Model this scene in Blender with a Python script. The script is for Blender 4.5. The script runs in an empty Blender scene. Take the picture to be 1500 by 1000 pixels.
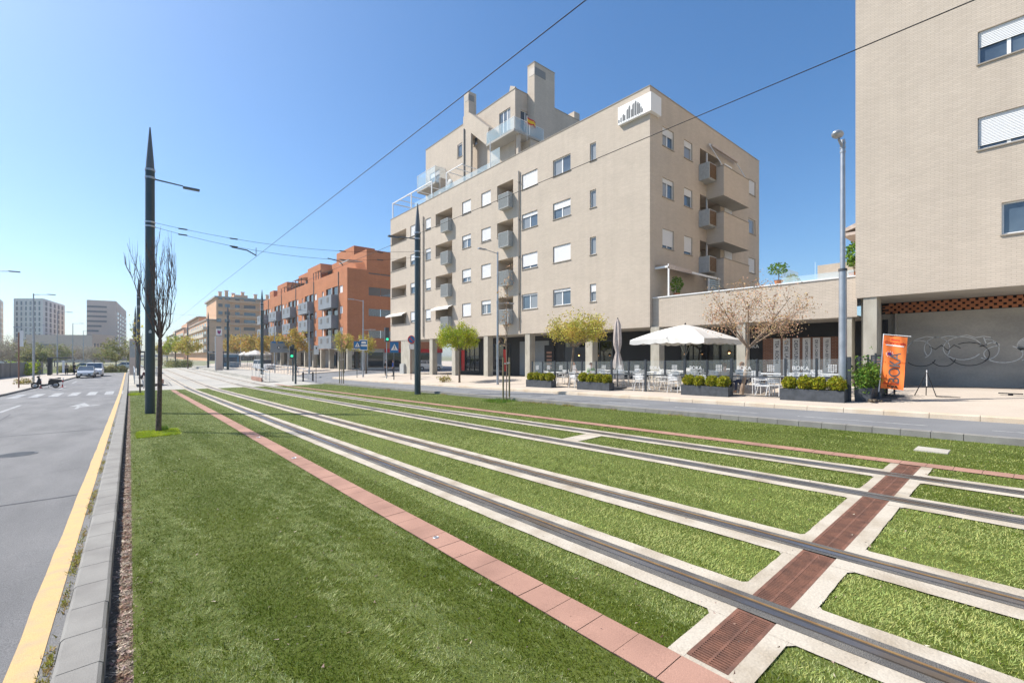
import bpy, bmesh, math, random
import numpy as np
from mathutils import Vector, Matrix
R = math.radians
random.seed(7); rng = np.random.default_rng(7)
SC = bpy.context.scene
C = SC.collection
CH = 2.05                                   # eye height over the lawn at the origin
TH = math.atan(560/657.)                    # camera turned this far right of the street (+Y)
# ---------------------------------------------------------------- camera
cam = bpy.data.cameras.new('camera'); camo = bpy.data.objects.new('camera', cam); C.objects.link(camo)
camo.location = (0, 0, CH); camo.rotation_euler = (R(90), 0, -TH)
cam.sensor_width = 36; cam.lens = 36*657/1500.; cam.shift_y = 20/1500.
cam.clip_start = .05; cam.clip_end = 6000
SC.camera = camo
# ---------------------------------------------------------------- world, sun, exposure
SUN_EL, SUN_AZ = R(47), R(-35.5)            # azimuth from +Y towards +X
W = bpy.data.worlds.new('World'); SC.world = W; W.use_nodes = True
nt = W.node_tree; bg = nt.nodes['Background']
sky = nt.nodes.new('ShaderNodeTexSky'); sky.sky_type = 'NISHITA'; sky.sun_disc = False
sky.sun_elevation = SUN_EL; sky.sun_rotation = SUN_AZ; sky.air_density = 1.0; sky.dust_density = 1.7; sky.ozone_density = 2.2
sky.altitude = 600
sg = nt.nodes.new('ShaderNodeGamma'); sg.inputs[1].default_value = .92; shs = nt.nodes.new('ShaderNodeHueSaturation'); shs.inputs['Saturation'].default_value = 1.28
nt.links.new(sky.outputs[0], sg.inputs[0]); nt.links.new(sg.outputs[0], shs.inputs['Color']); stn = nt.nodes.new('ShaderNodeMix'); stn.data_type = 'RGBA'; stn.blend_type = 'MULTIPLY'; stn.inputs['Factor'].default_value = 1; stn.inputs['B'].default_value = (.91,1.04,1.11,1)
nt.links.new(shs.outputs[0], stn.inputs['A']); nt.links.new(stn.outputs['Result'], bg.inputs[0]); bg.inputs[1].default_value = .125
sl = bpy.data.lights.new('sun', 'SUN'); so = bpy.data.objects.new('sun', sl); C.objects.link(so)
sl.energy = 4.9; sl.angle = R(.5); sl.color = (1, .94, .85)
sd = Vector((math.sin(SUN_AZ)*math.cos(SUN_EL), math.cos(SUN_AZ)*math.cos(SUN_EL), math.sin(SUN_EL)))
so.rotation_euler = sd.to_track_quat('Z', 'Y').to_euler(); so.location = (-20, 30, 60)
SC.view_settings.view_transform = 'Standard'; SC.view_settings.look = 'None'
SC.view_settings.exposure = .58; SC.view_settings.gamma = 1
SC.cycles.max_bounces = 6; SC.cycles.transparent_max_bounces = 12
# ---------------------------------------------------------------- terrain
PR = [(-400,2.05),(0,2.05),(4,1.98),(9.2,1.86),(10.3,1.845),(13.1,1.745),(17.2,1.73),(17.26,1.60),(18.9,1.52),(24,1.27),(28,1.33),(400,1.33)]
def cr(X):
    for (a,p),(b,q) in zip(PR, PR[1:]):
        if X <= b: return p+(q-p)*(X-a)/(b-a)
    return PR[-1][1]
def Lz(Y):
    if Y < 40: return .019*max(-60, Y)
    if Y < 52: u = (Y-40)/12; return .76+.228*(u-u*u/2)
    return .874
def zg(X, Y): return CH-cr(X)-Lz(Y)
# ---------------------------------------------------------------- materials
def mat(name, col, rough=.8, metal=0, spec=.3, col2=None, nscale=4, ndet=4, lo=.35, hi=.65, bump=0, bscale=60, alpha=None, emit=None, estr=1, spread=None, trans=0, stretch=None, fine=None):
    m = bpy.data.materials.new(name); m.use_nodes = True
    t = m.node_tree; n = t.nodes; L = t.links; b = n['Principled BSDF']
    b.inputs['Base Color'].default_value = (*col, 1); b.inputs['Roughness'].default_value = rough
    b.inputs['Metallic'].default_value = metal; b.inputs['Specular IOR Level'].default_value = spec
    g = n.new('ShaderNodeNewGeometry'); out = None
    pos = g.outputs['Position']
    if stretch:
        mp = n.new('ShaderNodeMapping'); mp.inputs['Scale'].default_value = stretch; L.new(pos, mp.inputs['Vector']); pos = mp.outputs[0]
    if col2:
        tx = n.new('ShaderNodeTexNoise'); tx.inputs['Scale'].default_value = nscale; tx.inputs['Detail'].default_value = ndet
        L.new(pos, tx.inputs['Vector'])
        r = n.new('ShaderNodeMapRange'); r.inputs[1].default_value = lo; r.inputs[2].default_value = hi; L.new(tx.outputs['Fac'], r.inputs[0])
        mx = n.new('ShaderNodeMix'); mx.data_type = 'RGBA'; mx.inputs['A'].default_value = (*col, 1); mx.inputs['B'].default_value = (*col2, 1)
        L.new(r.outputs[0], mx.inputs['Factor']); out = mx.outputs['Result']
    if fine:      # (scale, strength) fine speckle in value
        t2 = n.new('ShaderNodeTexNoise'); t2.inputs['Scale'].default_value = fine[0]; t2.inputs['Detail'].default_value = 3; L.new(g.outputs['Position'], t2.inputs['Vector'])
        r2 = n.new('ShaderNodeMapRange'); r2.inputs[1].default_value = .3; r2.inputs[2].default_value = .7; r2.inputs[3].default_value = 1-fine[1]; r2.inputs[4].default_value = 1+fine[1]; L.new(t2.outputs['Fac'], r2.inputs[0])
        hs = n.new('ShaderNodeHueSaturation')
        if out: L.new(out, hs.inputs['Color'])
        else: hs.inputs['Color'].default_value = (*col, 1)
        L.new(r2.outputs[0], hs.inputs['Value']); out = hs.outputs[0]
    if spread:    # random value per island
        hs = n.new('ShaderNodeHueSaturation'); r = n.new('ShaderNodeMapRange'); r.inputs[3].default_value = 1-spread; r.inputs[4].default_value = 1+spread
        L.new(g.outputs['Random Per Island'], r.inputs[0]); L.new(r.outputs[0], hs.inputs['Value'])
        r3 = n.new('ShaderNodeMath'); r3.operation = 'MULTIPLY'; r3.inputs[1].default_value = 7.31; L.new(g.outputs['Random Per Island'], r3.inputs[0])
        r4 = n.new('ShaderNodeMath'); r4.operation = 'FRACT'; L.new(r3.outputs[0], r4.inputs[0])
        r5 = n.new('ShaderNodeMapRange'); r5.inputs[3].default_value = .5-.035; r5.inputs[4].default_value = .5+.035; L.new(r4.outputs[0], r5.inputs[0]); L.new(r5.outputs[0], hs.inputs['Hue'])
        if out: L.new(out, hs.inputs['Color'])
        else: hs.inputs['Color'].default_value = (*col, 1)
        out = hs.outputs[0]
    if out: L.new(out, b.inputs['Base Color'])
    if bump:
        t3 = n.new('ShaderNodeTexNoise'); t3.inputs['Scale'].default_value = bscale; t3.inputs['Detail'].default_value = 4; L.new(g.outputs['Position'], t3.inputs['Vector'])
        bp = n.new('ShaderNodeBump'); bp.inputs['Strength'].default_value = bump; bp.inputs['Distance'].default_value = .02; L.new(t3.outputs['Fac'], bp.inputs['Height']); L.new(bp.outputs[0], b.inputs['Normal'])
    if alpha is not None: b.inputs['Alpha'].default_value = alpha
    if trans: b.inputs['Transmission Weight'].default_value = trans
    if emit: b.inputs['Emission Color'].default_value = (*emit, 1); b.inputs['Emission Strength'].default_value = estr
    return m
def brickmat(name, col, col2, mortar, bw=.24, bh=.06, mo=.008, stain=.12, rough=.85, offset=.5):
    m = bpy.data.materials.new(name); m.use_nodes = True; t = m.node_tree; n = t.nodes; L = t.links; b = n['Principled BSDF']
    b.inputs['Roughness'].default_value = rough; b.inputs['Specular IOR Level'].default_value = .2
    g = n.new('ShaderNodeNewGeometry'); s = n.new('ShaderNodeSeparateXYZ'); L.new(g.outputs['Position'], s.inputs[0])
    a = n.new('ShaderNodeMath'); a.operation = 'ADD'; L.new(s.outputs[0], a.inputs[0]); L.new(s.outputs[1], a.inputs[1])
    c = n.new('ShaderNodeCombineXYZ'); L.new(a.outputs[0], c.inputs[0]); L.new(s.outputs[2], c.inputs[1])
    br = n.new('ShaderNodeTexBrick'); br.offset = offset; br.inputs['Scale'].default_value = 1; br.inputs['Brick Width'].default_value = bw; br.inputs['Row Height'].default_value = bh
    br.inputs['Mortar Size'].default_value = mo; br.inputs['Color1'].default_value = (*col, 1); br.inputs['Color2'].default_value = (*col2, 1); br.inputs['Mortar'].default_value = (*mortar, 1); br.inputs['Bias'].default_value = 0
    L.new(c.outputs[0], br.inputs['Vector'])
    tx = n.new('ShaderNodeTexNoise'); tx.inputs['Scale'].default_value = .35; tx.inputs['Detail'].default_value = 6; tx.inputs['Roughness'].default_value = .65
    mp = n.new('ShaderNodeMapping'); mp.inputs['Scale'].default_value = (1, 1, 2.2); L.new(g.outputs['Position'], mp.inputs['Vector']); L.new(mp.outputs[0], tx.inputs['Vector'])
    r = n.new('ShaderNodeMapRange'); r.inputs[1].default_value = .25; r.inputs[2].default_value = .75; r.inputs[3].default_value = 1-stain; r.inputs[4].default_value = 1+stain; L.new(tx.outputs['Fac'], r.inputs[0])
    m4 = n.new('ShaderNodeMapping'); m4.inputs['Scale'].default_value = (2.2, 2.2, .12); L.new(g.outputs['Position'], m4.inputs['Vector']); t4 = n.new('ShaderNodeTexNoise'); t4.inputs['Scale'].default_value = 1; t4.inputs['Detail'].default_value = 5; L.new(m4.outputs[0], t4.inputs['Vector'])
    r4 = n.new('ShaderNodeMapRange'); r4.inputs[1].default_value = .3; r4.inputs[2].default_value = .7; r4.inputs[3].default_value = .96; r4.inputs[4].default_value = 1.03; L.new(t4.outputs['Fac'], r4.inputs[0]); mm = n.new('ShaderNodeMath'); mm.operation = 'MULTIPLY'; L.new(r.outputs[0], mm.inputs[0]); L.new(r4.outputs[0], mm.inputs[1])
    hs = n.new('ShaderNodeHueSaturation'); L.new(br.outputs['Color'], hs.inputs['Color']); L.new(mm.outputs[0], hs.inputs['Value']); L.new(hs.outputs[0], b.inputs['Base Color'])
    bp = n.new('ShaderNodeBump'); bp.inputs['Strength'].default_value = .25; bp.inputs['Distance'].default_value = .01; bp.invert = True; L.new(br.outputs['Fac'], bp.inputs['Height']); L.new(bp.outputs[0], b.inputs['Normal'])
    return m
M = {}
M['cream'] = brickmat('cream_brick', (.565,.485,.40), (.515,.44,.36), (.435,.37,.30), bw=.25, bh=.07, mo=.009, stain=.07)
M['terra'] = brickmat('terracotta_brick', (.50,.205,.098), (.44,.175,.085), (.36,.17,.10), bw=.25, bh=.065, mo=.006, stain=.12)
M['beige_b'] = brickmat('beige_brick', (.76,.46,.28), (.70,.42,.26), (.62,.42,.28), bw=.3, bh=.08, mo=.008)
M['redbrick'] = brickmat('red_brick', (.27,.12,.075), (.20,.085,.055), (.30,.22,.17), bw=.24, bh=.075, mo=.01, stain=.1)
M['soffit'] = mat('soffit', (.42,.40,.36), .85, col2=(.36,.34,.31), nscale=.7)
M['conc'] = mat('concrete', (.50,.47,.41), .9, col2=(.40,.37,.32), nscale=2, bump=.3, bscale=40, fine=(70,.1))
M['colconc'] = mat('column_concrete', (.47,.44,.37), .9, col2=(.38,.35,.29), nscale=3, stretch=(1,1,.4), fine=(40,.08))
M['track'] = mat('track_concrete', (.49,.44,.365), .92, col2=(.34,.285,.215), nscale=2.2, ndet=12, lo=.42, hi=.72, bump=.3, bscale=45, fine=(60,.09))
M['grout'] = mat('track_asphalt', (.19,.18,.165), .9, col2=(.12,.115,.11), nscale=3, ndet=8, bump=.8, bscale=150, fine=(220,.35))
M['rail'] = mat('rail_steel', (.30,.31,.34), .32, metal=.85, col2=(.24,.17,.10), nscale=1.4, lo=.4, hi=.75)
M['railrust'] = mat('rail_rust', (.30,.19,.085), .7, metal=.3, col2=(.22,.13,.06), nscale=6)
M['groove'] = mat('rail_groove', (.05,.048,.05), .9)
M['pinkpave'] = mat('pink_paver', (.39,.225,.17), .9, col2=(.29,.165,.125), nscale=1.6, ndet=8, lo=.38, hi=.68, fine=(140,.16), bump=.2, bscale=180)
M['kerb'] = mat('kerb_stone', (.27,.26,.24), .9, col2=(.215,.205,.19), nscale=2.5, ndet=8, fine=(180,.12), bump=.25, bscale=120)
M['pkerb'] = mat('plaza_kerb', (.58,.50,.40), .9, col2=(.50,.40,.29), nscale=1.5, ndet=6, fine=(60,.1))
M['asph'] = mat('asphalt', (.215,.213,.214), .85, spec=.3, col2=(.155,.155,.158), nscale=.8, ndet=12, lo=.36, hi=.68, bump=.6, bscale=200, fine=(110,.32), stretch=(1.6,.5,1))
M['asph2'] = mat('asphalt_side_road', (.20,.205,.215), .88, col2=(.165,.17,.18), nscale=.6, ndet=9, fine=(120,.12))
M['patch'] = mat('asphalt_repair', (.10,.105,.115), .9, fine=(200,.2))
M['yellow'] = mat('yellow_paint', (.60,.405,.19), .85, col2=(.42,.34,.23), nscale=7, ndet=9, lo=.45, hi=.8, fine=(150,.14), bump=.3, bscale=160)
M['wpaint'] = mat('white_paint', (.42,.43,.43), .8, col2=(.21,.21,.22), nscale=7, ndet=8, lo=.38, hi=.7, fine=(90,.15))
M['plaza'] = mat('plaza_paving', (.50,.435,.365), .9, col2=(.46,.395,.33), nscale=.7, ndet=8, fine=(30,.07))
M['paving'] = mat('stop_paving', (.44,.42,.375), .9, col2=(.36,.345,.31), nscale=.4, ndet=8, fine=(8,.1))
M['side'] = mat('sidewalk', (.47,.42,.36), .9, col2=(.45,.40,.345), nscale=.5, ndet=7, fine=(15,.06))
M['earth'] = mat('earth', (.26,.23,.17), .95, col2=(.16,.19,.09), nscale=.06, ndet=8)
M['lawn'] = mat('lawn_base', (.06,.085,.006), .95, col2=(.10,.125,.025), nscale=.9, ndet=6)
M['soil'] = mat('soil', (.20,.165,.12), .95, col2=(.08,.06,.045), nscale=30, bump=.6)
M['grate'] = mat('grate_iron', (.21,.10,.068), .85, metal=0, col2=(.13,.068,.05), nscale=8, fine=(90,.2))
M['darkhole'] = mat('dark_void', (.012,.01,.009), 1)
M['polegreen'] = mat('pole_dark_green', (.028,.05,.058), .38, spec=.5, col2=(.04,.062,.07), nscale=2, stretch=(1,1,.3))
M['spike'] = mat('spike_grey', (.115,.135,.155), .4)
M['galv'] = mat('galvanised', (.42,.44,.47), .42, metal=.6, col2=(.34,.36,.39), nscale=4)
M['steel'] = mat('steel', (.50,.51,.52), .35, metal=.8)
M['white'] = mat('white_frame', (.78,.78,.77), .5)
M['whitem'] = mat('white_metal', (.75,.75,.74), .4)
M['shutter'] = mat('shutter', (.72,.72,.72), .6)
M['glass'] = mat('window_glass', (.05,.075,.11), .04, spec=1.0, col2=(.11,.15,.19), nscale=.6)
M['curtain'] = mat('net_curtain', (.24,.26,.28), .25, spec=.8)
M['darkglass'] = mat('shop_glass', (.012,.014,.016), .03, spec=.9)
M['clear'] = mat('clear_glass', (.72,.80,.78), .03, spec=.7, alpha=.11)
M['frost'] = mat('frosted_lettering', (.8,.8,.79), .6, alpha=.62)
M['clearb'] = mat('balcony_glass', (.55,.70,.76), .05, spec=.8, alpha=.42)
M['sill'] = mat('sill_stone', (.33,.29,.24), .8)
M['black'] = mat('black', (.02,.02,.022), .5)
M['dark'] = mat('dark_grey', (.075,.08,.088), .55)
M['fence'] = mat('fence_graphite', (.035,.041,.05), .42, spec=.5)
M['planter'] = mat('planter_grey', (.075,.082,.094), .7, col2=(.05,.056,.064), nscale=6, fine=(60,.1))
M['pipe'] = mat('downpipe', (.27,.25,.225), .55, metal=.2)
M['acbox'] = mat('ac_box', (.43,.44,.43), .6, col2=(.35,.36,.35), nscale=10)
M['wood'] = mat('brown_slats', (.21,.12,.055), .7, col2=(.10,.06,.03), nscale=14, stretch=(1,1,5))
M['fabric'] = mat('white_canvas', (.74,.71,.66), .9, col2=(.66,.63,.58), nscale=2.5, bump=.5, bscale=3)
M['closedfab'] = mat('taupe_canvas', (.55,.47,.42), .9, col2=(.45,.38,.34), nscale=8)
M['greybal'] = mat('grey_cladding', (.24,.265,.29), .6, col2=(.21,.235,.26), nscale=1)
M['greyslat'] = mat('grey_shutter', (.155,.155,.155), .7)
M['bark'] = mat('bark', (.20,.15,.11), .95, col2=(.12,.09,.065), nscale=14, bump=.5, bscale=60, stretch=(1,1,.3))
M['bark2'] = mat('dark_bark', (.17,.115,.095), .95, col2=(.09,.065,.055), nscale=14, bump=.5)
M['bark3'] = mat('pale_bark', (.36,.27,.20), .95, col2=(.25,.18,.13), nscale=10, bump=.3)
M['stake'] = mat('wood_stake', (.30,.25,.15), .9, col2=(.20,.17,.10), nscale=20, stretch=(1,1,.2))
def leafm(name, c, c2, sp=.35, ns=2.5):
    m = mat(name, c, .6, spec=.25, col2=c2, nscale=ns, ndet=3, lo=.4, hi=.6, spread=sp)
    t = m.node_tree; b = t.nodes['Principled BSDF']; o = t.nodes['Material Output']
    tr = t.nodes.new('ShaderNodeBsdfTranslucent'); ms = t.nodes.new('ShaderNodeMixShader'); ms.inputs[0].default_value = .3
    src = b.inputs['Base Color'].links[0].from_socket; t.links.new(src, tr.inputs[0])
    t.links.new(b.outputs[0], ms.inputs[1]); t.links.new(tr.outputs[0], ms.inputs[2]); t.links.new(ms.outputs[0], o.inputs[0])
    return m
M['blade'] = leafm('grass_blade', (.085,.128,.002), (.13,.17,.008), .5, .8)
M['blade2'] = leafm('grass_blade_light', (.52,.56,.20), (.40,.47,.13), .32, .9)
M['blade3'] = leafm('grass_blade_sheen', (.50,.54,.25), (.36,.41,.15), .4, 2)  # pale blades: sheen of the brushed turf pile put into the colour
M['weedy'] = leafm('lime_grass', (.42,.50,.02), (.26,.36,.02), .3)
M['leafg'] = leafm('green_leaves', (.30,.38,.02), (.46,.46,.03), .45, 1.2)
M['leafy'] = leafm('yellow_leaves', (.58,.46,.10), (.42,.40,.07), .40, 1.2)
M['leafb'] = leafm('brown_leaves', (.58,.40,.25), (.42,.25,.12), .45, 1.2)
M['leafo'] = leafm('ochre_leaves', (.54,.36,.09), (.40,.33,.08), .40, .6)
M['topi'] = leafm('topiary_leaves', (.26,.29,.012), (.38,.35,.02), .45, 8)
M['shrub'] = leafm('shrub_leaves', (.10,.20,.02), (.17,.27,.03), .4, 4)
M['farleaf'] = leafm('olive_leaves', (.24,.26,.07), (.33,.30,.12), .35, .3)
M['fartwig'] = leafm('grey_twigs', (.36,.30,.24), (.28,.26,.18), .3, .3)
M['litter'] = leafm('dry_litter', (.55,.46,.38), (.28,.17,.12), .6, 9)
M['weed'] = leafm('kerb_weeds', (.32,.32,.05), (.38,.27,.12), .5, 9)
M['orange'] = mat('orange_banner', (.85,.20,.045), .8)
M['skin'] = mat('skin', (.55,.33,.23), .6)
M['hair'] = mat('hair', (.06,.03,.02), .7)
M['blue'] = mat('blue_sign', (.02,.16,.38), .4)
M['red'] = mat('red', (.55,.03,.025), .5)
M['green_l'] = mat('green_signal', (.02,.5,.25), .4, emit=(.05,.8,.4), estr=.8)
M['lamp_em'] = mat('pendant_lamp', (.9,.45,.15), .4, emit=(1,.5,.18), estr=4)
M['carsil'] = mat('silver_paint', (.50,.52,.54), .25, metal=.5, spec=.6)
M['carwhite'] = mat('white_paintwork', (.75,.75,.75), .3, spec=.6)
M['tyre'] = mat('tyre', (.02,.02,.02), .8)
M['tan'] = mat('pale_concrete_panels', (.72,.69,.65), .85, col2=(.66,.63,.59), nscale=.05)
M['tan2'] = mat('tan_stone', (.62,.50,.42), .85, col2=(.56,.45,.37), nscale=.08)
M['balcream'] = mat('cream_balcony', (.60,.52,.42), .85)
M['logogrey'] = mat('logo_grey', (.10,.11,.12), .5)
M['wallgrey'] = mat('rendered_wall', (.44,.415,.375), .9, col2=(.33,.315,.29), nscale=.6, ndet=9, fine=(12,.06), stretch=(1,1,2))
M['boundary'] = mat('boundary_wall', (.225,.225,.21), .9, col2=(.17,.17,.16), nscale=.8, ndet=7, stretch=(1,1,.4))
# ---------------------------------------------------------------- mesh helpers
class MB:
    def __init__(s): s.v = []; s.f = []
    def add(s, vs, fs):
        o = len(s.v); s.v += [tuple(p) for p in vs]; s.f += [tuple(i+o for i in q) for q in fs]; return s
    def box(s, x0, x1, y0, y1, z0, z1):
        return s.add([(x0,y0,z0),(x1,y0,z0),(x1,y1,z0),(x0,y1,z0),(x0,y0,z1),(x1,y0,z1),(x1,y1,z1),(x0,y1,z1)], [(0,3,2,1),(4,5,6,7),(0,1,5,4),(1,2,6,5),(2,3,7,6),(3,0,4,7)])
    def quad(s, a, b, c, d): return s.add([a,b,c,d], [(0,1,2,3)])
    def prism(s, pts, ax, a0, a1):      # polygon pts (u,v) extruded along axis ax ('x','y','z')
        n = len(pts)
        def P(u, v, w): return {'x':(w,u,v), 'y':(u,w,v), 'z':(u,v,w)}[ax]
        vs = [P(u,v,a0) for u,v in pts]+[P(u,v,a1) for u,v in pts]
        fs = [tuple(range(n))[::-1], tuple(range(n,2*n))]+[(i,(i+1)%n,(i+1)%n+n,i+n) for i in range(n)]
        return s.add(vs, fs)
    def tube(s, pts, r, n=8, cap=True):
        pts = [Vector(p) for p in pts]; rs = r if isinstance(r, (list,tuple)) else [r]*len(pts)
        vs = []; fs = []; up = None
        for i, p in enumerate(pts):
            d = (pts[min(i+1,len(pts)-1)]-pts[max(i-1,0)])
            d = d.normalized() if d.length > 1e-9 else Vector((0,0,1))
            if up is None:
                up = Vector((0,0,1)) if abs(d.z) < .9 else Vector((1,0,0))
            a = d.cross(up).normalized(); b = d.cross(a).normalized(); up = -b if False else up
            if abs(d.dot(up)) > .97: up = Vector((1,0,0)) if abs(d.x) < .9 else Vector((0,1,0)); a = d.cross(up).normalized(); b = d.cross(a)
            for k in range(n):
                t = 2*math.pi*k/n; vs.append(p+(a*math.cos(t)+b*math.sin(t))*rs[i])
        for i in range(len(pts)-1):
            for k in range(n):
                fs.append((i*n+k, i*n+(k+1)%n, (i+1)*n+(k+1)%n, (i+1)*n+k))
        if cap: fs += [tuple(range(n))[::-1], tuple(range((len(pts)-1)*n, len(pts)*n))]
        return s.add(vs, fs)
    def cyl(s, x, y, z0, z1, r0, r1=None, n=16): return s.tube([(x,y,z0),(x,y,z1)], [r0, r0 if r1 is None else r1], n)
    def lathe(s, x, y, prof, n=20):
        vs = []; fs = []
        for r, z in prof:
            for k in range(n): vs.append((x+r*math.cos(2*math.pi*k/n), y+r*math.sin(2*math.pi*k/n), z))
        for i in range(len(prof)-1):
            for k in range(n): fs.append((i*n+k, i*n+(k+1)%n, (i+1)*n+(k+1)%n, (i+1)*n+k))
        fs += [tuple(range(n))[::-1], tuple(range((len(prof)-1)*n, len(prof)*n))]
        return s.add(vs, fs)
    def ico(s, c, r, sub=2, sc=(1,1,1), jit=0):
        bm = bmesh.new(); bmesh.ops.create_icosphere(bm, subdivisions=sub, radius=r)
        vs = [(c[0]+v.co.x*sc[0]*(1+random.uniform(-jit,jit)), c[1]+v.co.y*sc[1]*(1+random.uniform(-jit,jit)), c[2]+v.co.z*sc[2]*(1+random.uniform(-jit,jit))) for v in bm.verts]
        fs = [tuple(v.index for v in f.verts) for f in bm.faces]; bm.free(); return s.add(vs, fs)
def link(name, me, m, parent=None, smooth=False):
    if m is not None: me.materials.append(m)
    if smooth: me.polygons.foreach_set('use_smooth', [True]*len(me.polygons))
    o = bpy.data.objects.new(name, me); C.objects.link(o)
    if parent: o.parent = parent
    return o
def wloc(o):
    v = Vector(o.location)
    while o.parent: o = o.parent; v += Vector(o.location)
    return v
def obj(name, mb, m, parent=None, smooth=False, bevel=0):
    off = wloc(parent) if parent else Vector((0,0,0))
    me = bpy.data.meshes.new(name); me.from_pydata([(p[0]-off.x, p[1]-off.y, p[2]-off.z) for p in mb.v], [], mb.f)
    if bevel:
        bm = bmesh.new(); bm.from_mesh(me); bmesh.ops.remove_doubles(bm, verts=bm.verts, dist=1e-5)
        bmesh.ops.bevel(bm, geom=[e for e in bm.edges if len(e.link_faces) == 2 and e.calc_face_angle(0) > .5], offset=bevel, segments=2, affect='EDGES', clamp_overlap=True)
        bm.to_mesh(me); bm.free()
    me.update(); o = link(name, me, m, parent, smooth)
    if smooth:
        try: me.set_sharp_from_angle(angle=R(40))
        except Exception: pass
    return o
def tag(o, label, cat, group=None):
    o['label'] = label; o['category'] = cat
    if group: o['group'] = group
    return o
def thing(name, label, cat, loc, group=None):
    o = bpy.data.objects.new(name, None); C.objects.link(o); o.location = loc; o.empty_display_size = .2
    return tag(o, label, cat, group)
def single(name, mb, m, label, cat, group=None, smooth=False, bevel=0):   # a thing that is one mesh
    return tag(obj(name, mb, m, None, smooth, bevel), label, cat, group)
def struct(name, mb, m, kind='structure', smooth=False, bevel=0):
    o = obj(name, mb, m, None, smooth, bevel); o['kind'] = kind; return o
def copy_tree(o, parent=None):
    c = o.copy(); C.objects.link(c); c.parent = parent
    for ch in list(o.children): copy_tree(ch, c)
    return c
def place(proto, used, loc, rz, label, group=None, name=None):
    o = proto if not used else copy_tree(proto)
    o.location = loc; o.rotation_euler = (0,0,rz); o['label'] = label
    if group: o['group'] = group
    return o
def text(name, s, size, m, parent, origin, xdir, ydir, ext=.004, bold=0, align='CENTER'):
    cu = bpy.data.curves.new(name, 'FONT'); cu.body = s; cu.size = size; cu.extrude = ext; cu.offset = bold; cu.align_x = align; cu.align_y = 'CENTER'
    to = bpy.data.objects.new(name, cu); C.objects.link(to); bpy.context.view_layer.update()
    me = bpy.data.meshes.new_from_object(to.evaluated_get(bpy.context.evaluated_depsgraph_get()))
    bpy.data.objects.remove(to); bpy.data.curves.remove(cu)
    xd = Vector(xdir).normalized(); yd = Vector(ydir).normalized(); zd = xd.cross(yd); off = wloc(parent) if parent else Vector((0,0,0))
    mt = Matrix.Translation(Vector(origin)-off) @ Matrix((xd,yd,zd)).transposed().to_4x4()
    me.transform(mt); me.materials.clear(); return link(name, me, m, parent)
def sheet(mb, x0, x1, y0, y1, dz, dx=1.0, dy=2.0, ymax=None, ymin=None):
    xs = sorted(set([x0, x1]+[a for a, _ in PR if x0 < a < x1]+list(np.arange(x0, x1, dx)))); nx = len(xs)
    ys = sorted(set([y0, y1]+[v for v in (40,43,46,49,52,150) if y0 < v < y1]+list(np.arange(y0, y1, dy)))); ny = len(ys)
    vs = []
    for y in ys:
        for x in xs:
            yy = y
            if ymax: yy = min(y, ymax(x))
            if ymin: yy = max(yy, ymin(x))
            vs.append((x, yy, zg(x, yy)+dz))
    fs = [(j*nx+i, j*nx+i+1, (j+1)*nx+i+1, (j+1)*nx+i) for j in range(ny-1) for i in range(nx-1)]
    return mb.add(vs, fs)
def gbox(mb, x0, x1, y0, y1, h0, h1, seg=4.0):    # box following the ground along Y
    n = max(1, int(abs(y1-y0)/seg)); ys = [y0+(y1-y0)*i/n for i in range(n+1)]
    vs = []
    for y in ys:
        za, zb = zg(x0, y), zg(x1, y); vs += [(x0,y,za+h0),(x1,y,za+h0),(x1,y,za+h1),(x0,y,za+h1)]
    fs = [(0,1,2,3), tuple(4*n+i for i in (3,2,1,0))]
    for i in range(n):
        for k in range(4): fs.append((4*i+k, 4*i+4+k, 4*i+4+(k+1)%4, 4*i+(k+1)%4))
    return mb.add(vs, fs)
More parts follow.
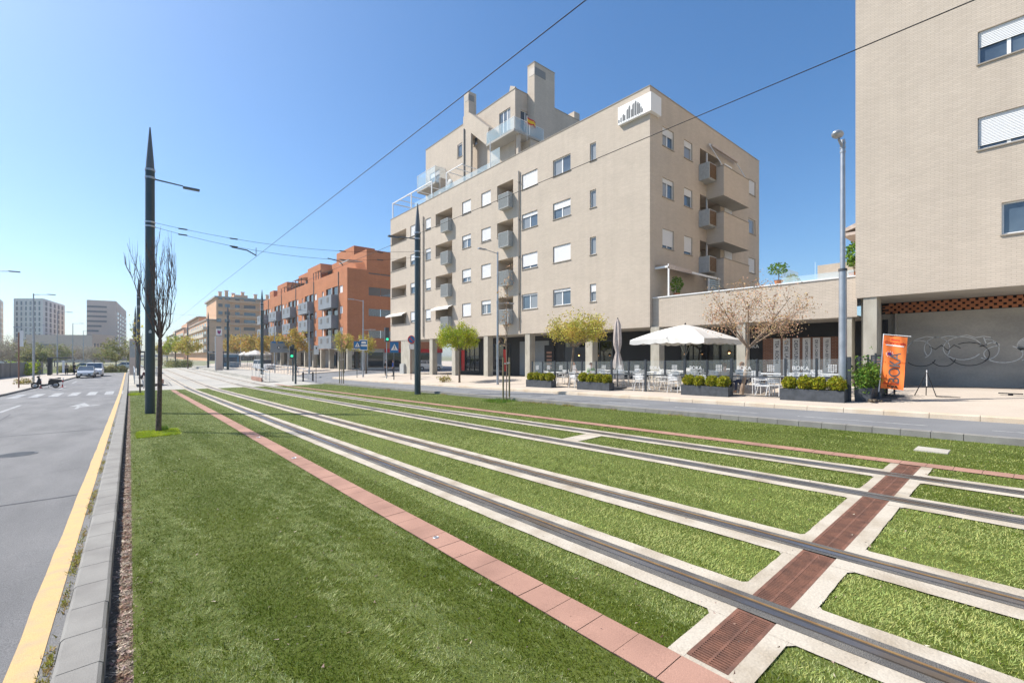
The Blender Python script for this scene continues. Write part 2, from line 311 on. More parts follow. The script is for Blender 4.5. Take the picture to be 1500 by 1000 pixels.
# ================================================================ SETTING
def build_ground():
    g = MB()
    # one sheet reaching the horizon, dropping with the street and then level
    xs = [-2500,-900,-300,-120,-60,-30,-12,-5,0,4,9.2,13.1,17.2,17.26,24,28,60,120,300,900,2500]
    ys = [-200,-60,0,40,43,46,49,52,100,200,400,900,2500]
    vs = [(x,y,zg(x,y)-.12) for y in ys for x in xs]; nx = len(xs)
    g.add(vs, [(j*nx+i, j*nx+i+1, (j+1)*nx+i+1, (j+1)*nx+i) for j in range(len(ys)-1) for i in range(nx-1)])
    struct('ground', g, M['earth'])
    GE = lambda x: 48.3-.57*x
    struct('lawn', sheet(MB(), .02, 13.1, -14, 49, -.008, 1, 2, ymax=GE), M['lawn'])
    struct('road', sheet(MB(), -60, -.40, -30, 101, -.045, 2, 3), M['asph'])
    struct('side_road', sheet(MB(), 13.2, 17.24, -40, 52, -.01, 1, 3), M['asph2'])
    struct('cross_street', sheet(MB(), 13.0, 90, 51.5, 63.0, -.07, 4, 3), M['asph2'])
    struct('plaza', sheet(MB(), 17.3, 60, -40, 51.5, 0, 1, 3), M['plaza'])
    p = sheet(MB(), 15.5, 90, 63.0, 150, 0, 4, 6); struct('far_plaza', p, M['plaza'])
    struct('stop_paving', sheet(MB(), -.3, 13.1, 41, 122, -.012, 2, 4, ymin=GE), M['paving'])
    struct('far_lawn', sheet(MB(), -.1, 12.5, 122, 400, -.01, 4, 20), M['earth'])
    # far side of the left road: bending kerb and pavement
    KL = [(-7.05,47.6),(-6.9,50),(-6.55,57),(-6.2,63),(-5.75,72),(-5.4,81),(-5.15,101)]
    s = MB(); k = MB()
    for (xa,ya),(xb,yb) in zip(KL, KL[1:]):
        za, zb = zg(xa,ya), zg(xb,yb)
        s.add([(-40,ya,za+.07),(xa-.15,ya,za+.07),(xb-.15,yb,zb+.07),(-40,yb,zb+.07)], [(0,1,2,3)])
        k.add([(xa-.15,ya,za+.08),(xa,ya,za+.08),(xb,yb,zb+.08),(xb-.15,yb,zb+.08),(xa,ya,za-.05),(xb,yb,zb-.05)], [(0,1,2,3),(1,4,5,2)])
    z0 = zg(-7,47.6)
    k.add([(-40,47.6,z0+.08),(-7.05,47.6,z0+.08),(-7.05,47.6,z0-.05),(-40,47.6,z0-.05)], [(0,1,2,3)])
    struct('sidewalk', s, M['side']); struct('sidewalk_kerb', k, M['kerb'])
    # kerbs as single stones with joints
    k = MB(); y = -6.0; i = 0
    while y < 96:
        L = .5 if y < 60 else 4
        e = random.uniform(-.003,.003); a, b = y+.004, y+L-.004; za, zb = zg(0,a), zg(0,b)
        vs = []
        for yy, zz in ((a,za),(b,zb)):
            vs += [(-.405+e,yy,zz-.05),(-.375+e,yy,zz+.10),(-.355+e,yy,zz+.115),(-.155+e,yy,zz+.12),(-.135+e,yy,zz+.105),(-.125+e,yy,zz-.09)]
        k.add(vs, [(j,j+1,j+7,j+6) for j in range(5)]+[(0,6,11,5),(5,4,3,2,1,0),(6,7,8,9,10,11)])
        y += L; i += 1
    struct('kerb', k, M['kerb'])
    k = MB(); y = -12.0
    while y < 41:
        L = .5 if y > 0 else 1
        a, b = y+.005, y+L-.005; vs = []
        e = random.uniform(-.004,.004)
        for yy in (a,b):
            z = zg(13.1,yy); vs += [(13.1+e,yy,z-.05),(13.1+e,yy,z+.125),(13.3,yy,z+.13),(13.3,yy,z-.05)]
        k.add(vs, [(0,1,5,4),(1,2,6,5),(2,3,7,6),(0,3,2,1),(4,5,6,7)]); y += L
    struct('median_kerb', k, M['kerb'])
    k = MB(); y = -12.0
    while y < 51:
        L = 1.0; a, b = y+.006, y+L-.006; vs = []; e = random.uniform(-.006,.006)
        for yy in (a,b):
            z = zg(17.3,yy); vs += [(17.17+e,yy,z-.2),(17.19+e,yy,z-.02),(17.22+e,yy,z+.002),(17.42,yy,z+.006),(17.42,yy,z-.1)]
        k.add(vs, [(j,j+1,j+6,j+5) for j in range(4)]+[(0,4,3,2,1),(5,6,7,8,9)]); y += L
    struct('plaza_kerb', k, M['pkerb'])
    # painted markings
    m = MB(); n = 150
    for j in range(n):
        y0, y1 = -4+j*.7, -4+(j+1)*.7; r = lambda y: (.004*math.sin(y*1.7)+.004*math.sin(y*4.1))
        m.quad((-.645+r(y0),y0,zg(0,y0)-.040),(-.478,y0,zg(0,y0)-.040),(-.478,y1,zg(0,y1)-.040),(-.645+r(y1),y1,zg(0,y1)-.040))
    struct('yellow_line', m, M['yellow'])
    m = MB(); q = lambda x0,x1,y0,y1,s=0,dz=-.040: m.quad((x0,y0,zg(x0,y0)+dz),(x1,y0,zg(x1,y0)+dz),(x1+s,y1,zg(x1,y1)+dz),(x0+s,y1,zg(x0,y1)+dz))
    for i in range(7): q(-6.35+i*.98, -5.85+i*.98, 45.0, 49.4)
    for y in (31.3,): q(-4.72,-4.56,y,y+5.6)
    q(-4.72,-4.56,55,60); q(-4.66,-4.52,66,71)
    q(-2.12,-1.98,31.2,34.2)          # turn arrow on the left road
    m.add([(x,y,zg(x,y)-.040) for x,y in [(-2.45,33.2),(-1.62,33.2),(-2.0,36.0)]], [(0,1,2)])
    m.add([(x,y,zg(x,y)-.039) for x,y in [(-2.1,32.0),(-1.2,33.4),(-1.35,33.7),(-2.1,32.7)]], [(0,1,2,3)])
    struct('road_markings', m, M['wpaint'])
    m = MB()
    for j in range(14):
        y = -6.2+j*4.0; q(15.27,15.36,y,y+2.9,0,-.006)
    struct('lane_line', m, M['wpaint'])
    m = MB(); q(-6.2,-1.2,20.4,20.47,.9,-.0405); q(-3.6,-.8,10.2,10.25,.25,-.0405); q(14.2,14.9,14.4,14.62,.2,-.006); q(14.6,16.3,21,21.2,.1,-.006); q(-2.9,-2.86,5,30,-1.2,-.0405)
    rc = random.Random(4)
    for x0,y0,x1,y1 in ((-5.5,19.5,-1.2,22.0),(-4,25,-3.1,38),(-3.2,12.2,-.75,12.9)):
        P = [(x0+(x1-x0)*i/16+rc.uniform(-.05,.05), y0+(y1-y0)*i/16+rc.uniform(-.06,.06)) for i in range(17)]
        for (xa,ya),(xb,yb) in zip(P,P[1:]):
            d = Vector((xb-xa,yb-ya,0)); d.normalize(); w = rc.uniform(.002,.006); nx, ny = -d.y*w, d.x*w
            m.add([(xa+nx,ya+ny,zg(xa,ya)-.0385),(xb+nx,yb+ny,zg(xb,yb)-.0385),(xb-nx,yb-ny,zg(xb,yb)-.0385),(xa-nx,ya-ny,zg(xa,ya)-.0385)],[(0,1,2,3)])
    struct('asphalt_seams', m, M['patch'])
build_ground()
GY0, GY1 = 1.27, 1.55                      # drain grate across the tracks
TR = [(3.50,4.13,3.68,3.96),(5.01,5.63,5.22,5.46),(7.42,7.98,7.60,7.86),(8.88,9.46,9.04,9.30)]
RC = [3.82,5.325,7.71,9.17]
def wob(y, s): return .004*math.sin(y*1.1+s)+.003*math.sin(y*5.3+2*s)+.004*math.sin(y*17+s)*math.sin(y*2.3)
def build_tracks():
    st = MB(); gr = MB()
    for i, (a,b,c,d) in enumerate(TR):
        ys = list(np.arange(-12, 12, .12))+list(np.arange(12, 50, .6))
        for yl in ([y for y in ys if y < GY0-.02]+[GY0-.001], [GY1+.001]+[y for y in ys if y > GY1+.02]):
            vs = []
            for y in yl: vs += [(a+wob(y,i),y,zg(a,y)+.006),(b+wob(y,i+9),y,zg(b,y)+.006)]
            st.add(vs, [(2*j,2*j+1,2*j+3,2*j+2) for j in range(len(yl)-1)])
        vs = []
        for y in ys:
            vs += [(c+.5*wob(y,i+3),y,zg(c,y)+.010),(d+.5*wob(y,i+5),y,zg(d,y)+.010)]
        gr.add(vs, [(2*j,2*j+1,2*j+3,2*j+2) for j in range(len(ys)-1)])
        st.add([(x,y,zg(x,y)-.006) for y in (44,122) for x in (a+.1,b-.1)], [(0,1,3,2)]) if False else None
    # bands in the paving past the crossing
    for i, (a,b,c,d) in enumerate(TR):
        ys = list(np.arange(50, 122, 4)); vs = []
        for y in ys: vs += [(a+.05,y,zg(a,y)+.002),(b-.05,y,zg(b,y)+.002)]
        st.add(vs, [(2*j,2*j+1,2*j+3,2*j+2) for j in range(len(ys)-1)])
    # concrete border of the grate, and flared corners
    for x0, x1 in ((2.84,3.55),(4.08,5.06),(5.58,7.47),(7.93,8.93),(9.41,10.1)):
        for ya, yb in ((1.13,GY0),(GY1,1.67)):
            n = max(2,int((x1-x0)/.12)); vs = []
            for j in range(n+1):
                x = x0+(x1-x0)*j/n; w = wob(x*1.3,ya*3)*.8
                vs += [(x,ya+(w if ya==1.13 else 0),zg(x,ya)+.004),(x,yb+(w if yb==1.67 else 0),zg(x,yb)+.004)]
            st.add(vs, [(2*j,2*j+2,2*j+3,2*j+1) for j in range(n)])
            yo = ya if ya == 1.13 else yb; s = -1 if ya == 1.13 else 1
            for xc, t in ((x0,1),(x1,-1)):
                if 2.9 < xc < 10: st.add([(xc,yo,zg(xc,yo)+.003),(xc+t*.10,yo,zg(xc,yo)+.003),(xc-t*.02,yo+s*.09,zg(xc,yo)+.003)], [(0,1,2)])
    st.add([(x,y,zg(x,y)+.003) for x,y in [(2.832,1.13),(2.878,1.13),(2.878,1.67),(2.832,1.67)]], [(0,1,2,3)])
    st.add([(x,y,zg(x,y)+.003) for x,y in [(7.9,7.0),(8.95,7.0),(8.95,7.5),(7.9,7.5)]], [(0,1,2,3)])
    struct('track_slab', st, M['track']); struct('track_asphalt', gr, M['grout'])
    nm = ['nearest the pink paving strip','second from the pink paving strip','third from the pink paving strip','farthest, beside the distant kerb']
    for i, xc in enumerate(RC):
        t = thing('tram_rail', 'grooved steel tram rail set in concrete, '+nm[i], 'tram rail', (xc,0,zg(xc,0)), 'tram rails')
        ys = [-12,0,10,20,30,40,43,46,49,52,150,260]
        def strip(o0, o1, h, name, m):
            mb = MB(); vs = []
            for y in ys: vs += [(xc+o0,y,zg(xc,y)+h-.02),(xc+o0,y,zg(xc,y)+h),(xc+o1,y,zg(xc,y)+h),(xc+o1,y,zg(xc,y)+h-.02)]
            fs = []
            for j in range(len(ys)-1):
                for k in range(3): fs.append((4*j+k,4*j+4+k,4*j+5+k,4*j+k+1))
            mb.add(vs, fs); obj(name, mb, m, t)
        if i < 2:
            strip(-.062,.000,.020,'rail_head',M['rail']); strip(.000,.040,.013,'groove',M['groove']); strip(.040,.062,.018,'guard_lip',M['railrust'])
        else:
            strip(-.05,.000,.018,'rail_head',M['rail']); strip(.000,.038,.013,'groove',M['groove']); strip(.038,.056,.018,'guard_lip',M['rail'])
    # pink paver strips, one slab after another
    for nm, xa, xb, L in (('pink_paving',2.52,2.83,.33),('far_pink_paving',10.12,10.42,.33)):
        k = MB(); y = -9.0
        while y < 44:
            l = L if y < 14 else 2.64
            a, b = y+.003, y+l-.003; e = random.uniform(-.0015,.0015)
            k.add([(xa,a,zg(xa,a)+.008+e),(xb,a,zg(xb,a)+.008+e),(xb,b,zg(xb,b)+.008+e),(xa,b,zg(xa,b)+.008+e)], [(0,1,2,3)]); y += l
        struct(nm, k, M['pinkpave'])
        g = MB(); 
        g.add([(x,y,zg(x,y)+.001) for y in (-9,40,43,44.5) for x in (xa,xb)], [(0,1,3,2),(2,3,5,4),(4,5,7,6)])
        struct(nm+'_joint', g, M['soil'])
    # cast iron drain grate
    def grate_piece(x0, x1, label):
        zc = zg((x0+x1)/2, 1.4); t = thing('drain_grate', label, 'drain grate', ((x0+x1)/2,1.41,zc), 'drain grates across the tracks')
        fr = MB(); sl = MB(); zz = lambda x: zg(x,1.4)+.007
        def bar(mb, xa, xb, ya, yb): mb.add([(xa,ya,zz(xa)-.011),(xb,ya,zz(xb)-.011),(xb,yb,zz(xb)-.011),(xa,yb,zz(xa)-.011),(xa,ya,zz(xa)),(xb,ya,zz(xb)),(xb,yb,zz(xb)),(xa,yb,zz(xa))],[(4,5,6,7),(0,1,5,4),(1,2,6,5),(2,3,7,6),(3,0,4,7)])
        bar(fr,x0,x1,GY0,GY0+.028); bar(fr,x0,x1,GY1-.028,GY1); bar(fr,x0,x0+.015,GY0+.028,GY1-.028); bar(fr,x1-.015,x1,GY0+.028,GY1-.028); bar(fr,x0+.015,x1-.015,1.402,1.418)
        n = int((x1-x0-.03)/.026)
        for j in range(n):
            xa = x0+.015+(x1-x0-.03)*(j+.45)/n; bar(sl,xa,xa+.0125,GY0+.028,1.402); bar(sl,xa,xa+.0125,1.418,GY1-.028)
        obj('frame', fr, M['grate'], t); obj('slats', sl, M['grate'], t)
        v = MB(); v.add([(x0,GY0,zz(x0)-.0125),(x1,GY0,zz(x1)-.0125),(x1,GY1,zz(x1)-.0125),(x0,GY1,zz(x0)-.0125)],[(0,1,2,3)]); obj('channel', v, M['darkhole'], t)
    grate_piece(2.88,3.67,'rusty brown drain grate between the pink paving and the nearest rail')
    grate_piece(3.95,5.20,'rusty brown drain grate between the two rails of the near track')
    grate_piece(5.46,6.55,'rusty brown drain grate in the middle strip, its half beside the near track')
    grate_piece(6.56,7.60,'rusty brown drain grate in the middle strip, its half beside the far track')
    grate_piece(7.86,9.04,'rusty brown drain grate between the two rails of the far track')
    grate_piece(9.30,10.06,'rusty brown drain grate beyond the farthest rail')
    # small covers
    for x, y, r, lab in ((2.66,4.46,.036,'small round steel survey cap in the pink paving, nearest the camera'),(2.67,10.3,.05,'small pale cap in the pink paving, level with the bare tree\'s shadow'),(2.69,13.9,.05,'small pale cap in the pink paving, farthest along')):
        m = MB(); z = zg(x,y)+.008; m.lathe(x,y,[(r,z-.004),(r,z+.004),(r*.8,z+.008),(r*.72,z+.005)],20); single('survey_cap', m, M['steel'], lab, 'metal cap', 'caps in the pink paving')
    m = MB(); z = zg(11.8,1.3); m.box(11.5,11.98,1.08,1.56,z-.06,z+.004); single('concrete_hatch', m, M['conc'], 'square concrete hatch flush in the grass near the far kerb', 'hatch', bevel=.008)
    m = MB(); z = zg(11.2,24.5); m.box(10.9,11.5,20.9,22.0,z-.02,z+.012); single('cable_cover', m, M['conc'], 'pale concrete cover in the grass before the right hand catenary pole', 'cover')
    t = thing('manhole_cover', 'round cast iron manhole cover in the left road', 'manhole cover', (-2.07,15.97,zg(-2,15.97)-.04))
    m = MB(); z = zg(-2,15.97)-.04; m.lathe(-2.07,15.97,[(.36,z),(.36,z+.006),(.31,z+.006),(.31,z+.002)],28); obj('ring', m, M['dark'], t)
    m = MB()
    for i in range(-4,5):
        h = math.sqrt(.3**2-(i*.065)**2); m.box(-2.07-h,-2.07+h,15.97+i*.065-.02,15.97+i*.065+.02,z+.001,z+.007)
    obj('lid', m, M['dark'], t)
build_tracks()
# ---------------------------------------------------------------- grass blades, litter, weeds
zg_v = np.vectorize(zg)
def blades(name, x, y, L, wdt, leanx, leany, m, dz=-.008, kind='stuff'):
    n = len(x); z = zg_v(x, y)+dz; a = rng.uniform(0, 2*math.pi, n); dx = np.cos(a)*wdt/2; dy = np.sin(a)*wdt/2
    v = np.empty((n*3,3), np.float32)
    v[0::3] = np.stack([x-dx,y-dy,z],1); v[1::3] = np.stack([x+dx,y+dy,z],1); v[2::3] = np.stack([x+leanx,y+leany,z+L],1)
    me = bpy.data.meshes.new(name); me.vertices.add(n*3); me.loops.add(n*3); me.polygons.add(n)
    me.vertices.foreach_set('co', v.ravel()); me.loops.foreach_set('vertex_index', np.arange(n*3, dtype=np.int32))
    me.polygons.foreach_set('loop_start', np.arange(0, n*3, 3, dtype=np.int32)); me.update()
    o = link(name, me, m); o['kind'] = kind; return o
def fnoise(x, y, sx, sy, seed):
    r = np.random.default_rng(seed); s = np.zeros_like(x)
    for k in range(9):
        fx, fy = r.normal(0,1)/sx, r.normal(0,1)/sy; s += np.sin(x*fx*2+y*fy*2+r.uniform(0,6.3))
    return s/3
def build_grass():
    # polar sampling about the camera foot so that density falls with distance
    N = 1300000
    u = rng.uniform(0,1,N); r0, r1, k = 1.2, 47., 4.
    d = np.sqrt(((k*k+r0*r0)*((k*k+r1*r1)/(k*k+r0*r0))**u)-k*k); a = rng.uniform(R(-8), R(97), N)
    x = d*np.sin(a); y = d*np.cos(a)
    keep = (x > .055+.02*np.sin(y*3)+.012*np.sin(y*7.7))&(x < 13.08)&(y < 48.1-.57*x)
    keep |= (x > .0)&(x <= .07)&(y < 48)&(rng.uniform(0,1,N) < .3)
    for i, (p,q,_,_) in enumerate(TR):
        wa = .004*np.sin(y*1.1+i)+.003*np.sin(y*5.3+2*i)+.004*np.sin(y*17+i)*np.sin(y*2.3); wb = .004*np.sin(y*1.1+i+9)+.003*np.sin(y*5.3+2*i+18)+.004*np.sin(y*17+i+9)*np.sin(y*2.3)
        keep &= ~((x > p+wa+.006)&(x < q+wb-.006))
    keep &= ~((x > 2.52)&(x < 2.83)); keep &= ~((x > 10.12)&(x < 10.42))
    flare = np.zeros_like(x)
    for (p,q,_,_) in TR: flare = np.maximum(flare, np.clip(.09-np.minimum(np.abs(x-p),np.abs(x-q)),0,.09)*.8)
    keep &= ~((x > 2.83)&(x < 10.12)&(y > 1.13-flare)&(y < 1.67+flare))
    keep &= ~((x > 7.9)&(x < 8.95)&(y > 7.0)&(y < 7.5)); keep &= ~((x > 11.48)&(x < 12)&(y > 1.06)&(y < 1.58))
    keep &= ~((x > .35)&(x < 1.25)&(y > 16.7)&(y < 18.4)&False)
    x, y, d = x[keep], y[keep], d[keep]; n = len(x)
    nz = fnoise(x,y,.5,2.2,3)+.5*fnoise(x,y,.12,.4,5)
    sc = 1+d/10.
    L = rng.uniform(.008,.019,n)*np.minimum(sc,1.4); wd = rng.uniform(.0024,.0044,n)*sc
    lean = rng.normal(0,.010,(n,2))*np.minimum(sc,1.6)[:,None]; bias = np.clip(nz,-1.2,1.2)*.010
    light = ((x > 2.83)&(x < 10.12)&(rng.uniform(0,1,n) < np.where(x > 7.98,.62,.93)))
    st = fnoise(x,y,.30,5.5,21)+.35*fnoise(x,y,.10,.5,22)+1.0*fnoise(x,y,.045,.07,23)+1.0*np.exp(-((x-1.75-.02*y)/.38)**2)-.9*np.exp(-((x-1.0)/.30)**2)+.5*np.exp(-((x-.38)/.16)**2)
    sheen = (x < 2.52)&(rng.uniform(0,1,n) < np.clip(.13+.42*st,.03,.85)); sheen |= (x > 2.83)&(x < 3.5)&(rng.uniform(0,1,n) < np.clip((x-2.9)*.9,0,.5)); light &= ~sheen  # picks the pale blades whose colour imitates pile sheen in streaks
    light |= (x > 10.42)&(rng.uniform(0,1,n) < .33); dk = (x > 2.83)&(x < 3.18)&(rng.uniform(0,1,n) < .85); light &= ~dk
    light &= ~((fnoise(x,y,1.2,2.0,41)+.8*fnoise(x,y,.07,.09,42) > .7)&(rng.uniform(0,1,n) < .55)); light &= ~sheen
    for nm, msk, m in (('grass', ~light&~sheen, M['blade']), ('grass', light, M['blade2']), ('grass', sheen, M['blade3'])):
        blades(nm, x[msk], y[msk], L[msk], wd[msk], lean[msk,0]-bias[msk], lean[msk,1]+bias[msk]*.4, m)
    # lime patches at the tree feet
    def patch(cx, cy, rx, ry, num, h, m, nm='tree_pit_grass'):
        ang = rng.uniform(0,6.283,num); rr = np.sqrt(rng.uniform(0,1,num)); px = cx+rx*rng.uniform(-1,1,num)*(.95+.08*np.sin(ang*3)); py = cy+ry*rng.uniform(-1,1,num)*(.93+.1*np.sin(ang*2)); rr = rr*.5
        return blades(nm, px, py, rng.uniform(.3,1,num)*h*(1-.4*rr), rng.uniform(.006,.014,num)*(1+cy/30), rng.normal(0,.05,num), rng.normal(0,.05,num), m)
    patch(.66,17.35,.50,.78,15000,.075,M['weedy']); patch(.78,17.9,.14,.2,500,.22,M['shrub'])
    patch(.35,42.5,.42,1.3,2500,.12,M['weedy'])
    patch(12.8,15.7,.75,.8,1500,.18,M['shrub'],'kerb_weeds'); patch(13.0,11.9,.1,.3,160,.13,M['weed'],'kerb_weeds')
    for yy in (14.2,13.6,12.9,9.9,7.4,21,24,28): patch(13.02,yy,.09,.35,90,.12,M['weed'],'kerb_weeds')
    # soil gap along the kerb with dry litter
    s = MB(); ys = list(np.arange(-2,48,.25)); vs = []
    for y in ys: vs += [(-.13,y,zg(0,y)-.035),(.035,y,zg(0,y)-.012)]
    s.add(vs, [(2*j,2*j+1,2*j+3,2*j+2) for j in range(len(ys)-1)]); struct('soil_gap', s, M['soil'])
    n = 9000; y = 1.0+rng.gamma(1.6,6,n); x = rng.normal(-.02,.038,n); kk = (x > -.12)&(y < 48); x, y = x[kk], y[kk]; n = len(x)
    blades('dry_leaf_litter', x, y, rng.uniform(.001,.018,n), rng.uniform(.008,.03,n), rng.normal(0,.022,n), rng.normal(0,.022,n), M['litter'], -.015)
    n = 1900; d = rng.uniform(1.5,30,n); a = rng.uniform(R(0),R(90),n); x = d*np.sin(a); y = d*np.cos(a); kk = (x > .1)&(x < 12.9)&(y < 40); x, y, d = x[kk], y[kk], d[kk]; n = len(x)
    blades('scattered_litter', x, y, rng.uniform(.006,.016,n), rng.uniform(.008,.018,n)*(1+d/14), rng.normal(0,.014,n)*(1+d/14), rng.normal(0,.012,n), M['litter'], .004)
    n = 5200; y = .8+rng.gamma(1.7,5,n); g = np.sin(y*2.1)+np.sin(y*5.7+1)+rng.normal(0,.8,n); kk = (g > .25)&(y < 42); y = y[kk]; n = len(y); x = -.425+rng.normal(0,.012,n)-.02*np.abs(rng.normal(0,1,n))
    blades('gutter_weeds', x, y, rng.uniform(.006,.045,n), rng.uniform(.006,.014,n), rng.normal(0,.02,n), rng.normal(0,.02,n), M['weed'], -.045)
build_grass()
# ================================================================ BUILDINGS
def P3(ax, c, u, z):                       # point on a facade: ax 'x' plane X=c (u=Y); ax 'y' plane Y=c (u=X)
    return (c,u,z) if ax == 'x' else (u,c,z)
def wall(mb, ax, c, u0, u1, z0, z1, holes=(), dep=.14, inward=1, back=None):
    # facade plane with openings (ua,ub,za,zb[,depth]); reveals run inward; recesses deeper than .5 get a back wall
    us = sorted(set([u0,u1]+[round(v,4) for h in holes for v in h[:2]])); zs = sorted(set([z0,z1]+[round(v,4) for h in holes for v in h[2:4]]))
    us = [u for u in us if u0 <= u <= u1]; zs = [z for z in zs if z0 <= z <= z1]
    for i in range(len(us)-1):
        for j in range(len(zs)-1):
            um, zm = (us[i]+us[i+1])/2, (zs[j]+zs[j+1])/2
            if any(h[0] < um < h[1] and h[2] < zm < h[3] for h in holes): continue
            mb.quad(P3(ax,c,us[i],zs[j]),P3(ax,c,us[i+1],zs[j]),P3(ax,c,us[i+1],zs[j+1]),P3(ax,c,us[i],zs[j+1]))
    for h in holes:
        a,b,p,q = h[:4]; d = (h[4] if len(h) > 4 else dep)*inward; e = c+d
        mb.quad(P3(ax,c,a,p),P3(ax,e,a,p),P3(ax,e,a,q),P3(ax,c,a,q)); mb.quad(P3(ax,c,b,p),P3(ax,c,b,q),P3(ax,e,b,q),P3(ax,e,b,p))
        mb.quad(P3(ax,c,a,p),P3(ax,c,b,p),P3(ax,e,b,p),P3(ax,e,a,p)); mb.quad(P3(ax,c,a,q),P3(ax,e,a,q),P3(ax,e,b,q),P3(ax,c,b,q))
        if len(h) > 4: mb.quad(P3(ax,e,a,p),P3(ax,e,b,p),P3(ax,e,b,q),P3(ax,e,a,q))
    return mb
def abox(mb, ax, u0, u1, w0, w1, z0, z1):   # box with u along the facade and w across it
    return mb.box(w0,w1,u0,u1,z0,z1) if ax == 'x' else mb.box(u0,u1,w0,w1,z0,z1)
def window(b, ax, c, u0, u1, z0, z1, closed=0, leaves=2, inward=1, sill=True, fm='white', simple=False):
    s = inward; g = c+.10*s
    fr = MB(); t = .055
    lo, hi = (min(g,g+.05*s), max(g,g+.05*s))
    abox(fr,ax,u0,u0+t,lo,hi,z0,z1); abox(fr,ax,u1-t,u1,lo,hi,z0,z1); abox(fr,ax,u0+t,u1-t,lo,hi,z0,z0+t); abox(fr,ax,u0+t,u1-t,lo,hi,z1-t,z1)
    for k in range(1, leaves): um = u0+(u1-u0)*k/leaves; abox(fr,ax,um-.05,um+.05,lo,hi,z0+t,z1-t)
    w = obj('window', fr, M[fm], b)
    p = MB(); e = g+.03*s; p.quad(P3(ax,e,u0+t,z0+t),P3(ax,e,u1-t,z0+t),P3(ax,e,u1-t,z1-t),P3(ax,e,u0+t,z1-t)); obj('pane', p, M['glass'], w)
    if closed < .8 and (int(u0*37+z0*11)%5) < 3 and leaves > 0:
        cq = MB(); ec = g+.026*s; kk = int(u0*13+z0*7)%leaves; ua = u0+(u1-u0)*kk/leaves+t; ub = u0+(u1-u0)*(kk+1)/leaves-t; n_ = 7
        for i in range(n_):
            xa, xb = ua+(ub-ua)*i/n_, ua+(ub-ua)*(i+1)/n_; o1, o2 = (ec,ec+.002*s) if i%2 else (ec+.002*s,ec); cq.quad(P3(ax,o1,xa,z0+t),P3(ax,o2,xb,z0+t),P3(ax,o2,xb,z1-t),P3(ax,o1,xa,z1-t))
        obj('curtain', cq, M['curtain'], w)
    if closed > 0:
        sh = MB(); zb = z1-(z1-z0)*closed+.01; n = max(2,int((z1-zb)/.055)); lo2, hi2 = min(g-.005*s,g-.035*s), max(g-.005*s,g-.035*s)
        zs = np.linspace(zb, z1-.005, n+1)
        for i in range(n):
            a0, a1 = zs[i], zs[i+1]; o0, o1 = g-.022*s, g-.040*s
            sh.quad(P3(ax,o1,u0+.02,a0),P3(ax,o1,u1-.02,a0),P3(ax,o0,u1-.02,a1),P3(ax,o0,u0+.02,a1))
            sh.quad(P3(ax,o0,u0+.02,a0-.001),P3(ax,o1,u0+.02,a0),P3(ax,o1,u1-.02,a0),P3(ax,o0,u1-.02,a0-.001))
        obj('shutter', sh, M['shutter'], w)
    if sill:
        sb = MB(); lo3, hi3 = min(c-.05*s,g), max(c-.05*s,g); abox(sb,ax,u0-.04,u1+.04,lo3,hi3,z0-.05,z0-.003); obj('sill', sb, M['sill'], w)
    return w
def building(name, label, loc, cat='building', group=None): return thing(name, label, cat, loc, group)
FX = 24.0
ROW = [15.30,12.10,8.90,5.70]              # sill heights of the four storeys, 3.2 m apart
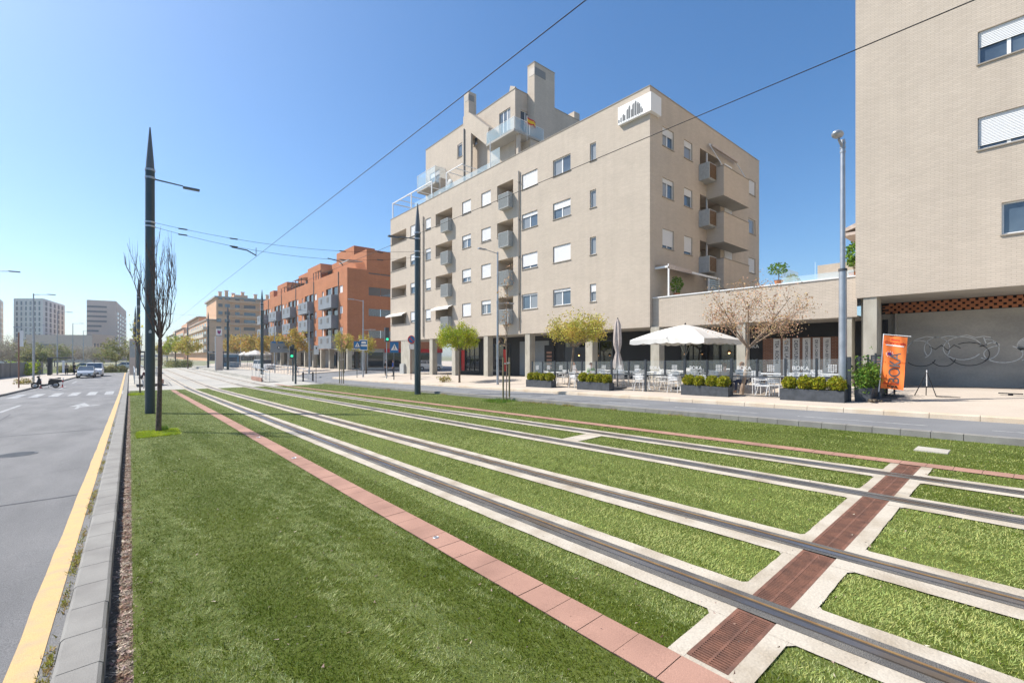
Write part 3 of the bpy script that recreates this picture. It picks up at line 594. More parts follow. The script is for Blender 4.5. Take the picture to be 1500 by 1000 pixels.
def big_building():
    b = building('apartment_building', 'cream brick apartment building with penthouse and white skyline sign at its roof corner', (32,33,0))
    YA, YB, XB, ZT, ZS = 15.27, 50.8, 40.4, 18.36, 3.75
    cols = {'c1':(19.40,19.93,[0,0,0,.45],1),'c2':(21.70,23.45,[0,.42,1,.17],2),'c3':(25.12,26.93,[1,.25,.83,.12],2),'c5':(31.02,32.4,[1,.9,1,.3],2),'c6':(34.03,35.45,[.9,.35,.65,1],2),'c8':(41.28,42.4,[.85,.3,.8,.8],1),'c9':(44.5,45.75,[1,.6,.4,.8],1)}
    H = []
    for k,(a,e,cl,lv) in cols.items():
        for r in range(4): H.append((a,e,ROW[r],ROW[r]+1.2))
    rec = [(28.0,30.12),(37.16,40.3)]
    for a,e in rec:
        for r in range(4): H.append((a,e,ROW[r],ROW[r]+1.22,1.5))
    for r in range(4): H.append((46.76,50.5,ROW[r]-.02,ROW[r]+1.2,1.6))
    mb = MB(); wall(mb,'x',FX,YA,YB,ZS,ZT,H)
    SH = []
    sc = [(25.40,26.75,[.4,.25,.86],2),(28.05,29.15,[.35,.4,.85],1),(38.25,39.65,[1,0,1],1)]
    for a,e,cl,lv in sc:
        for r in range(3): SH.append((a,e,ROW[r]-.1,ROW[r]+1.12))
    for r in range(3): SH.append((30.2,33.3,ROW[r]-.35,ROW[r]+1.15,1.5))
    wall(mb,'y',YA,FX,XB,ZS,ZT,SH)
    mb.quad((XB,YA,ZS),(XB,YB,ZS),(XB,YB,ZT),(XB,YA,ZT)); mb.quad((FX,YB,ZS),(XB,YB,ZS),(XB,YB,ZT),(FX,YB,ZT))
    obj('wall', mb, M['cream'], b)
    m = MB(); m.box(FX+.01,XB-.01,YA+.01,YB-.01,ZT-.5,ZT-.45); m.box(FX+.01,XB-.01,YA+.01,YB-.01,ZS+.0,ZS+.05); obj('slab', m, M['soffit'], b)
    m = MB(); m.box(FX-.03,FX+.22,YA-.03,YB+.03,ZT,ZT+.05); m.box(FX+.22,XB+.03,YA-.03,YA+.22,ZT,ZT+.05); obj('coping', m, M['sill'], b)
    for k,(a,e,cl,lv) in cols.items():
        for r in range(4): window(b,'x',FX,a,e,ROW[r],ROW[r]+1.2,cl[r],lv)
    for a,e,cl,lv in sc:
        for r in range(3): window(b,'y',YA,a,e,ROW[r]-.1,ROW[r]+1.12,cl[r],lv)
    for i,(a,e) in enumerate(rec):
        for r in range(4):
            m = MB(); m.box(FX-.06,FX+.12,a-.04,e+.04,ROW[r]-.06,ROW[r]+.01); obj('balcony_sill', m, M['sill'], b)
            d = MB(); d.box(FX+1.38,FX+1.44,a+.25,a+1.25,ROW[r]-.0,ROW[r]+1.1); q = obj('balcony_door', d, M['white'], b)
            g = MB(); g.quad((FX+1.375,a+.33,ROW[r]+.02),(FX+1.375,a+1.17,ROW[r]+.02),(FX+1.375,a+1.17,ROW[r]+1.02),(FX+1.375,a+.33,ROW[r]+1.02)); obj('pane', g, M['glass'], q)
            y0 = a+.05 if i == 0 else a+.07; y1 = y0+1.3; zt = ROW[r]+.12; x0 = FX-.50
            f = MB(); t = .05
            f.box(x0,FX-.002,y0,y1,zt-1.22,zt-1.17)
            for yy in (y0,y1-t): f.box(x0,FX-.002,yy,yy+t,zt-1.17,zt)
            f.box(x0,x0+t,y0+t,y1-t,zt-.06,zt); f.box(x0,FX-.002,y0+t,y1-t,zt-.006,zt-.001)
            q = obj('air_conditioner_box', f, M['acbox'], b)
            s = MB()
            for j in range(15): z = zt-1.15+j*.073; s.quad((x0+.03,y0+t,z),(x0+.03,y1-t,z),(x0+.008,y1-t,z+.066),(x0+.008,y0+t,z+.066))
            obj('louvre', s, M['acbox'], q)
    for r in range(4):
        m = MB(); m.box(FX-.06,FX+.12,46.72,50.75,ROW[r]-.08,ROW[r]-.01); obj('balcony_sill', m, M['sill'], b)
        m = MB(); m.box(FX+1.5,FX+1.56,47.6,49.8,ROW[r],ROW[r]+1.15); obj('balcony_door', m, M['white'], b)
    for a,e,zz in ((37.0,40.4,6.95),(46.6,50.9,6.95)):      # two short roll-out awnings
        m = MB(); m.quad((FX-.02,a,zz),(FX-.02,e,zz),(FX-.6,e,zz-.26),(FX-.6,a,zz-.26)); m.quad((FX-.6,a,zz-.26),(FX-.6,e,zz-.26),(FX-.6,e,zz-.42),(FX-.6,a,zz-.42)); obj('awning', m, M['fabric'], b)
    for y in (27.22,42.74):
        m = MB(); m.tube([(FX-.08,y,16.9),(FX-.08,y,4.0)],.055,8)
        for z in (16,13,10,7,5): m.box(FX-.16,FX-.002,y-.09,y+.09,z,z+.04)
        obj('downpipe', m, M['pipe'], b)
    # side balconies
    for r in range(3):
        zt = ROW[r]-.18; zb = zt-2.05; m = MB(); xa, xe = 31.15, 35.3; y0 = 14.05
        m.quad((xa,y0,zb),(xe,y0,zb),(xe,y0,zt),(xa,y0,zt)); m.quad((xa,y0,zb),(xa,YA,zb),(xa,YA,zt),(xa,y0,zt)); m.quad((xe,y0,zb),(xe,YA,zb),(xe,YA,zt),(xe,y0,zt))
        m.quad((xa+.15,y0+.15,zb+.2),(xe-.15,y0+.15,zb+.2),(xe-.15,y0+.15,zt),(xa+.15,y0+.15,zt)); m.quad((xa,y0,zt),(xe,y0,zt),(xe-.15,y0+.15,zt),(xa+.15,y0+.15,zt)); m.quad((xa,y0,zb),(xe,y0,zb),(xe,YA,zb),(xa,YA,zb))
        q = obj('balcony', m, M['cream'], b)
        m = MB(); m.box(xa-.03,xe+.03,y0-.03,y0+.18,zt+.001,zt+.045); m.box(xa-.03,xa+.18,y0+.18,YA,zt+.001,zt+.045); obj('coping', m, M['sill'], q)
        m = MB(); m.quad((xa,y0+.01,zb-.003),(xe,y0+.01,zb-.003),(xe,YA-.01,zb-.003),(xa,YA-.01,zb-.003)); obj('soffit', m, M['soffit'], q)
        m = MB(); m.box(30.05,31.10,14.55,14.60,zt-.95,zt+.12); m.box(30.05,30.10,14.60,YA-.002,zt-.95,zt+.12); m.box(30.05,31.10,14.60,YA-.002,zt-1.0,zt-.95)
        q2 = obj('air_conditioner_box', m, M['acbox'], b)
        m = MB()
        for j in range(12): m.box(30.15,31.05,14.525,14.548,zt-.9+j*.082,zt-.9+j*.082+.06)
        obj('louvre', m, M['wood'], q2)
        m = MB(); m.box(31.5,33.2,YA+1.40,YA+1.46,ROW[r]-.3,ROW[r]+1.0); q = obj('balcony_door', m, M['white'], b)
        m = MB(); m.quad((31.6,YA+1.39,ROW[r]-.25),(32.3,YA+1.39,ROW[r]-.25),(32.3,YA+1.39,ROW[r]+.95),(31.6,YA+1.39,ROW[r]+.95)); obj('pane', m, M['glass'], q)
        m = MB(); m.box(31.28,31.36,YA+.02,YA+.10,ROW[r]-.33,ROW[r]+1.14); obj('post', m, M['white'], b)
        m = MB(); m.box(33.9,35.1,YA-.05,YA-.003,ROW[r]-.1,ROW[r]+1.1); q = obj('window', m, M['white'], b)
        m = MB(); m.quad((34.0,YA-.055,ROW[r]),(35.0,YA-.055,ROW[r]),(35.0,YA-.055,ROW[r]+1.0),(34.0,YA-.055,ROW[r]+1.0)); obj('pane', m, M['shutter' if r else 'glass'], q)
        m = MB(); m.box(36.2,36.75,YA-.05,YA-.003,ROW[r]-.35,ROW[r]+.2); obj('vent', m, M['wood'], b)
    m = MB(); m.tube([(31.2,YA-.15,17.0),(31.35,14.25,15.25)],.03,6); m.tube([(31.25,YA-.2,16.95),(35.6,YA-.2,16.95)],.06,8); m.tube([(35.6,YA-.15,16.9),(35.5,14.3,15.3)],.03,6); obj('awning_frame', m, M['whitem'], b)
    m = MB(); m.box(31.3,35.5,YA-.36,YA-.2,16.80,16.94); obj('awning', m, M['closedfab'], b)
    # corner sign
    m = MB(); m.box(FX-.22,FX-.002,YA-.22,17.45,16.72,17.86); m.box(FX-.002,24.92,YA-.22,YA-.002,16.72,17.86); q = obj('sign_box', m, M['white'], b, bevel=.01)
    m = MB(); xx = FX-.225
    hs = [(.0,.22,.10),(.16,.34,.10),(.32,.52,.12),(.44,.40,.10),(.62,.78,.12),(.76,.98,.14),(.95,.62,.10),(1.04,1.02,.13),(1.2,1.12,.15),(1.38,.95,.13),(1.52,.78,.1),(1.64,.45,.08),(1.74,.25,.07)]
    for a,h,w in hs:
        y = 17.42-a; m.prism([(y,16.86),(y-w,16.84),(y-w*1.05,16.86+h*.72),(y-w*.5,16.90+h*.78),(y,16.88+h*.66)],'x',xx,xx+.003)
    obj('skyline_logo', m, M['logogrey'], q)
    m = MB()
    for j in range(12): y = 17.2-j*.125; m.box(xx,xx+.003,y-.05,y,16.77,16.82)
    obj('sign_lettering', m, M['acbox'], q)
    # ---- penthouse
    PX = 28.3; PA, PB = 32.73, 49.9; PT = 27.75
    ph = MB(); wall(ph,'x',PX,PA,PB,ZT-.4,PT,[(33.45,35.2,24.1,26.3),(41.8,42.75,24.35,25.85),(38.9,39.6,24.6,26.3),(46.6,48.9,22.4,24.4),(43.5,45.0,18.9,21.0),(38.9,39.9,19.6,21.3)])
    wall(ph,'y',PA,PX,39.5,ZT-.4,PT,[(29.0,30.3,24.0,26.0)]); ph.quad((PX,PB,ZT-.4),(39.5,PB,ZT-.4),(39.5,PB,PT),(PX,PB,PT)); ph.quad((PX,PA,PT-.3),(39.5,PA,PT-.3),(39.5,PB,PT-.3),(PX,PB,PT-.3))
    obj('penthouse_wall', ph, M['cream'], b)
    m = MB(); m.box(PX-.04,PX+.2,PA-.04,PB+.04,PT,PT+.06); m.box(PX+.2,39.5,PA-.04,PA+.2,PT,PT+.06); obj('coping', m, M['sill'], b)
    for a,e,z0,z1,cl,lv in ((33.45,35.2,24.1,26.3,0,3),(41.8,42.75,24.35,25.85,.1,1),(38.9,39.6,24.6,26.3,0,1),(46.6,48.9,22.4,24.4,.3,2),(43.5,45.0,18.9,21.0,0,2),(38.9,39.9,19.6,21.3,0,1)): window(b,'x',PX,a,e,z0,z1,cl,lv)
    window(b,'y',PA,29.0,30.3,24.0,26.0,0,2)
    m = MB(); m.prism([(PA,27.75),(PA+.95,27.75),(PA+.75,28.35),(PA+.1,28.0)],'x',PX+.01,PX+.25); obj('parapet_step', m, M['cream'], b)
    # wrap-round balcony
    m = MB(); m.box(27.0,PX-.002,31.4,35.65,22.78,22.98); m.box(PX-.002,30.9,31.4,PA-.002,22.78,22.98); q = obj('penthouse_balcony', m, M['soffit'], b)
    m = MB(); m.quad((27.03,31.43,22.98),(27.03,35.6,22.98),(27.03,35.6,24.1),(27.03,31.43,24.1)); m.quad((27.03,31.43,22.98),(30.85,31.43,22.98),(30.85,31.43,24.1),(27.03,31.43,24.1)); m.quad((27.03,35.6,22.98),(PX,35.6,22.98),(PX,35.6,24.1),(27.03,35.6,24.1)); obj('glass_railing', m, M['clearb'], q)
    m = MB()
    for p in ((27.03,31.43),(27.03,33.4),(27.03,35.6),(30.85,31.43),(29,31.43)): m.tube([(*p,22.98),(*p,24.12)],.022,6)
    m.tube([(PX,35.6,24.12),(27.03,35.6,24.12),(27.03,31.43,24.12),(30.85,31.43,24.12)],.022,6); obj('handrail', m, M['whitem'], q)
    m = MB(); m.box(29.2,38,PA-1.2,PA-.01,18.3,22.75); m.box(27.7,28.0,31.6,31.9,18.3,22.78); obj('penthouse_base', m, M['cream'], b)
    # big and small chimneys
    m = MB(); m.box(29.9,32.7,31.72,32.72,18.3,30.5); q = obj('chimney', m, M['cream'], b)
    m = MB(); m.box(29.88,31.4,31.70,31.719,29.3,30.05); m.box(29.88,29.899,31.719,32.45,29.3,30.05); obj('vent', m, M['pipe'], q)
    m = MB(); m.box(29.86,32.74,31.68,32.76,30.5,30.56); obj('cap', m, M['sill'], q)
    m = MB(); m.box(27.9,28.9,39.95,40.85,26.5,30.6); q = obj('chimney', m, M['cream'], b)
    m = MB(); m.box(27.88,28.6,39.93,39.949,29.6,30.25); m.box(27.88,27.899,40.0,40.6,29.6,30.25); obj('vent', m, M['pipe'], q)
    m = MB(); m.prism([(40.06,27.6),(38.9,27.6),(35.55,24.75),(36.0,23.15),(38.6,25.35),(38.7,18.4),(40.06,18.4)],'x',27.25,27.5); m.prism([(40.06,27.6),(38.9,27.6),(35.55,24.75),(36.0,23.15),(38.6,25.35),(40.06,25.35)],'x',27.5,28.29)
    obj('stepped_fin', m, M['cream'], b)
    m = MB(); m.tube([(27.18,39.8,26.2),(27.18,39.8,18.4)],.07,8); obj('downpipe', m, M['pipe'], b)
    # lower glass balcony
    m = MB(); m.box(26.9,PX-.002,45.3,49.6,21.95,22.15); q = obj('penthouse_balcony', m, M['soffit'], b)
    m = MB(); m.quad((26.93,45.33,22.15),(26.93,49.57,22.15),(26.93,49.57,24.0),(26.93,45.33,24.0)); m.quad((26.93,49.57,22.15),(PX,49.57,22.15),(PX,49.57,24.0),(26.93,49.57,24.0)); m.quad((26.93,45.33,22.15),(PX,45.33,22.15),(PX,45.33,24.0),(26.93,45.33,24.0)); obj('glass_railing', m, M['clearb'], q)
    m = MB()
    for p in ((26.93,45.33),(26.93,47.4),(26.93,49.57)): m.tube([(*p,22.1),(*p,24.0)],.025,6)
    m.tube([(PX,49.57,24.0),(26.93,49.57,24.0),(26.93,45.33,24.0),(PX,45.33,24.0)],.025,6); obj('handrail', m, M['whitem'], q)
    m = MB(); m.box(27.4,28.28,44.9,45.3,18.4,22.6); obj('pier', m, M['cream'], b)
    # pergolas on the terrace
    m = MB(); xx = 24.25
    for y in (50.7,46.0,41.5): m.box(xx-.05,xx+.05,y-.05,y+.05,ZT,20.32)
    m.box(xx-.05,xx+.05,41.45,50.75,20.32,20.42)
    for y in (49,47,45,43): m.box(xx+.05,PX-.01,y-.03,y+.03,20.33,20.40)
    m.box(xx+.05,PX-.01,50.67,50.75,20.32,20.42); obj('pergola', m, M['white'], b)
    m = MB()
    for y in (38.6,): m.box(xx-.05,xx+.05,y-.05,y+.05,ZT,20.30)
    m.box(xx-.05,xx+.05,35.7,38.65,20.30,20.38)
    for y in (38.3,37,35.9): m.box(xx+.05,PX-.01,y-.03,y+.03,20.31,20.37)
    obj('pergola', m, M['white'], b)
    m = MB()
    for a,e,h in ((29.9,40.9,.62),(41,45,.62)): m.quad((24.12,a,ZT+.05),(24.12,e,ZT+.05),(24.12,e,ZT+h),(24.12,a,ZT+h))
    m.quad((24.12,29.9,ZT+.05),(24.12,31.2,ZT+.05),(24.12,31.2,ZT+1.5),(24.12,29.9,ZT+1.5)); obj('glass_railing', m, M['clearb'], b)
    m = MB(); m.tube([(24.12,31.25,ZT+.05),(24.12,31.25,ZT+2.6)],.03,6); obj('post', m, M['whitem'], b)
    m = MB(); m.ico((25.9,40.6,20.2),.55,2,(.3,1,1),.05); obj('satellite_dish', m, M['acbox'], b, True)
    # roof stacks on the right
    for x,y in ((38,34),(38.8,33.4)):
        m = MB(); m.box(x-.45,x+.45,y-.6,y+.3,26,29.1 if x < 38.5 else 28.2); q = obj('chimney', m, M['cream'] if x < 38.5 else M['white'], b)
    m = MB(); m.cyl(27.2,16.0,18.3,18.9,.12,.12,10); m.cyl(27.2,16.0,18.95,19.05,.2,.2,10); m.cyl(27.7,16.0,18.3,18.85,.1,.1,10); obj('roof_vent', m, M['steel'], b)
    # arcade columns, inner wall
    ys = [(45.94,48.12),(41.0,41.6),(36.7,37.3),(31.5,32.1),(26.05,26.6),(19.75,20.36),(14.67,15.25)]
    for a,e in ys:
        m = MB(); z = zg(24,a)-.1; m.box(FX+.04,FX+.62,a,e,z,ZS); obj('column', m, M['colconc'], b)
    m = MB(); m.box(FX-.2,FX+.03,47.0,48.0,zg(24,47)-.05,1.05); obj('meter_box', m, M['acbox'], b, bevel=.02)
    zf = zg(27,40)-.3
    m = MB(); m.box(FX+3.6,FX+3.8,15.3,41.2,zf,ZS); obj('shopfront_wall', m, M['black'], b)
    x = FX+3.59
    for a,e in ((20.7,25.6),(32.6,36.4),(37.6,41.0)):
        m = MB(); g = zg(27.5,a); m.quad((x,a,g+.35),(x,e,g+.35),(x,e,3.1),(x,a,3.1)); q = obj('shop_window', m, M['darkglass'], b)
        f = MB()
        for k in range(5): yy = a+(e-a)*k/4; f.box(x-.05,x-.004,yy-.03,yy+.03,g+.3,3.15)
        f.box(x-.05,x-.004,a,e,3.1,3.18); f.box(x-.05,x-.004,a,e,g+.27,g+.35); obj('frame', f, M['fence'], q)
    for a,e in ((33.1,33.6),(40.2,40.8)):
        m = MB(); g = zg(27.5,a); m.quad((x-.06,a,g+.4),(x-.06,e,g+.4),(x-.06,e,2.6),(x-.06,a,2.6)); obj('poster', m, M['red'], b)
    m = MB(); g = zg(27.5,27); m.box(x-.06,x-.004,27.4,31.2,g,3.3); q = obj('metal_cladding', m, M['greybal'], b)
    m = MB(); m.box(x-.10,x-.062,26.7,27.9,g,2.9); q = obj('entrance_door', m, M['black'], b)
    m = MB()
    for j in range(5): m.box(x-.13,x-.102,27.0,27.6,.9+j*.32,1.08+j*.32)
    obj('wall_sign', m, M['lamp_em'] if False else M['pinkpave'], q)
    m = MB(); m.box(x-.06,x-.004,22.9,25.5,g,2.7); obj('metal_cladding', m, M['fence'], b)
    # glimpse of the lane behind, through the arcade end
    return b
big_building()
def connector():
    b = building('restaurant_building', 'low cream brick restaurant block with concrete columns joining the two tall blocks', (30,10,0))
    YA, YB, X = 5.16, 15.26, 24.30
    m = MB(); wall(m,'x',X,YA,YB,3.74,5.50); m.quad((X,YA,5.4),(38,YA,5.4),(38,YB,5.4),(X,YB,5.4)); obj('wall', m, M['cream'], b)
    m = MB(); m.box(X-.04,X+.25,YA,YB,5.50,5.56); obj('coping', m, M['white'], b)
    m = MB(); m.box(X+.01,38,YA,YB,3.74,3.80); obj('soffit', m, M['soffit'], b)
    for a,e in ((9.88,10.32),(5.36,5.75)):
        m = MB(); m.box(X+.05,X+.6,a,e,zg(24,a)-.1,3.74); obj('column', m, M['colconc'], b)
    x = 27.5
    m = MB(); m.box(x,x+.2,YA-.5,15.25,zg(28,10)-.2,3.74); obj('shopfront_wall', m, M['black'], b)
    g = zg(27,10)
    m = MB(); m.quad((x-.01,10.9,g+.1),(x-.01,15.2,g+.1),(x-.01,15.2,3.0),(x-.01,10.9,3.0)); q = obj('shop_window', m, M['darkglass'], b)
    f = MB()
    for k in range(6): yy = 10.9+4.3*k/5; f.box(x-.06,x-.012,yy-.02,yy+.02,g+.1,3.0)
    f.box(x-.06,x-.012,10.9,15.2,3.0,3.08); obj('frame', f, M['black'], q)
    m = MB(); m.box(x-.12,x-.005,6.6,10.15,g,3.0); q = obj('brick_panel_wall', m, M['redbrick'], b)
    words = ['TEA ROOM','TE DE LA VIDA','DESAYUNOS','LAS ESPECIALIDADES','DE LA CASA CAFE','TE EN LA ESTRELLA']
    for (a,e),wd in zip(((9.26,9.57),(8.79,9.09),(8.33,8.62),(7.82,8.14),(7.39,7.67),(6.92,7.21)), words):
        p = MB(); p.box(x-.16,x-.122,a-.02,e+.02,g+.25,2.96); pp = obj('white_panel', p, M['shutter'], q)
        wd = {'TEA ROOM':'TEA  ROOM'}.get(wd,wd); sz = .24 if len(wd) < 14 else .165
        text('panel_lettering', wd, sz, M['logogrey'], pp, (x-.163,(a+e)/2,2.86), (0,0,-1), (0,-1,0), .001, .004, 'LEFT')
    text('window_lettering', 'BOKA', .28, M['shutter'], b, (x-.075,10.75,2.55), (0,-1,0), (0,0,1), .002, .002)
    for y,z in ((14.3,2.1),(11.6,2.15),(23.0,2.0),(21.9,2.0)):
        l = thing('pendant_lamp', {14.3:'warm glowing pendant lamp behind the glass left of the parasol pole',11.6:'warm glowing pendant lamp behind the glass right of the parasol pole',23.0:'small glowing pendant lamp left of the closed parasol, farther one',21.9:'small glowing pendant lamp just left of the closed parasol'}[y], 'lamp', (x-1.1,y,z), 'pendant lamps')
        s = MB(); s.lathe(x-1.1,y,[(.02,z+.22),(.05,z+.2),(.17,z+.05),(.165,z+.05)],14); obj('lamp_shade', s, M['wood'], l, True)
        s = MB(); s.ico((x-1.1,y,z+.02),.05,2); obj('bulb', s, M['lamp_em'], l, True)
        s = MB(); s.tube([(x-1.1,y,z+.2),(x-1.1,y,3.74)],.008,5); obj('cord', s, M['black'], l)
    # roof terrace fittings
    t = thing('terrace_awning', 'white framed terrace awning over the roof of the low block', 'awning', (28,14,5.5))
    m = MB(); m.box(24.5,24.58,14.3,14.38,5.5,7.5); m.box(29.5,29.58,14.3,14.38,5.5,7.2); m.box(24.5,34.4,14.28,14.40,7.24,7.36); m.box(24.5,24.6,14.4,15.25,7.3,7.42)
    for xx in (31,32.5,34): m.box(xx,xx+.06,14.31,14.37,5.5,7.24)
    obj('frame', m, M['white'], t)
    m = MB(); m.quad((24.6,15.24,7.62),(29.5,15.24,7.62),(29.5,14.42,7.38),(24.6,14.42,7.38)); m.quad((24.4,14.27,7.2),(27.2,14.27,7.22),(27.2,14.25,7.42),(24.4,14.25,7.48)); obj('canopy', m, M['closedfab'], t)
    m = MB()
    for j in range(11): m.box(29.6,34.3,14.32,14.35,5.62+j*.145,5.70+j*.145)
    obj('louvre_screen', m, M['clearb'], t)
    def foliage(mb, c, rx, ry, rz, n, s):
        for _ in range(n):
            v = Vector((random.gauss(0,1),random.gauss(0,1),random.gauss(0,1))).normalized()*random.uniform(.5,1)
            p = Vector((c[0]+v.x*rx,c[1]+v.y*ry,c[2]+v.z*rz)); a = Vector((random.uniform(-1,1),random.uniform(-1,1),random.uniform(-1,1))).normalized(); q = a.cross(Vector((random.uniform(-1,1),.3,random.uniform(-1,1)))).normalized()
            w = s*random.uniform(.6,1.2); mb.add([p-a*w,p+q*w*.6,p+a*w,p-q*w*.6],[(0,1,2,3)])
    def roofplant(c, rx, ry, rz, n, s, lab, m='shrub'):
        t = thing('potted_plant', lab, 'potted plant', (c[0],c[1],5.5))
        f = MB(); foliage(f,c,rx,ry,rz,n,s); obj('foliage', f, M[m], t)
        f = MB(); f.lathe(c[0],c[1],[(.14,5.45),(.2,5.45+.35),(.22,5.8),(.18,5.8)],12); obj('pot', f, M['terra'], t)
        f = MB(); f.tube([(c[0],c[1],5.7),(c[0],c[1],c[2])],.02,6); obj('stem', f, M['bark'], t)
    roofplant((25.2,14.2,6.3),.42,.4,.55,420,.07,'bushy green plant under the terrace awning')
    roofplant((24.8,8.45,6.35),.42,.55,.34,230,.07,'spreading potted plant on the roof terrace, left of the glass rail')
    roofplant((25.0,5.42,6.6),.45,.35,.62,420,.08,'tall green bush on the roof terrace beside the right hand tower')
    roofplant((26.6,8.4,6.0),.9,.3,.35,260,.06,'low dark shrub behind the frosted glass on the roof terrace')
    m = MB(); m.quad((24.42,8.2,5.56),(26.8,8.2,5.56),(26.8,8.2,6.4),(24.42,8.2,6.4)); m.quad((24.42,5.3,5.56),(24.42,8.2,5.56),(24.42,8.2,5.84),(24.42,5.3,5.84)); m.quad((24.44,6.75,5.56),(24.44,6.8,5.56),(24.44,6.8,6.4),(24.44,6.75,6.4)); single('glass_screen', m, M['clearb'], 'frosted glass screen on the roof terrace above the restaurant', 'glass screen')
    m = MB(); m.box(25.6,28,5.5,7.0,5.41,6.42); single('terrace_wall', m, M['cream'], 'cream terrace wall behind the glass screen on the restaurant roof', 'wall')
connector()
def right_building():
    b = building('corner_building', 'tall cream brick building at the right edge above an open arcade with graffiti', (30,-10,0))
    X = 24.0; YB = 5.15; ZS = 4.52
    W = [(-3.2,1.46,12.84,14.05,.5),(-3.2,1.46,9.66,10.86,.88),(-3.2,.86,6.40,7.55,0),(-3.2,1.46,16.04,17.25,.5),(-9,-5,12.84,14.05,.3),(-9,-5,9.66,10.86,.5)]
    m = MB(); wall(m,'x',X,-34,YB,ZS,30,[w[:4] for w in W]); m.quad((X,YB,5.5),(42,YB,5.5),(42,YB,30),(X,YB,30)); m.quad((X,YB,ZS),(X+.4,YB,ZS),(X+.4,YB,5.5),(X,YB,5.5)); obj('wall', m, M['cream'], b)
    for a,e,z0,z1,cl in W: window(b,'x',X,a,e,z0,z1,cl,6)
    m = MB(); m.box(X+.01,42,-34,YB-.01,ZS,ZS+.06); obj('soffit', m, M['soffit'], b)
    for a,e in ((4.43,4.89),(-2.6,-2.1),(-9,-8.5)):
        m = MB(); m.box(X+.05,X+.85,a,e,zg(24,a)-.1,ZS); obj('column', m, M['colconc'], b)
    m = MB(); m.box(27.6,27.8,-34,4.9,zg(28,0)-.5,4.0); obj('arcade_wall', m, M['wallgrey'], b); m = MB(); m.box(24.7,41.9,4.98,5.10,3.6,4.57); m.box(24.7,27.6,5.0,5.08,0,3.6); obj('side_wall', m, M['colconc'], b)
    m = MB(); m.box(27.3,27.75,4.3,4.36,.2,4.0); m.box(X+.85,27.6,4.86,4.9,.2,4.0) ; obj('side_wall', m, M['wallgrey'], b)
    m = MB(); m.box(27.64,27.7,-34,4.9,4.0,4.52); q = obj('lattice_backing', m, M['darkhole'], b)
    m = MB()
    y = 4.75; i = 0
    while y > -6:
        for r in range(4):
            o = .13*(r%2); m.box(27.56,27.638,y-.17-o,y-o,4.02+r*.125,4.02+r*.125+.10)
        y -= .27; i += 1
    m.box(27.58,27.63,-6.2,4.86,4.115,4.15); m.box(27.58,27.63,-6.2,4.86,4.24,4.275); m.box(27.58,27.63,-6.2,4.86,4.365,4.40)
    obj('brick_lattice', m, M['terra'], b)
    # sprayed outline graffiti, thin paint films
    def spray(pts, r, mm, name='graffiti'):
        k = MB(); P = [Vector((27.59,y,z)) for y,z in pts]
        for a,c in zip(P,P[1:]):
            d = (c-a).normalized(); s = Vector((0,-d.z,d.y))*r; e = d*r*.5; k.quad(a-e+s,c+e+s,c+e-s,a-e-s)
        return obj(name, k, mm, b)
    def blob(cy,cz,ry,rz,a0,a1,n=18): return [(cy-ry*math.cos(R(a0+(a1-a0)*i/n)), cz+rz*math.sin(R(a0+(a1-a0)*i/n))) for i in range(n+1)]
    wp = mat('spray_white',(.78,.78,.76),.9); kp = mat('spray_black',(.09,.09,.09),.9)
    spray(blob(3.55,2.3,.42,.42,-60,200),.018,wp); spray(blob(2.95,2.35,.42,.5,-40,220),.018,wp); spray(blob(2.15,2.35,.6,.5,10,330),.018,wp); spray(blob(1.4,2.3,.34,.42,-120,100),.018,wp)
    spray([(3.9,2.5),(3.7,2.75),(3.3,2.9),(2.9,2.82),(2.6,2.9),(2.3,2.85),(2.0,2.92),(1.75,2.8),(1.5,2.85),(1.3,2.8)],.016,wp); spray(blob(.95,2.1,.55,.36,60,-260),.018,wp); spray([(1.5,2.8),(1.42,2.5),(1.6,2.42),(1.25,2.6),(1.05,2.5)],.018,wp)
    spray(blob(3.5,1.9,.5,.36,-150,-10),.016,kp); spray(blob(2.75,1.95,.4,.4,-150,-10),.016,kp); spray(blob(1.95,2.1,.62,.5,-160,120),.016,kp); spray([(3.2,2.45),(3.0,2.3),(2.8,2.5),(2.6,2.25),(2.4,2.5),(2.2,2.35)],.014,kp)
    for k in range(7): spray(blob(.05,2.45-.02*k,.5-.03*k,.38-.04*k,-30,210),.02,wp)
    for k in range(6): spray([(.42-.03*k,1.85+.02*k),(-.2,1.95-.09*k),(-.75,1.78+.04*k)],.018,wp)
    m = MB(); m.box(27.57,27.595,-34,4.3,-.2,.55); 
    # balcony edge seen past the corner
    m = MB(); m.prism([(5.2,8.45),(6.3,8.15),(6.3,8.3),(5.2,8.75)],'x',27,29.5); m.box(27,29.5,5.2,6.3,7.95,8.1); obj('awning', m, M['closedfab'], b)
    m = MB(); m.box(28.5,38,5.155,5.9,5.42,8.0)
    return b
right_building()
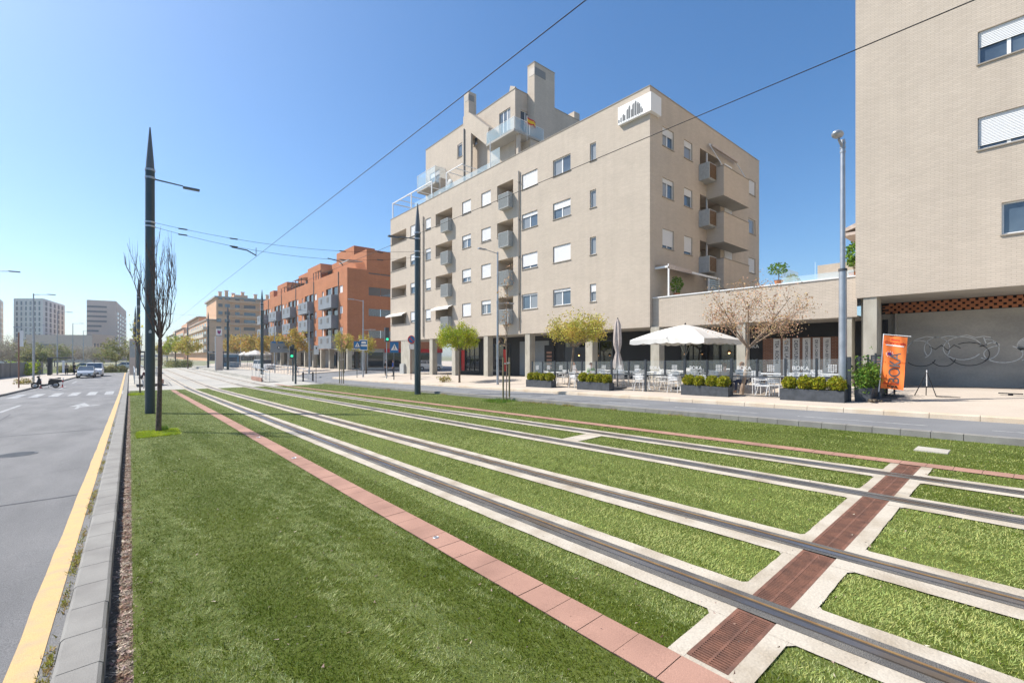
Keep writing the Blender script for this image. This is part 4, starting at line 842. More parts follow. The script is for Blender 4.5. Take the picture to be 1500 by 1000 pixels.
def terracotta_building():
    b = building('brick_apartment_building', 'terracotta brick apartment block with grey balcony boxes across the side street', (30,90,0))
    X, YA, YB, ZT, ZS, XE = 24.0, 64.96, 122.0, 14.75, 3.0, 40.0
    bays = [(68.8,75.3),(80.75,86.6),(91.6,97.8),(102.2,109.1),(113.7,120.5)]
    rows = [(11.3,12.4),(8.2,9.3),(5.1,6.2)]
    H = []
    for a,e in bays:
        w = (e-a)/6.5
        for z0,z1 in rows:
            H += [(a-2.0*w,a-.6*w,z0+.05,z1+.05),(a+.1,a+2.4*w,z0-.1,z1+.15,.52),(a+3.1*w,a+5.4*w,z0-.1,z1+.15,.52),(e+.1*w,e+.9*w,z0,z1)]
    m = MB(); wall(m,'x',X,YA,YB,ZS,ZT,H)
    SH = [(27.2,31.0,z0,z1) for z0,z1 in ((14.2,15.4),(11.0,12.25),(7.9,9.0),(4.6,5.75))]
    wall(m,'y',YA,X,26.9,ZS,ZT); wall(m,'y',YA,26.9,XE,ZS,17.85,SH); m.quad((26.9,YA,ZT),(26.9,80,ZT),(26.9,80,17.85),(26.9,YA,17.85)); m.quad((X,YB,ZS),(XE,YB,ZS),(XE,YB,ZT),(X,YB,ZT)); m.quad((X,YA,ZT-.3),(XE,YA,ZT-.3),(XE,YB,ZT-.3),(X,YB,ZT-.3))
    obj('wall', m, M['terra'], b)
    for a,e,z0,z1 in SH:
        k = MB()
        for i in range(2):
            u0 = a+(e-a)*i/2+.03; u1 = a+(e-a)*(i+1)/2-.03
            n = 9
            for j in range(n): z = z0+(z1-z0)*j/n; k.quad((u0,YA+.10,z),(u1,YA+.10,z),(u1,YA+.07,z+(z1-z0)/n*.9),(u0,YA+.07,z+(z1-z0)/n*.9))
        obj('window_shutter', k, M['greyslat'], b)
        if XE > 33: k = MB(); 
    for a,e in bays:
        w = (e-a)/6.5
        for z0,z1 in rows:
            zt = z0-.12; zb = zt-1.95; xo = X-1.0
            k = MB(); k.quad((xo,a,zb),(xo,e-.4,zb),(xo,e-.4,zt),(xo,a,zt)); k.quad((xo,a,zb),(X,a,zb),(X,a,zt),(xo,a,zt)); k.quad((xo,e-.4,zb),(X,e,zb),(X,e,zt),(xo,e-.4,zt)); k.quad((xo,a,zb),(X,a,zb),(X,e,zb),(xo,e-.4,zb)); k.quad((xo,a,zt-.2),(X,a,zt-.2),(X,e,zt-.2),(xo,e-.4,zt-.2))
            q = obj('balcony_box', k, M['greybal'], b)
            for u in (a+1.2*w,a+4.2*w): k = MB(); k.box(xo-.03,xo-.004,u,u+.8*w,zt-1.1,zt-.35); obj('vent', k, M['greyslat'], q)
            k = MB(); k.box(X-.02,X+.05,a+2.45*w,a+3.05*w,z0-.1,z1+.15); obj('pier', k, M['greybal'], b)
            k = MB(); k.quad((X+.1,e+.1*w,z0),(X+.1,e+.9*w,z0),(X+.1,e+.9*w,z1),(X+.1,e+.1*w,z1)); k.quad((X+.1,a-2*w,z0+.05),(X+.1,a-.6*w,z0+.05),(X+.1,a-.6*w,z1+.05),(X+.1,a-2*w,z1+.05)); obj('window', k, M['shutter'], b)
            k = MB(); k.quad((X+.16,a+.1,z0-.1),(X+.16,a+2.4*w,z0-.1),(X+.16,a+2.4*w,z1+.14),(X+.16,a+.1,z1+.14)); k.quad((X+.16,a+3.1*w,z0-.1),(X+.16,a+5.4*w,z0-.1),(X+.16,a+5.4*w,z1+.14),(X+.16,a+3.1*w,z1+.14)); obj('pane', k, M['darkglass'], b)
        k = MB(); k.tube([(X-.06,a-.3,14.6),(X-.06,a-.3,3.1)],.06,6); obj('downpipe', k, M['pipe'], b)
    # set-back roof pavilions
    for x0,x1,y0,y1,zt in ((27.5,31,71.5,79.5,19.7),(27.0,33,65.0,69.0,17.9),(26.2,31,84.0,91.7,18.6),(26.5,31,108,116.4,18.3),(26.5,31,120,124,17.7),(30,36,98,112,20.4)):
        k = MB(); k.box(x0,x1,y0,y1,14.4,zt); obj('roof_pavilion', k, M['terra'], b)
    for x0,y0,y1,z in ((26.0,79.8,83.8,16.9),(26.2,92.0,98.0,17.2),(26.2,99,107,16.8)):
        k = MB()
        k.quad((x0+1.6,y0,z+.3),(x0+1.6,y1,z+.3),(x0-1.2,y1,z-.3),(x0-1.2,y0,z-.3)); obj('awning', k, M['fabric'], b)
        k = MB()
        for j in range(4): yy = y0+(y1-y0)*j/3; k.box(x0-1.1,x0-1.0,yy-.05,yy+.05,14.6,z-.3)
        k.box(x0+1.4,x0+1.5,y0,y1,14.6,z+.2); obj('pergola', k, M['dark'], b)
    k = MB()
    for j in range(8): k.box(24.6,26.8,66.2+j*.45,66.35+j*.45,16.1+.05*j,16.2+.05*j)
    k.box(24.6,24.7,66,70,16.05,16.2); obj('pergola', k, M['acbox'], b)
    # ground floor: columns and set-back shopfronts
    for y in (65.2,68.8,72.8,77,81.2,86,91,97,103,110,117):
        k = MB(); k.box(X+.03,X+.7,y-.25,y+.25,zg(24,y)-.1,ZS); obj('column', k, M['colconc'], b)
    k = MB(); k.box(X+2.4,X+2.6,65.1,121,zg(26,80)-.1,ZS); k.box(X+2.4,XE,65.2,65.35,zg(26,65)-.1,ZS); obj('shopfront_wall', k, M['acbox'], b)
    for a,e in ((66,72.4),(73.5,80),(82,90),(92,102),(104,116)):
        k = MB(); k.quad((X+2.39,a,.0),(X+2.39,e,.0),(X+2.39,e,2.6),(X+2.39,a,2.6)); obj('shop_window', k, M['darkglass'], b)
    k = MB(); k.quad((27.2,65.18,.2),(29.6,65.18,.2),(29.6,65.18,2.5),(27.2,65.18,2.5)); k.quad((30.2,65.18,.2),(39,65.18,.2),(39,65.18,2.5),(30.2,65.18,2.5)); obj('shop_window', k, M['darkglass'], b)
    k = MB(); k.box(29.8,40,64.9,65.14,2.45,3.05); obj('shop_sign', k, M['red'], b)
terracotta_building()
def balcony_flag():
    t = thing('flag','small red and yellow flag flying from the penthouse balcony rail','flag',(28.5,31.25,23.0)); k = MB(); k.tube([(28.5,31.25,22.2),(28.5,31.25,24.6)],.02,6); obj('pole', k, M['whitem'], t)
    for i,(a,b,c) in enumerate(((0,.25,'red'),(.25,.75,'orange'),(.75,1,'red'))):
        k = MB(); n = 12; vs = []
        for j in range(n+1):
            u = j/n
            for v in (a,b): vs.append((28.52+1.15*u,31.25+.09*math.sin(u*8),24.5-.55*v-.12*u+.05*math.sin(u*9+v)))
        k.add(vs,[(2*j,2*j+2,2*j+3,2*j+1) for j in range(n)]); obj('stripe', k, M[c] if c == 'red' else FY, t)
FY = mat('flag_yellow',(.80,.50,.03),.8)
balcony_flag()
def far_blocks():
    # beige apartment block along the avenue
    b = building('beige_apartment_block', 'long beige apartment block with cream balconies down the avenue', (30,250,0))
    X, Y = 23.5, 215.; zb = -.3
    m = MB(); m.box(X,52,Y,300,zb,16.1); m.box(26.5,52,Y-.6,245,16.1,25.2); m.box(33,38,Y+2,Y+10,25.2,27.2); obj('wall', m, M['beige_b'], b)
    m = MB(); m.box(25.8,53,Y-1.2,246,25.2,25.8); m.box(X-.4,27,Y-.5,300,16.1,16.5); obj('eaves', m, M['soffit'], b)
    for r in range(8):
        z = 3.2+r*3.05
        for j,(a,e) in enumerate(((26.6,28.2),(29.4,31.2),(33.0,34.6),(36.2,40.4),(43,48))):
            if r > 4 and j == 0: a, e = 27.2, 28.6
            k = MB(); k.box(a,e,Y-.75 if r > 3 else Y-.06,Y-.6 if r > 3 else Y-.003,z,z+1.3)
            obj('window', k, M['glass'] if (r+j)%3 else M['greyslat'], b)
        if r > 3:
            k = MB(); k.box(30.5,50,Y-1.7,Y-.75,z-1.05,z-.1); obj('balcony', k, M['beige_b'], b)
    for r in range(4):
        z = 4.4+r*3.05; k = MB(); k.box(X-1.2,X-.003,Y+1,Y+84,z-1.3,z-.05); obj('balcony', k, M['balcream'], b)
        for j in range(9):
            k = MB(); k.box(X-.05,X-.002,Y+3+j*9,Y+8.5+j*9,z,z+1.4); obj('window', k, M['glass'], b)
    k = MB(); k.box(24.3,40,Y-.06,Y-.003,.0,2.6); obj('shop_window', k, M['darkglass'], b)
    for i,(x,y) in enumerate(((28,220),(30,218),(33,222),(36,219),(41,220),(46,222))):
        k = MB(); k.box(x,x+1.1,y,y+1.1,25.8,28.0+.4*(i%2)); k.box(x-.2,x+1.3,y-.2,y+1.3,28.2+.4*(i%2),28.4+.4*(i%2)); obj('chimney', k, M['beige_b'], b)
    for i,(x,y,h) in enumerate(((25,262,20.5),(26,270,21.3),(25,280,20.9))):
        k = MB(); k.box(x,x+3,y,y+3,16.5,h); obj('chimney', k, M['beige_b'], b)
    k = MB(); k.box(24.2,40,250,298,16.5,19.2); obj('attic', k, M['beige_b'], b)
    k = MB(); k.box(23.2,41,249.5,298.5,19.2,19.7); obj('eaves', k, M['bark3'], b)
    for i,(lab,X0,X1,Y0,Y1,h,mm) in enumerate((('beige apartment block with stepped balconies, second down the avenue',23.5,50,318,380,17.5,'beige_b'),('beige apartment block with a flat roof, third down the avenue',23.5,50,392,455,16.5,'balcream'),('grey block closing the row of apartment blocks down the avenue',24,50,475,540,14,'soffit'))):
        b = building('beige_apartment_block', lab, (30,Y0,0)); m = MB(); m.box(X0,X1,Y0,Y1,-.5,h); m.box(X0+2,X1,Y0+4,Y1-20,h,h+3.4); obj('wall', m, M[mm], b)
        for r in range(4):
            z = 4.4+r*3.05; k = MB(); k.box(X0-1.3,X0-.01,Y0+1,Y1-2,z-1.3,z-.05); obj('balcony', k, M['balcream'], b)
            k = MB(); k.box(X0-.06,X0-.01,Y0+3,Y1-5,z,z+1.4); obj('window', k, M['glass'], b)
            k = MB(); k.box(X0+2,X0+20,Y0-.06,Y0-.01,z,z+1.3); obj('window', k, M['glass'], b)
        k = MB(); k.box(X0-.5,X1,Y0-.5,Y1+.5,h,h+.35); obj('eaves', k, M['bark3'], b)
far_blocks()
def px(x, Z):                               # world X,Y of image column x at camera depth Z
    xc = (x-750)/657.*Z; return xc*math.cos(TH)+Z*math.sin(TH), -xc*math.sin(TH)+Z*math.cos(TH)
def quadwall(mb, A, B, z0, z1): mb.quad((A[0],A[1],z0),(B[0],B[1],z0),(B[0],B[1],z1),(A[0],A[1],z1))
def towers():
    def facade_windows(b, A, B, nx, rows, z0, dz, wh, frac, m, name='window', off=.15, skip=None, ubase=.04, uspan=.92):
        A = Vector((A[0],A[1],0)); B = Vector((B[0],B[1],0)); d = B-A; L = d.length; d /= L; n = Vector((d.y,-d.x,0))
        if n.dot(-A) < 0: n = -n
        for j in range(rows):
            for i in range(nx):
                k = MB()
                u = (ubase+uspan*(i+.5)/nx)*L; w = L*uspan/nx*frac; z = z0+j*dz
                p = A+d*(u-w/2)+n*off; q = A+d*(u+w/2)+n*off; p2 = p-n*off*.98; q2 = q-n*off*.98
                k.quad((p.x,p.y,z),(q.x,q.y,z),(q.x,q.y,z+wh),(p.x,p.y,z+wh)); k.quad((p.x,p.y,z+wh),(q.x,q.y,z+wh),(q2.x,q2.y,z+wh),(p2.x,p2.y,z+wh)); k.quad((p.x,p.y,z),(p2.x,p2.y,z),(p2.x,p2.y,z+wh),(p.x,p.y,z+wh))
                obj(name, k, m, b)
    Hc = lambda y, Z: 2.05+(520-y)*Z/657.
    # pale tower with rows of dark windows
    Z = 230; zt = Hc(437,Z); A, B = px(20,Z), px(63,Z); Cc = px(95,Z*83/73.); D = px(60,Z*83/73.*1.15)
    b = building('office_tower', 'pale grey office tower with a grid of dark upright windows, left of the tan tower', (A[0],A[1],0))
    m = MB(); quadwall(m,A,B,-2,zt); quadwall(m,B,Cc,-2,zt); quadwall(m,Cc,D,-2,zt); quadwall(m,D,A,-2,zt); m.add([(A[0],A[1],zt),(B[0],B[1],zt),(Cc[0],Cc[1],zt),(D[0],D[1],zt)],[(0,1,2,3)]); obj('wall', m, M['tan'], b)
    facade_windows(b,A,B,6,9,zt-25.4,2.75,1.95,.38,M['glass'],off=.1)
    facade_windows(b,B,Cc,5,9,zt-25.4,2.75,2.2,.42,M['greyslat'],off=.1)
    # tan tower
    Z = 250; zt = Hc(439,Z); A, B = px(127,Z), px(170,Z*81/79.); Cc = px(185,Z*81/64.); D = px(150,Z*1.6)
    b = building('office_tower', 'tan stone office tower with long horizontal window slots', (A[0],A[1],0))
    m = MB(); quadwall(m,A,B,-2,zt); quadwall(m,B,Cc,-2,zt); quadwall(m,Cc,D,-2,zt); quadwall(m,D,A,-2,zt); m.add([(A[0],A[1],zt),(B[0],B[1],zt),(Cc[0],Cc[1],zt),(D[0],D[1],zt)],[(0,1,2,3)]); obj('wall', m, M['tan2'], b)
    for j in range(8):
        f = .68 if j > 3 else (.5 if j == 3 else .40)
        facade_windows(b,A,B,1,1,zt-23.2+j*2.72,1,1.05,.97,M['greyslat'],'window_slot',ubase=.01,uspan=f)
    facade_windows(b,B,Cc,4,8,zt-25.2,2.6,1.3,.33,M['glass'],off=.1)
    # tower cut by the left edge
    Z = 225; zt = Hc(438,Z); A, B = px(-60,Z), px(0,Z); Cc = px(5,Z*1.05)
    b = building('office_tower', 'cream tower cut off by the left edge of the photo', (A[0],A[1],0))
    m = MB(); quadwall(m,A,B,-2,zt); quadwall(m,B,Cc,-2,zt); m.add([(A[0],A[1],zt),(B[0],B[1],zt),(Cc[0],Cc[1],zt)],[(0,1,2)]); obj('wall', m, M['tan'], b); facade_windows(b,B,Cc,2,9,zt-25,2.75,1.9,.5,M['tan2'],off=.1)
    # low podium building
    Z = 190; zt = Hc(490,Z); A, B = px(38,Z), px(135,Z*1.02); Cc = px(168,Z*1.12); D = px(90,Z*1.5)
    b = building('podium_building', 'long low stone building at the foot of the two office towers', (A[0],A[1],0))
    m = MB(); quadwall(m,A,B,-2,zt); quadwall(m,B,Cc,-2,zt+.5); m.add([(A[0],A[1],zt),(B[0],B[1],zt),(Cc[0],Cc[1],zt),(D[0],D[1],zt)],[(0,1,2,3)]); obj('wall', m, M['tan2'], b)
    facade_windows(b,B,Cc,7,1,zt-5.5,2.6,1.9,.4,M['glass'],off=.1); facade_windows(b,A,B,1,1,zt-7.5,1,3.6,.95,M['greyslat'],'window_band',ubase=.06,uspan=.40)
    # low far buildings closing the views
    for i,(xa,xb,Z,yt,mm,lab) in enumerate(((186,262,520,531,'tan2','low hazy tan building at the far end of the tram avenue'),(-40,36,160,530,'tan','low pale shed behind the bare trees at the left edge'),(572,598,120,530,'soffit','low building glimpsed past the end of the arcade'))):
        A, B = px(xa,Z), px(xb,Z); b = building('low_building', lab, (A[0],A[1],0)); m = MB(); h = Hc(yt,Z) if yt < 520 else 1.5
        m.prism([(A[0],A[1]),(B[0],B[1]),(B[0]*1.05+2,B[1]*1.05),(A[0]*1.05,A[1]*1.05)],'z',-2,max(h,2.5)); obj('wall', m, M[mm], b)
        facade_windows(b,A,B,6,1,.5,2.6,1.2,.5,M['glass'],off=.1)
towers()
# ================================================================ VEGETATION
def leafcloud(pts, n, sig, size, wid=.55):
    # many small leaf faces scattered about the given twig tips
    P = np.array(pts)[rng.integers(0,len(pts),n)]; c = P+rng.normal(0,1,(n,3))*sig
    a = rng.normal(0,1,(n,3)); a /= np.linalg.norm(a,axis=1)[:,None]; b = np.cross(a, rng.normal(0,1,(n,3))); b /= np.linalg.norm(b,axis=1)[:,None]
    s = (size*rng.uniform(.6,1.25,n))[:,None]; v = np.empty((n*4,3),np.float32)
    v[0::4] = c-a*s; v[1::4] = c+b*s*wid; v[2::4] = c+a*s; v[3::4] = c-b*s*wid
    return v
def quads(name, v, m, parent):
    off = wloc(parent) if parent else Vector((0,0,0)); v = v-np.array([off.x,off.y,off.z],np.float32); n = len(v)//4
    me = bpy.data.meshes.new(name); me.vertices.add(n*4); me.loops.add(n*4); me.polygons.add(n)
    me.vertices.foreach_set('co', v.astype(np.float32).ravel()); me.loops.foreach_set('vertex_index', np.arange(n*4,dtype=np.int32)); me.polygons.foreach_set('loop_start', np.arange(0,n*4,4,dtype=np.int32)); me.update()
    return link(name, me, m, parent)
def tree(label, base, fork, cen, rad, limbs, tips, leaves, lsize, sig, lm, tr=.07, bark='bark', group=None, dome=0, name='street_tree', mid=None):
    rd = random.Random(hash((round(base[0]*10),round(base[1]*10))) & 0xffff)
    t = thing(name, label, 'tree', (base[0],base[1],base[2]), group)
    B = Vector(base); F = Vector(fork); Cc = Vector(cen); tk = MB(); br = MB()
    m1 = B.lerp(F,.5)+Vector((rd.uniform(-.04,.04),rd.uniform(-.04,.04),0))
    tk.tube([B-Vector((0,0,.1)),B+Vector((0,0,.15)),m1,F], [tr*1.35,tr*1.08,tr*.92,tr*.78], 9)
    T = []; L = []
    def inside():
        while 1:
            v = Vector((rd.uniform(-1,1),rd.uniform(-1,1),rd.uniform(-1,1)))
            if .25 < v.length < 1 and v.z > -.75+dome: return v
    for i in range(limbs):
        a = 2*math.pi*(i+rd.uniform(-.3,.3))/limbs; e = rd.uniform(.1,.7)
        tip = Cc+Vector((rad[0]*.72*math.cos(a)*math.cos(e),rad[1]*.72*math.sin(a)*math.cos(e),rad[2]*(.15+.6*math.sin(e)*1.3-.3)))
        md = F.lerp(tip,.5)+Vector((0,0,-.08*rad[2])); L.append((F,md,tip)); br.tube([F,md,tip],[tr*.55,tr*.34,tr*.14],6,False)
    for i in range(tips):
        v = inside(); p = Cc+Vector((v.x*rad[0],v.y*rad[1],v.z*rad[2]*(1 if v.z > 0 else .8)))
        f, md, tp = min(L, key=lambda q: (q[2]-p).length+rd.uniform(0,.5)); s = (md.lerp(tp,rd.uniform(0,.9)) if rd.random() < .8 else f.lerp(md,rd.uniform(.5,1)))
        h = s.lerp(p,.5)+Vector((rd.uniform(-.1,.1),rd.uniform(-.1,.1),rd.uniform(-.05,.12)))*rad[2]*.5
        br.tube([s,h,p],[tr*.13,tr*.075,tr*.03],4,False); T += [p,p.lerp(h,.4)]
        if rd.random() < .5: T.append(h)
    obj('trunk', tk, M[bark], t, True); obj('branches', br, M[bark], t, True)
    if leaves: quads('crown', leafcloud([tuple(p) for p in T], leaves, sig, lsize), M[lm], t)
    return t
def veg():
    z = lambda x,y: zg(x,y)
    tree('round green leafy tree on the pavement left of the arcade columns',(18.9,28.28,z(18.9,28.3)),(18.95,28.3,2.35),(19.0,28.6,3.35),(1.72,1.72,1.18),6,170,9500,.062,.13,'leafg',.075,'bark')
    tree('thin yellow leaved tree growing inside the glass fence of the terrace',(19.8,18.04,z(19.8,18)),(19.9,17.75,2.5),(20.0,17.45,3.55),(1.9,2.0,1.08),7,130,6800,.058,.15,'leafy',.075,'bark')
    tree('sparse tree with dry brown leaves inside the glass fence, right of the open parasol',(19.6,8.09,z(19.6,8.1)),(19.75,7.9,2.35),(19.9,7.65,3.85),(2.2,2.25,1.5),7,130,3700,.042,.17,'leafb',.075,'bark3')
    # bare upright street tree in the lawn
    t = thing('street_tree', 'bare dark upright tree in the lawn beside the nearest tall catenary pole', 'tree', (.68,17.73,z(.68,17.7)))
    b0 = Vector((.68,17.73,z(.68,17.7))); k = MB(); f = Vector((.72,17.73,2.55)); k.tube([b0-Vector((0,0,.1)),b0+Vector((0.0,0,.12)),b0+Vector((.03,0,1.3)),f],[.095,.075,.062,.052],9); obj('trunk', k, M['bark2'], t, True)
    k = MB(); rd = random.Random(5)
    mains = [((.95,17.7,2.95),(1.02,17.7,3.9),(.88,17.7,5.35)),((.66,17.6,3.2),(.56,17.6,4.0),(.42,17.6,5.3)),((.78,17.9,3.1),(.82,17.9,3.9),(.76,18,5.15)),((.6,17.8,3.1),(.42,17.9,3.8),(.10,17.9,4.9)),((.85,17.5,3.2),(.95,17.5,4.2),(1.02,17.4,5.15)),((.55,17.7,2.9),(.3,17.7,3.6),(-.02,17.7,4.6)),((.7,17.4,3.2),(.62,17.2,4.2),(.6,17.2,5.5))]
    for ms in mains:
        P = [f]+[Vector(q) for q in ms]; k.tube(P,[.03,.02,.012,.004],6,False)
        for _ in range(30):
            i = rd.choice((1,1,2,2,0)); s = P[i].lerp(P[i+1],rd.random()); e = s+Vector((rd.uniform(-.15,.15),rd.uniform(-.2,.2),rd.uniform(.35,.95))); h = s.lerp(e,.45)+Vector(((e.x-s.x)*.35,(e.y-s.y)*.35,-.04)); k.tube([s,h,e],[.0065,.005,.002],4,False)
            if rd.random() < .6: s2 = h; e2 = s2+Vector((rd.uniform(-.1,.1),rd.uniform(-.1,.1),rd.uniform(.2,.5))); k.tube([s2,e2],[.007,.003],4,False)
    obj('branches', k, M['bark2'], t, True)
    tree('slim bare tree with a few yellow leaves, next along the lawn behind the tall pole',(.59,43.6,z(.6,43.6)),(.6,43.6,2.0),(.40,43.6,3.6),(.5,.5,2.0),5,40,70,.10,.1,'leafy',.05,'bark2')
    # staked saplings
    def sapling(x, y, h, gap, lab, lv):
        zz = z(x,y); t = thing('staked_sapling', lab, 'sapling', (x,y,zz), 'staked saplings by the far kerb')
        for s in (-1,1):
            k = MB(); k.tube([(x+s*gap,y+s*.02,zz-.05),(x+s*gap,y+s*.02,1.95-.0*s)],.04,8); obj('stake', k, M['stake'], t)
        k = MB(); k.tube([(x-gap,y,1.68),(x,y+.04,1.66),(x+gap,y,1.70)],.035,6); obj('tie', k, M['fabric'], t)
        k = MB(); k.tube([(x,y,zz-.05),(x+.03,y,1.5),(x-.02,y,3.0),(x+.06,y,h*.8),(x+.04,y,h)],[.03,.026,.022,.013,.005],7)
        rd = random.Random(int(x*100)); T = []
        for _ in range(16):
            s = Vector((x+.02,y,rd.uniform(2.2,h-.6))); e = s+Vector((rd.uniform(-.28,.28),rd.uniform(-.25,.25),rd.uniform(.4,1.1))); k.tube([s,s.lerp(e,.5)+Vector(((e.x-s.x)*.2,0,-.05)),e],[.010,.007,.003],4,False); T += [e,s.lerp(e,.6)]
        obj('trunk', k, M['bark3'], t)
        quads('leaves', leafcloud([tuple(p) for p in T if p.z > 2.6],lv,.12,.05), M['leafb'], t)
    sapling(13.0,15.65,5.9,.2,'thin staked sapling with two wooden stakes in front of the entrance door',170)
    sapling(13.45,37.7,4.6,.17,'bare staked sapling far along the kerb before the terracotta block',10)
    # topiary balls in the planters are parts of their planters (see terrace)
    # farther trees
    o = 'ochre autumn tree'
    FT = [(21.5,59.5,3.6,1.3,1.7,'leafy','small yellow green tree at the corner beside the bus stop pole'),(22.5,54.5,3.4,1.1,1.6,'leafy','small yellow green tree just left of the arcade end pier'),
          (18.5,72,3.9,2.3,2.2,'leafo','ochre tree in front of the second grey balcony column of the terracotta block'),(18.3,84,3.8,2.3,2.0,'leafo','ochre tree behind the green traffic light'),(18.0,97,4.0,2.6,2.1,'leafo','ochre tree behind the grey street sign board'),
          (17.5,112,4.3,3.0,2.4,'leafo','ochre tree left of the far catenary pole, before the beige block'),(20,124,4.6,3.4,2.6,'leafo','broad ochre tree over the white cafe parasols'),
          (9.0,112,3.8,2.5,2.5,'leafy','yellow green tree beyond the tram shelter, nearer one'),(8.0,128,4.2,2.8,2.6,'leafg','yellow green tree beyond the tram shelter, farther one'),(7.0,160,3.4,2.6,2.1,'leafy','small far yellow tree beside the tram line'),
          (-1.9,109,2.55,3.0,2.75,'farleaf','round olive green tree standing alone beyond the end of the left road')]
    for x,y,cz,rr,rz,lm,lab in FT:
        g = z(x,y); tree(lab,(x,y,g),(x,y,cz-rz*.6),(x,y,cz),(rr,rr,rz),5,60,int(1500 if rr < 2 else 2600),.10 if rr < 2 else .16,.22,lm,.1,'bark')
    rd = random.Random(11)
    n = 0
    for xx, Z, cz, rr, rz, lm in [(8,98,2.2,4.0,2.6,'fartwig'),(24,100,2.6,4.2,2.9,'fartwig'),(38,104,2.5,4.0,3.2,'farleaf'),(52,95,1.7,2.8,2.1,'farleaf'),(68,118,2.4,4.2,2.4,'fartwig'),(80,120,2.4,4.3,2.6,'farleaf'),(94,125,2.6,4.3,2.7,'fartwig'),(108,128,2.2,4.0,2.4,'fartwig'),(122,135,2.6,4.5,2.6,'fartwig'),(138,140,2.4,4.6,2.6,'fartwig'),(150,145,2.3,4.2,2.4,'farleaf'),(-14,92,2.8,4,2.6,'fartwig'),(16,125,4.6,5,3,'fartwig')]:
        X, Y = px(xx,Z); n += 1
        kind = {'fartwig':'leafless grey brown','farleaf':'olive green'}[lm]
        where = ['behind the boundary wall, farthest left of the row','behind the boundary wall, second from the left','behind the boundary wall beside the first street lamp','low behind the wall right of the first lamp, dark','over the end of the wall','right of the wall end, before the podium','behind the bus shelter','just left of the parked cars','straight above the parked cars','before the tan tower, left one','before the tan tower, beside the lone round tree','cut by the left edge of the photo','tall and twiggy behind the row at the left'][n-1]
        tree(kind+' tree '+where,(X,Y,z(X,Y)),(X,Y,cz-rz*.7),(X,Y,cz),(rr,rr,rz),6,90,2600 if lm=='fartwig' else 3200,.13 if lm=='fartwig' else .2,.32,lm,.1,'bark2',name='park_tree')
    # hedge and grass verge beyond the road end
    k = MB(); A = (-8.5,103); s = struct('verge', sheet(MB(),-60,-.3,101.2,135,-.02,6,6), M['lawn'])
    v = []
    T = [(x,y,z(x,y)+h) for x,y,h in zip(rng.uniform(-9,-.5,500),rng.uniform(103,106,500),rng.uniform(.1,1.0,500))]
    h = thing('hedge','low green hedge across the far end of the left road','hedge',(-4,104.5,-.87)); quads('foliage', leafcloud(T,6000,.14,.13), M['farleaf'], h)
    T = [(x,y,z(x,y)+h) for x,y,h in zip(rng.uniform(-13.5,-10.5,300),rng.uniform(92,99,300),rng.uniform(.1,1.6,300))]
    h = thing('hedge','bright green bush mass behind the bus shelter','hedge',(-12,95,-.87)); quads('foliage', leafcloud(T,3500,.2,.16), M['weedy'], h)
    T = [(x,y,z(x,y)+h) for x,y,h in zip(rng.uniform(6.5,11,400),rng.uniform(124,140,400),rng.uniform(.1,1.3,400))]
    h = thing('hedge','low hedge below the yellow trees past the tram shelter','hedge',(8,130,-.87)); quads('foliage', leafcloud(T,3500,.2,.16), M['farleaf'], h)
    T = [(18.9+.25*rng.normal(),30.2+.25*rng.normal(),z(18.9,30)+.05+.35*rng.random()) for _ in range(60)]
    h = thing('bush','small dry bush at the kerb left of the round green tree','bush',(18.9,30.2,z(18.9,30))); quads('foliage', leafcloud(T,420,.08,.06), M['weed'], h)
    T = [(-7.9+.3*rng.normal(),65+.3*rng.normal(),z(-8,65)+.05+.45*rng.random()) for _ in range(60)]
    h = thing('bush','dry straw coloured bush at the foot of the first left street lamp','bush',(-7.9,65,-.87)); quads('foliage', leafcloud(T,500,.12,.08), M['weed'], h)
veg()
# ================================================================ POLES, LAMPS, WIRES
def catenary(x, y, s, lab, h=11.9, hs=10.0, arm=None, wires=(7.79,7.61)):
    g = zg(x,y); t = thing('catenary_pole', lab, 'pole', (x,y,g), 'catenary poles')
    k = MB(); k.tube([(x,y,g-.1),(x,y,hs)],[.175,.165],20); obj('shaft', k, M['polegreen'], t, True)
    k = MB(); k.tube([(x,y,hs),(x,y,hs+.4),(x,y,hs+1.0),(x,y,h)],[.158,.135,.09,.022],16); obj('spike', k, M['spike'], t, True)
    for zz in (hs-.38,hs-.04): 
        k = MB(); k.tube([(x,y,zz),(x,y,zz+.09)],.185,20); obj('collar', k, M['galv'], t, True)
    if arm:
        ax = x+arm*1.15; k = MB(); k.tube([(x+arm*.15,y,hs-.35),(ax,y,hs-.42+.02)],[.035,.028],8); obj('lamp_arm', k, M['spike'], t)
        k = MB(); k.prism([(-.09,0),(.09,0),(.07,.09),(-.07,.09)],'x',0,.62)
        lp = MB(); lp.v = [(ax+arm*p[0]*1.0, y+p[1], hs-.50+p[2]) for p in k.v]; lp.f = k.f; obj('lamp_head', lp, M['spike'], t, bevel=.01)
    if wires:
        for zz in wires:
            k = MB(); k.tube([(x,y,zz-.03),(x,y,zz+.03)],.19,18); obj('bracket', k, M['steel'], t, True)
    k = MB(); k.add([(x-.05,y-.176,3.0),(x+.05,y-.176,3.0),(x+.05,y-.176,3.08),(x,y-.176,3.15),(x-.05,y-.176,3.08)],[(0,1,2,3,4)]) if s == 1 else None
    if s == 1: obj('badge', k, M['steel'], t)
    return t
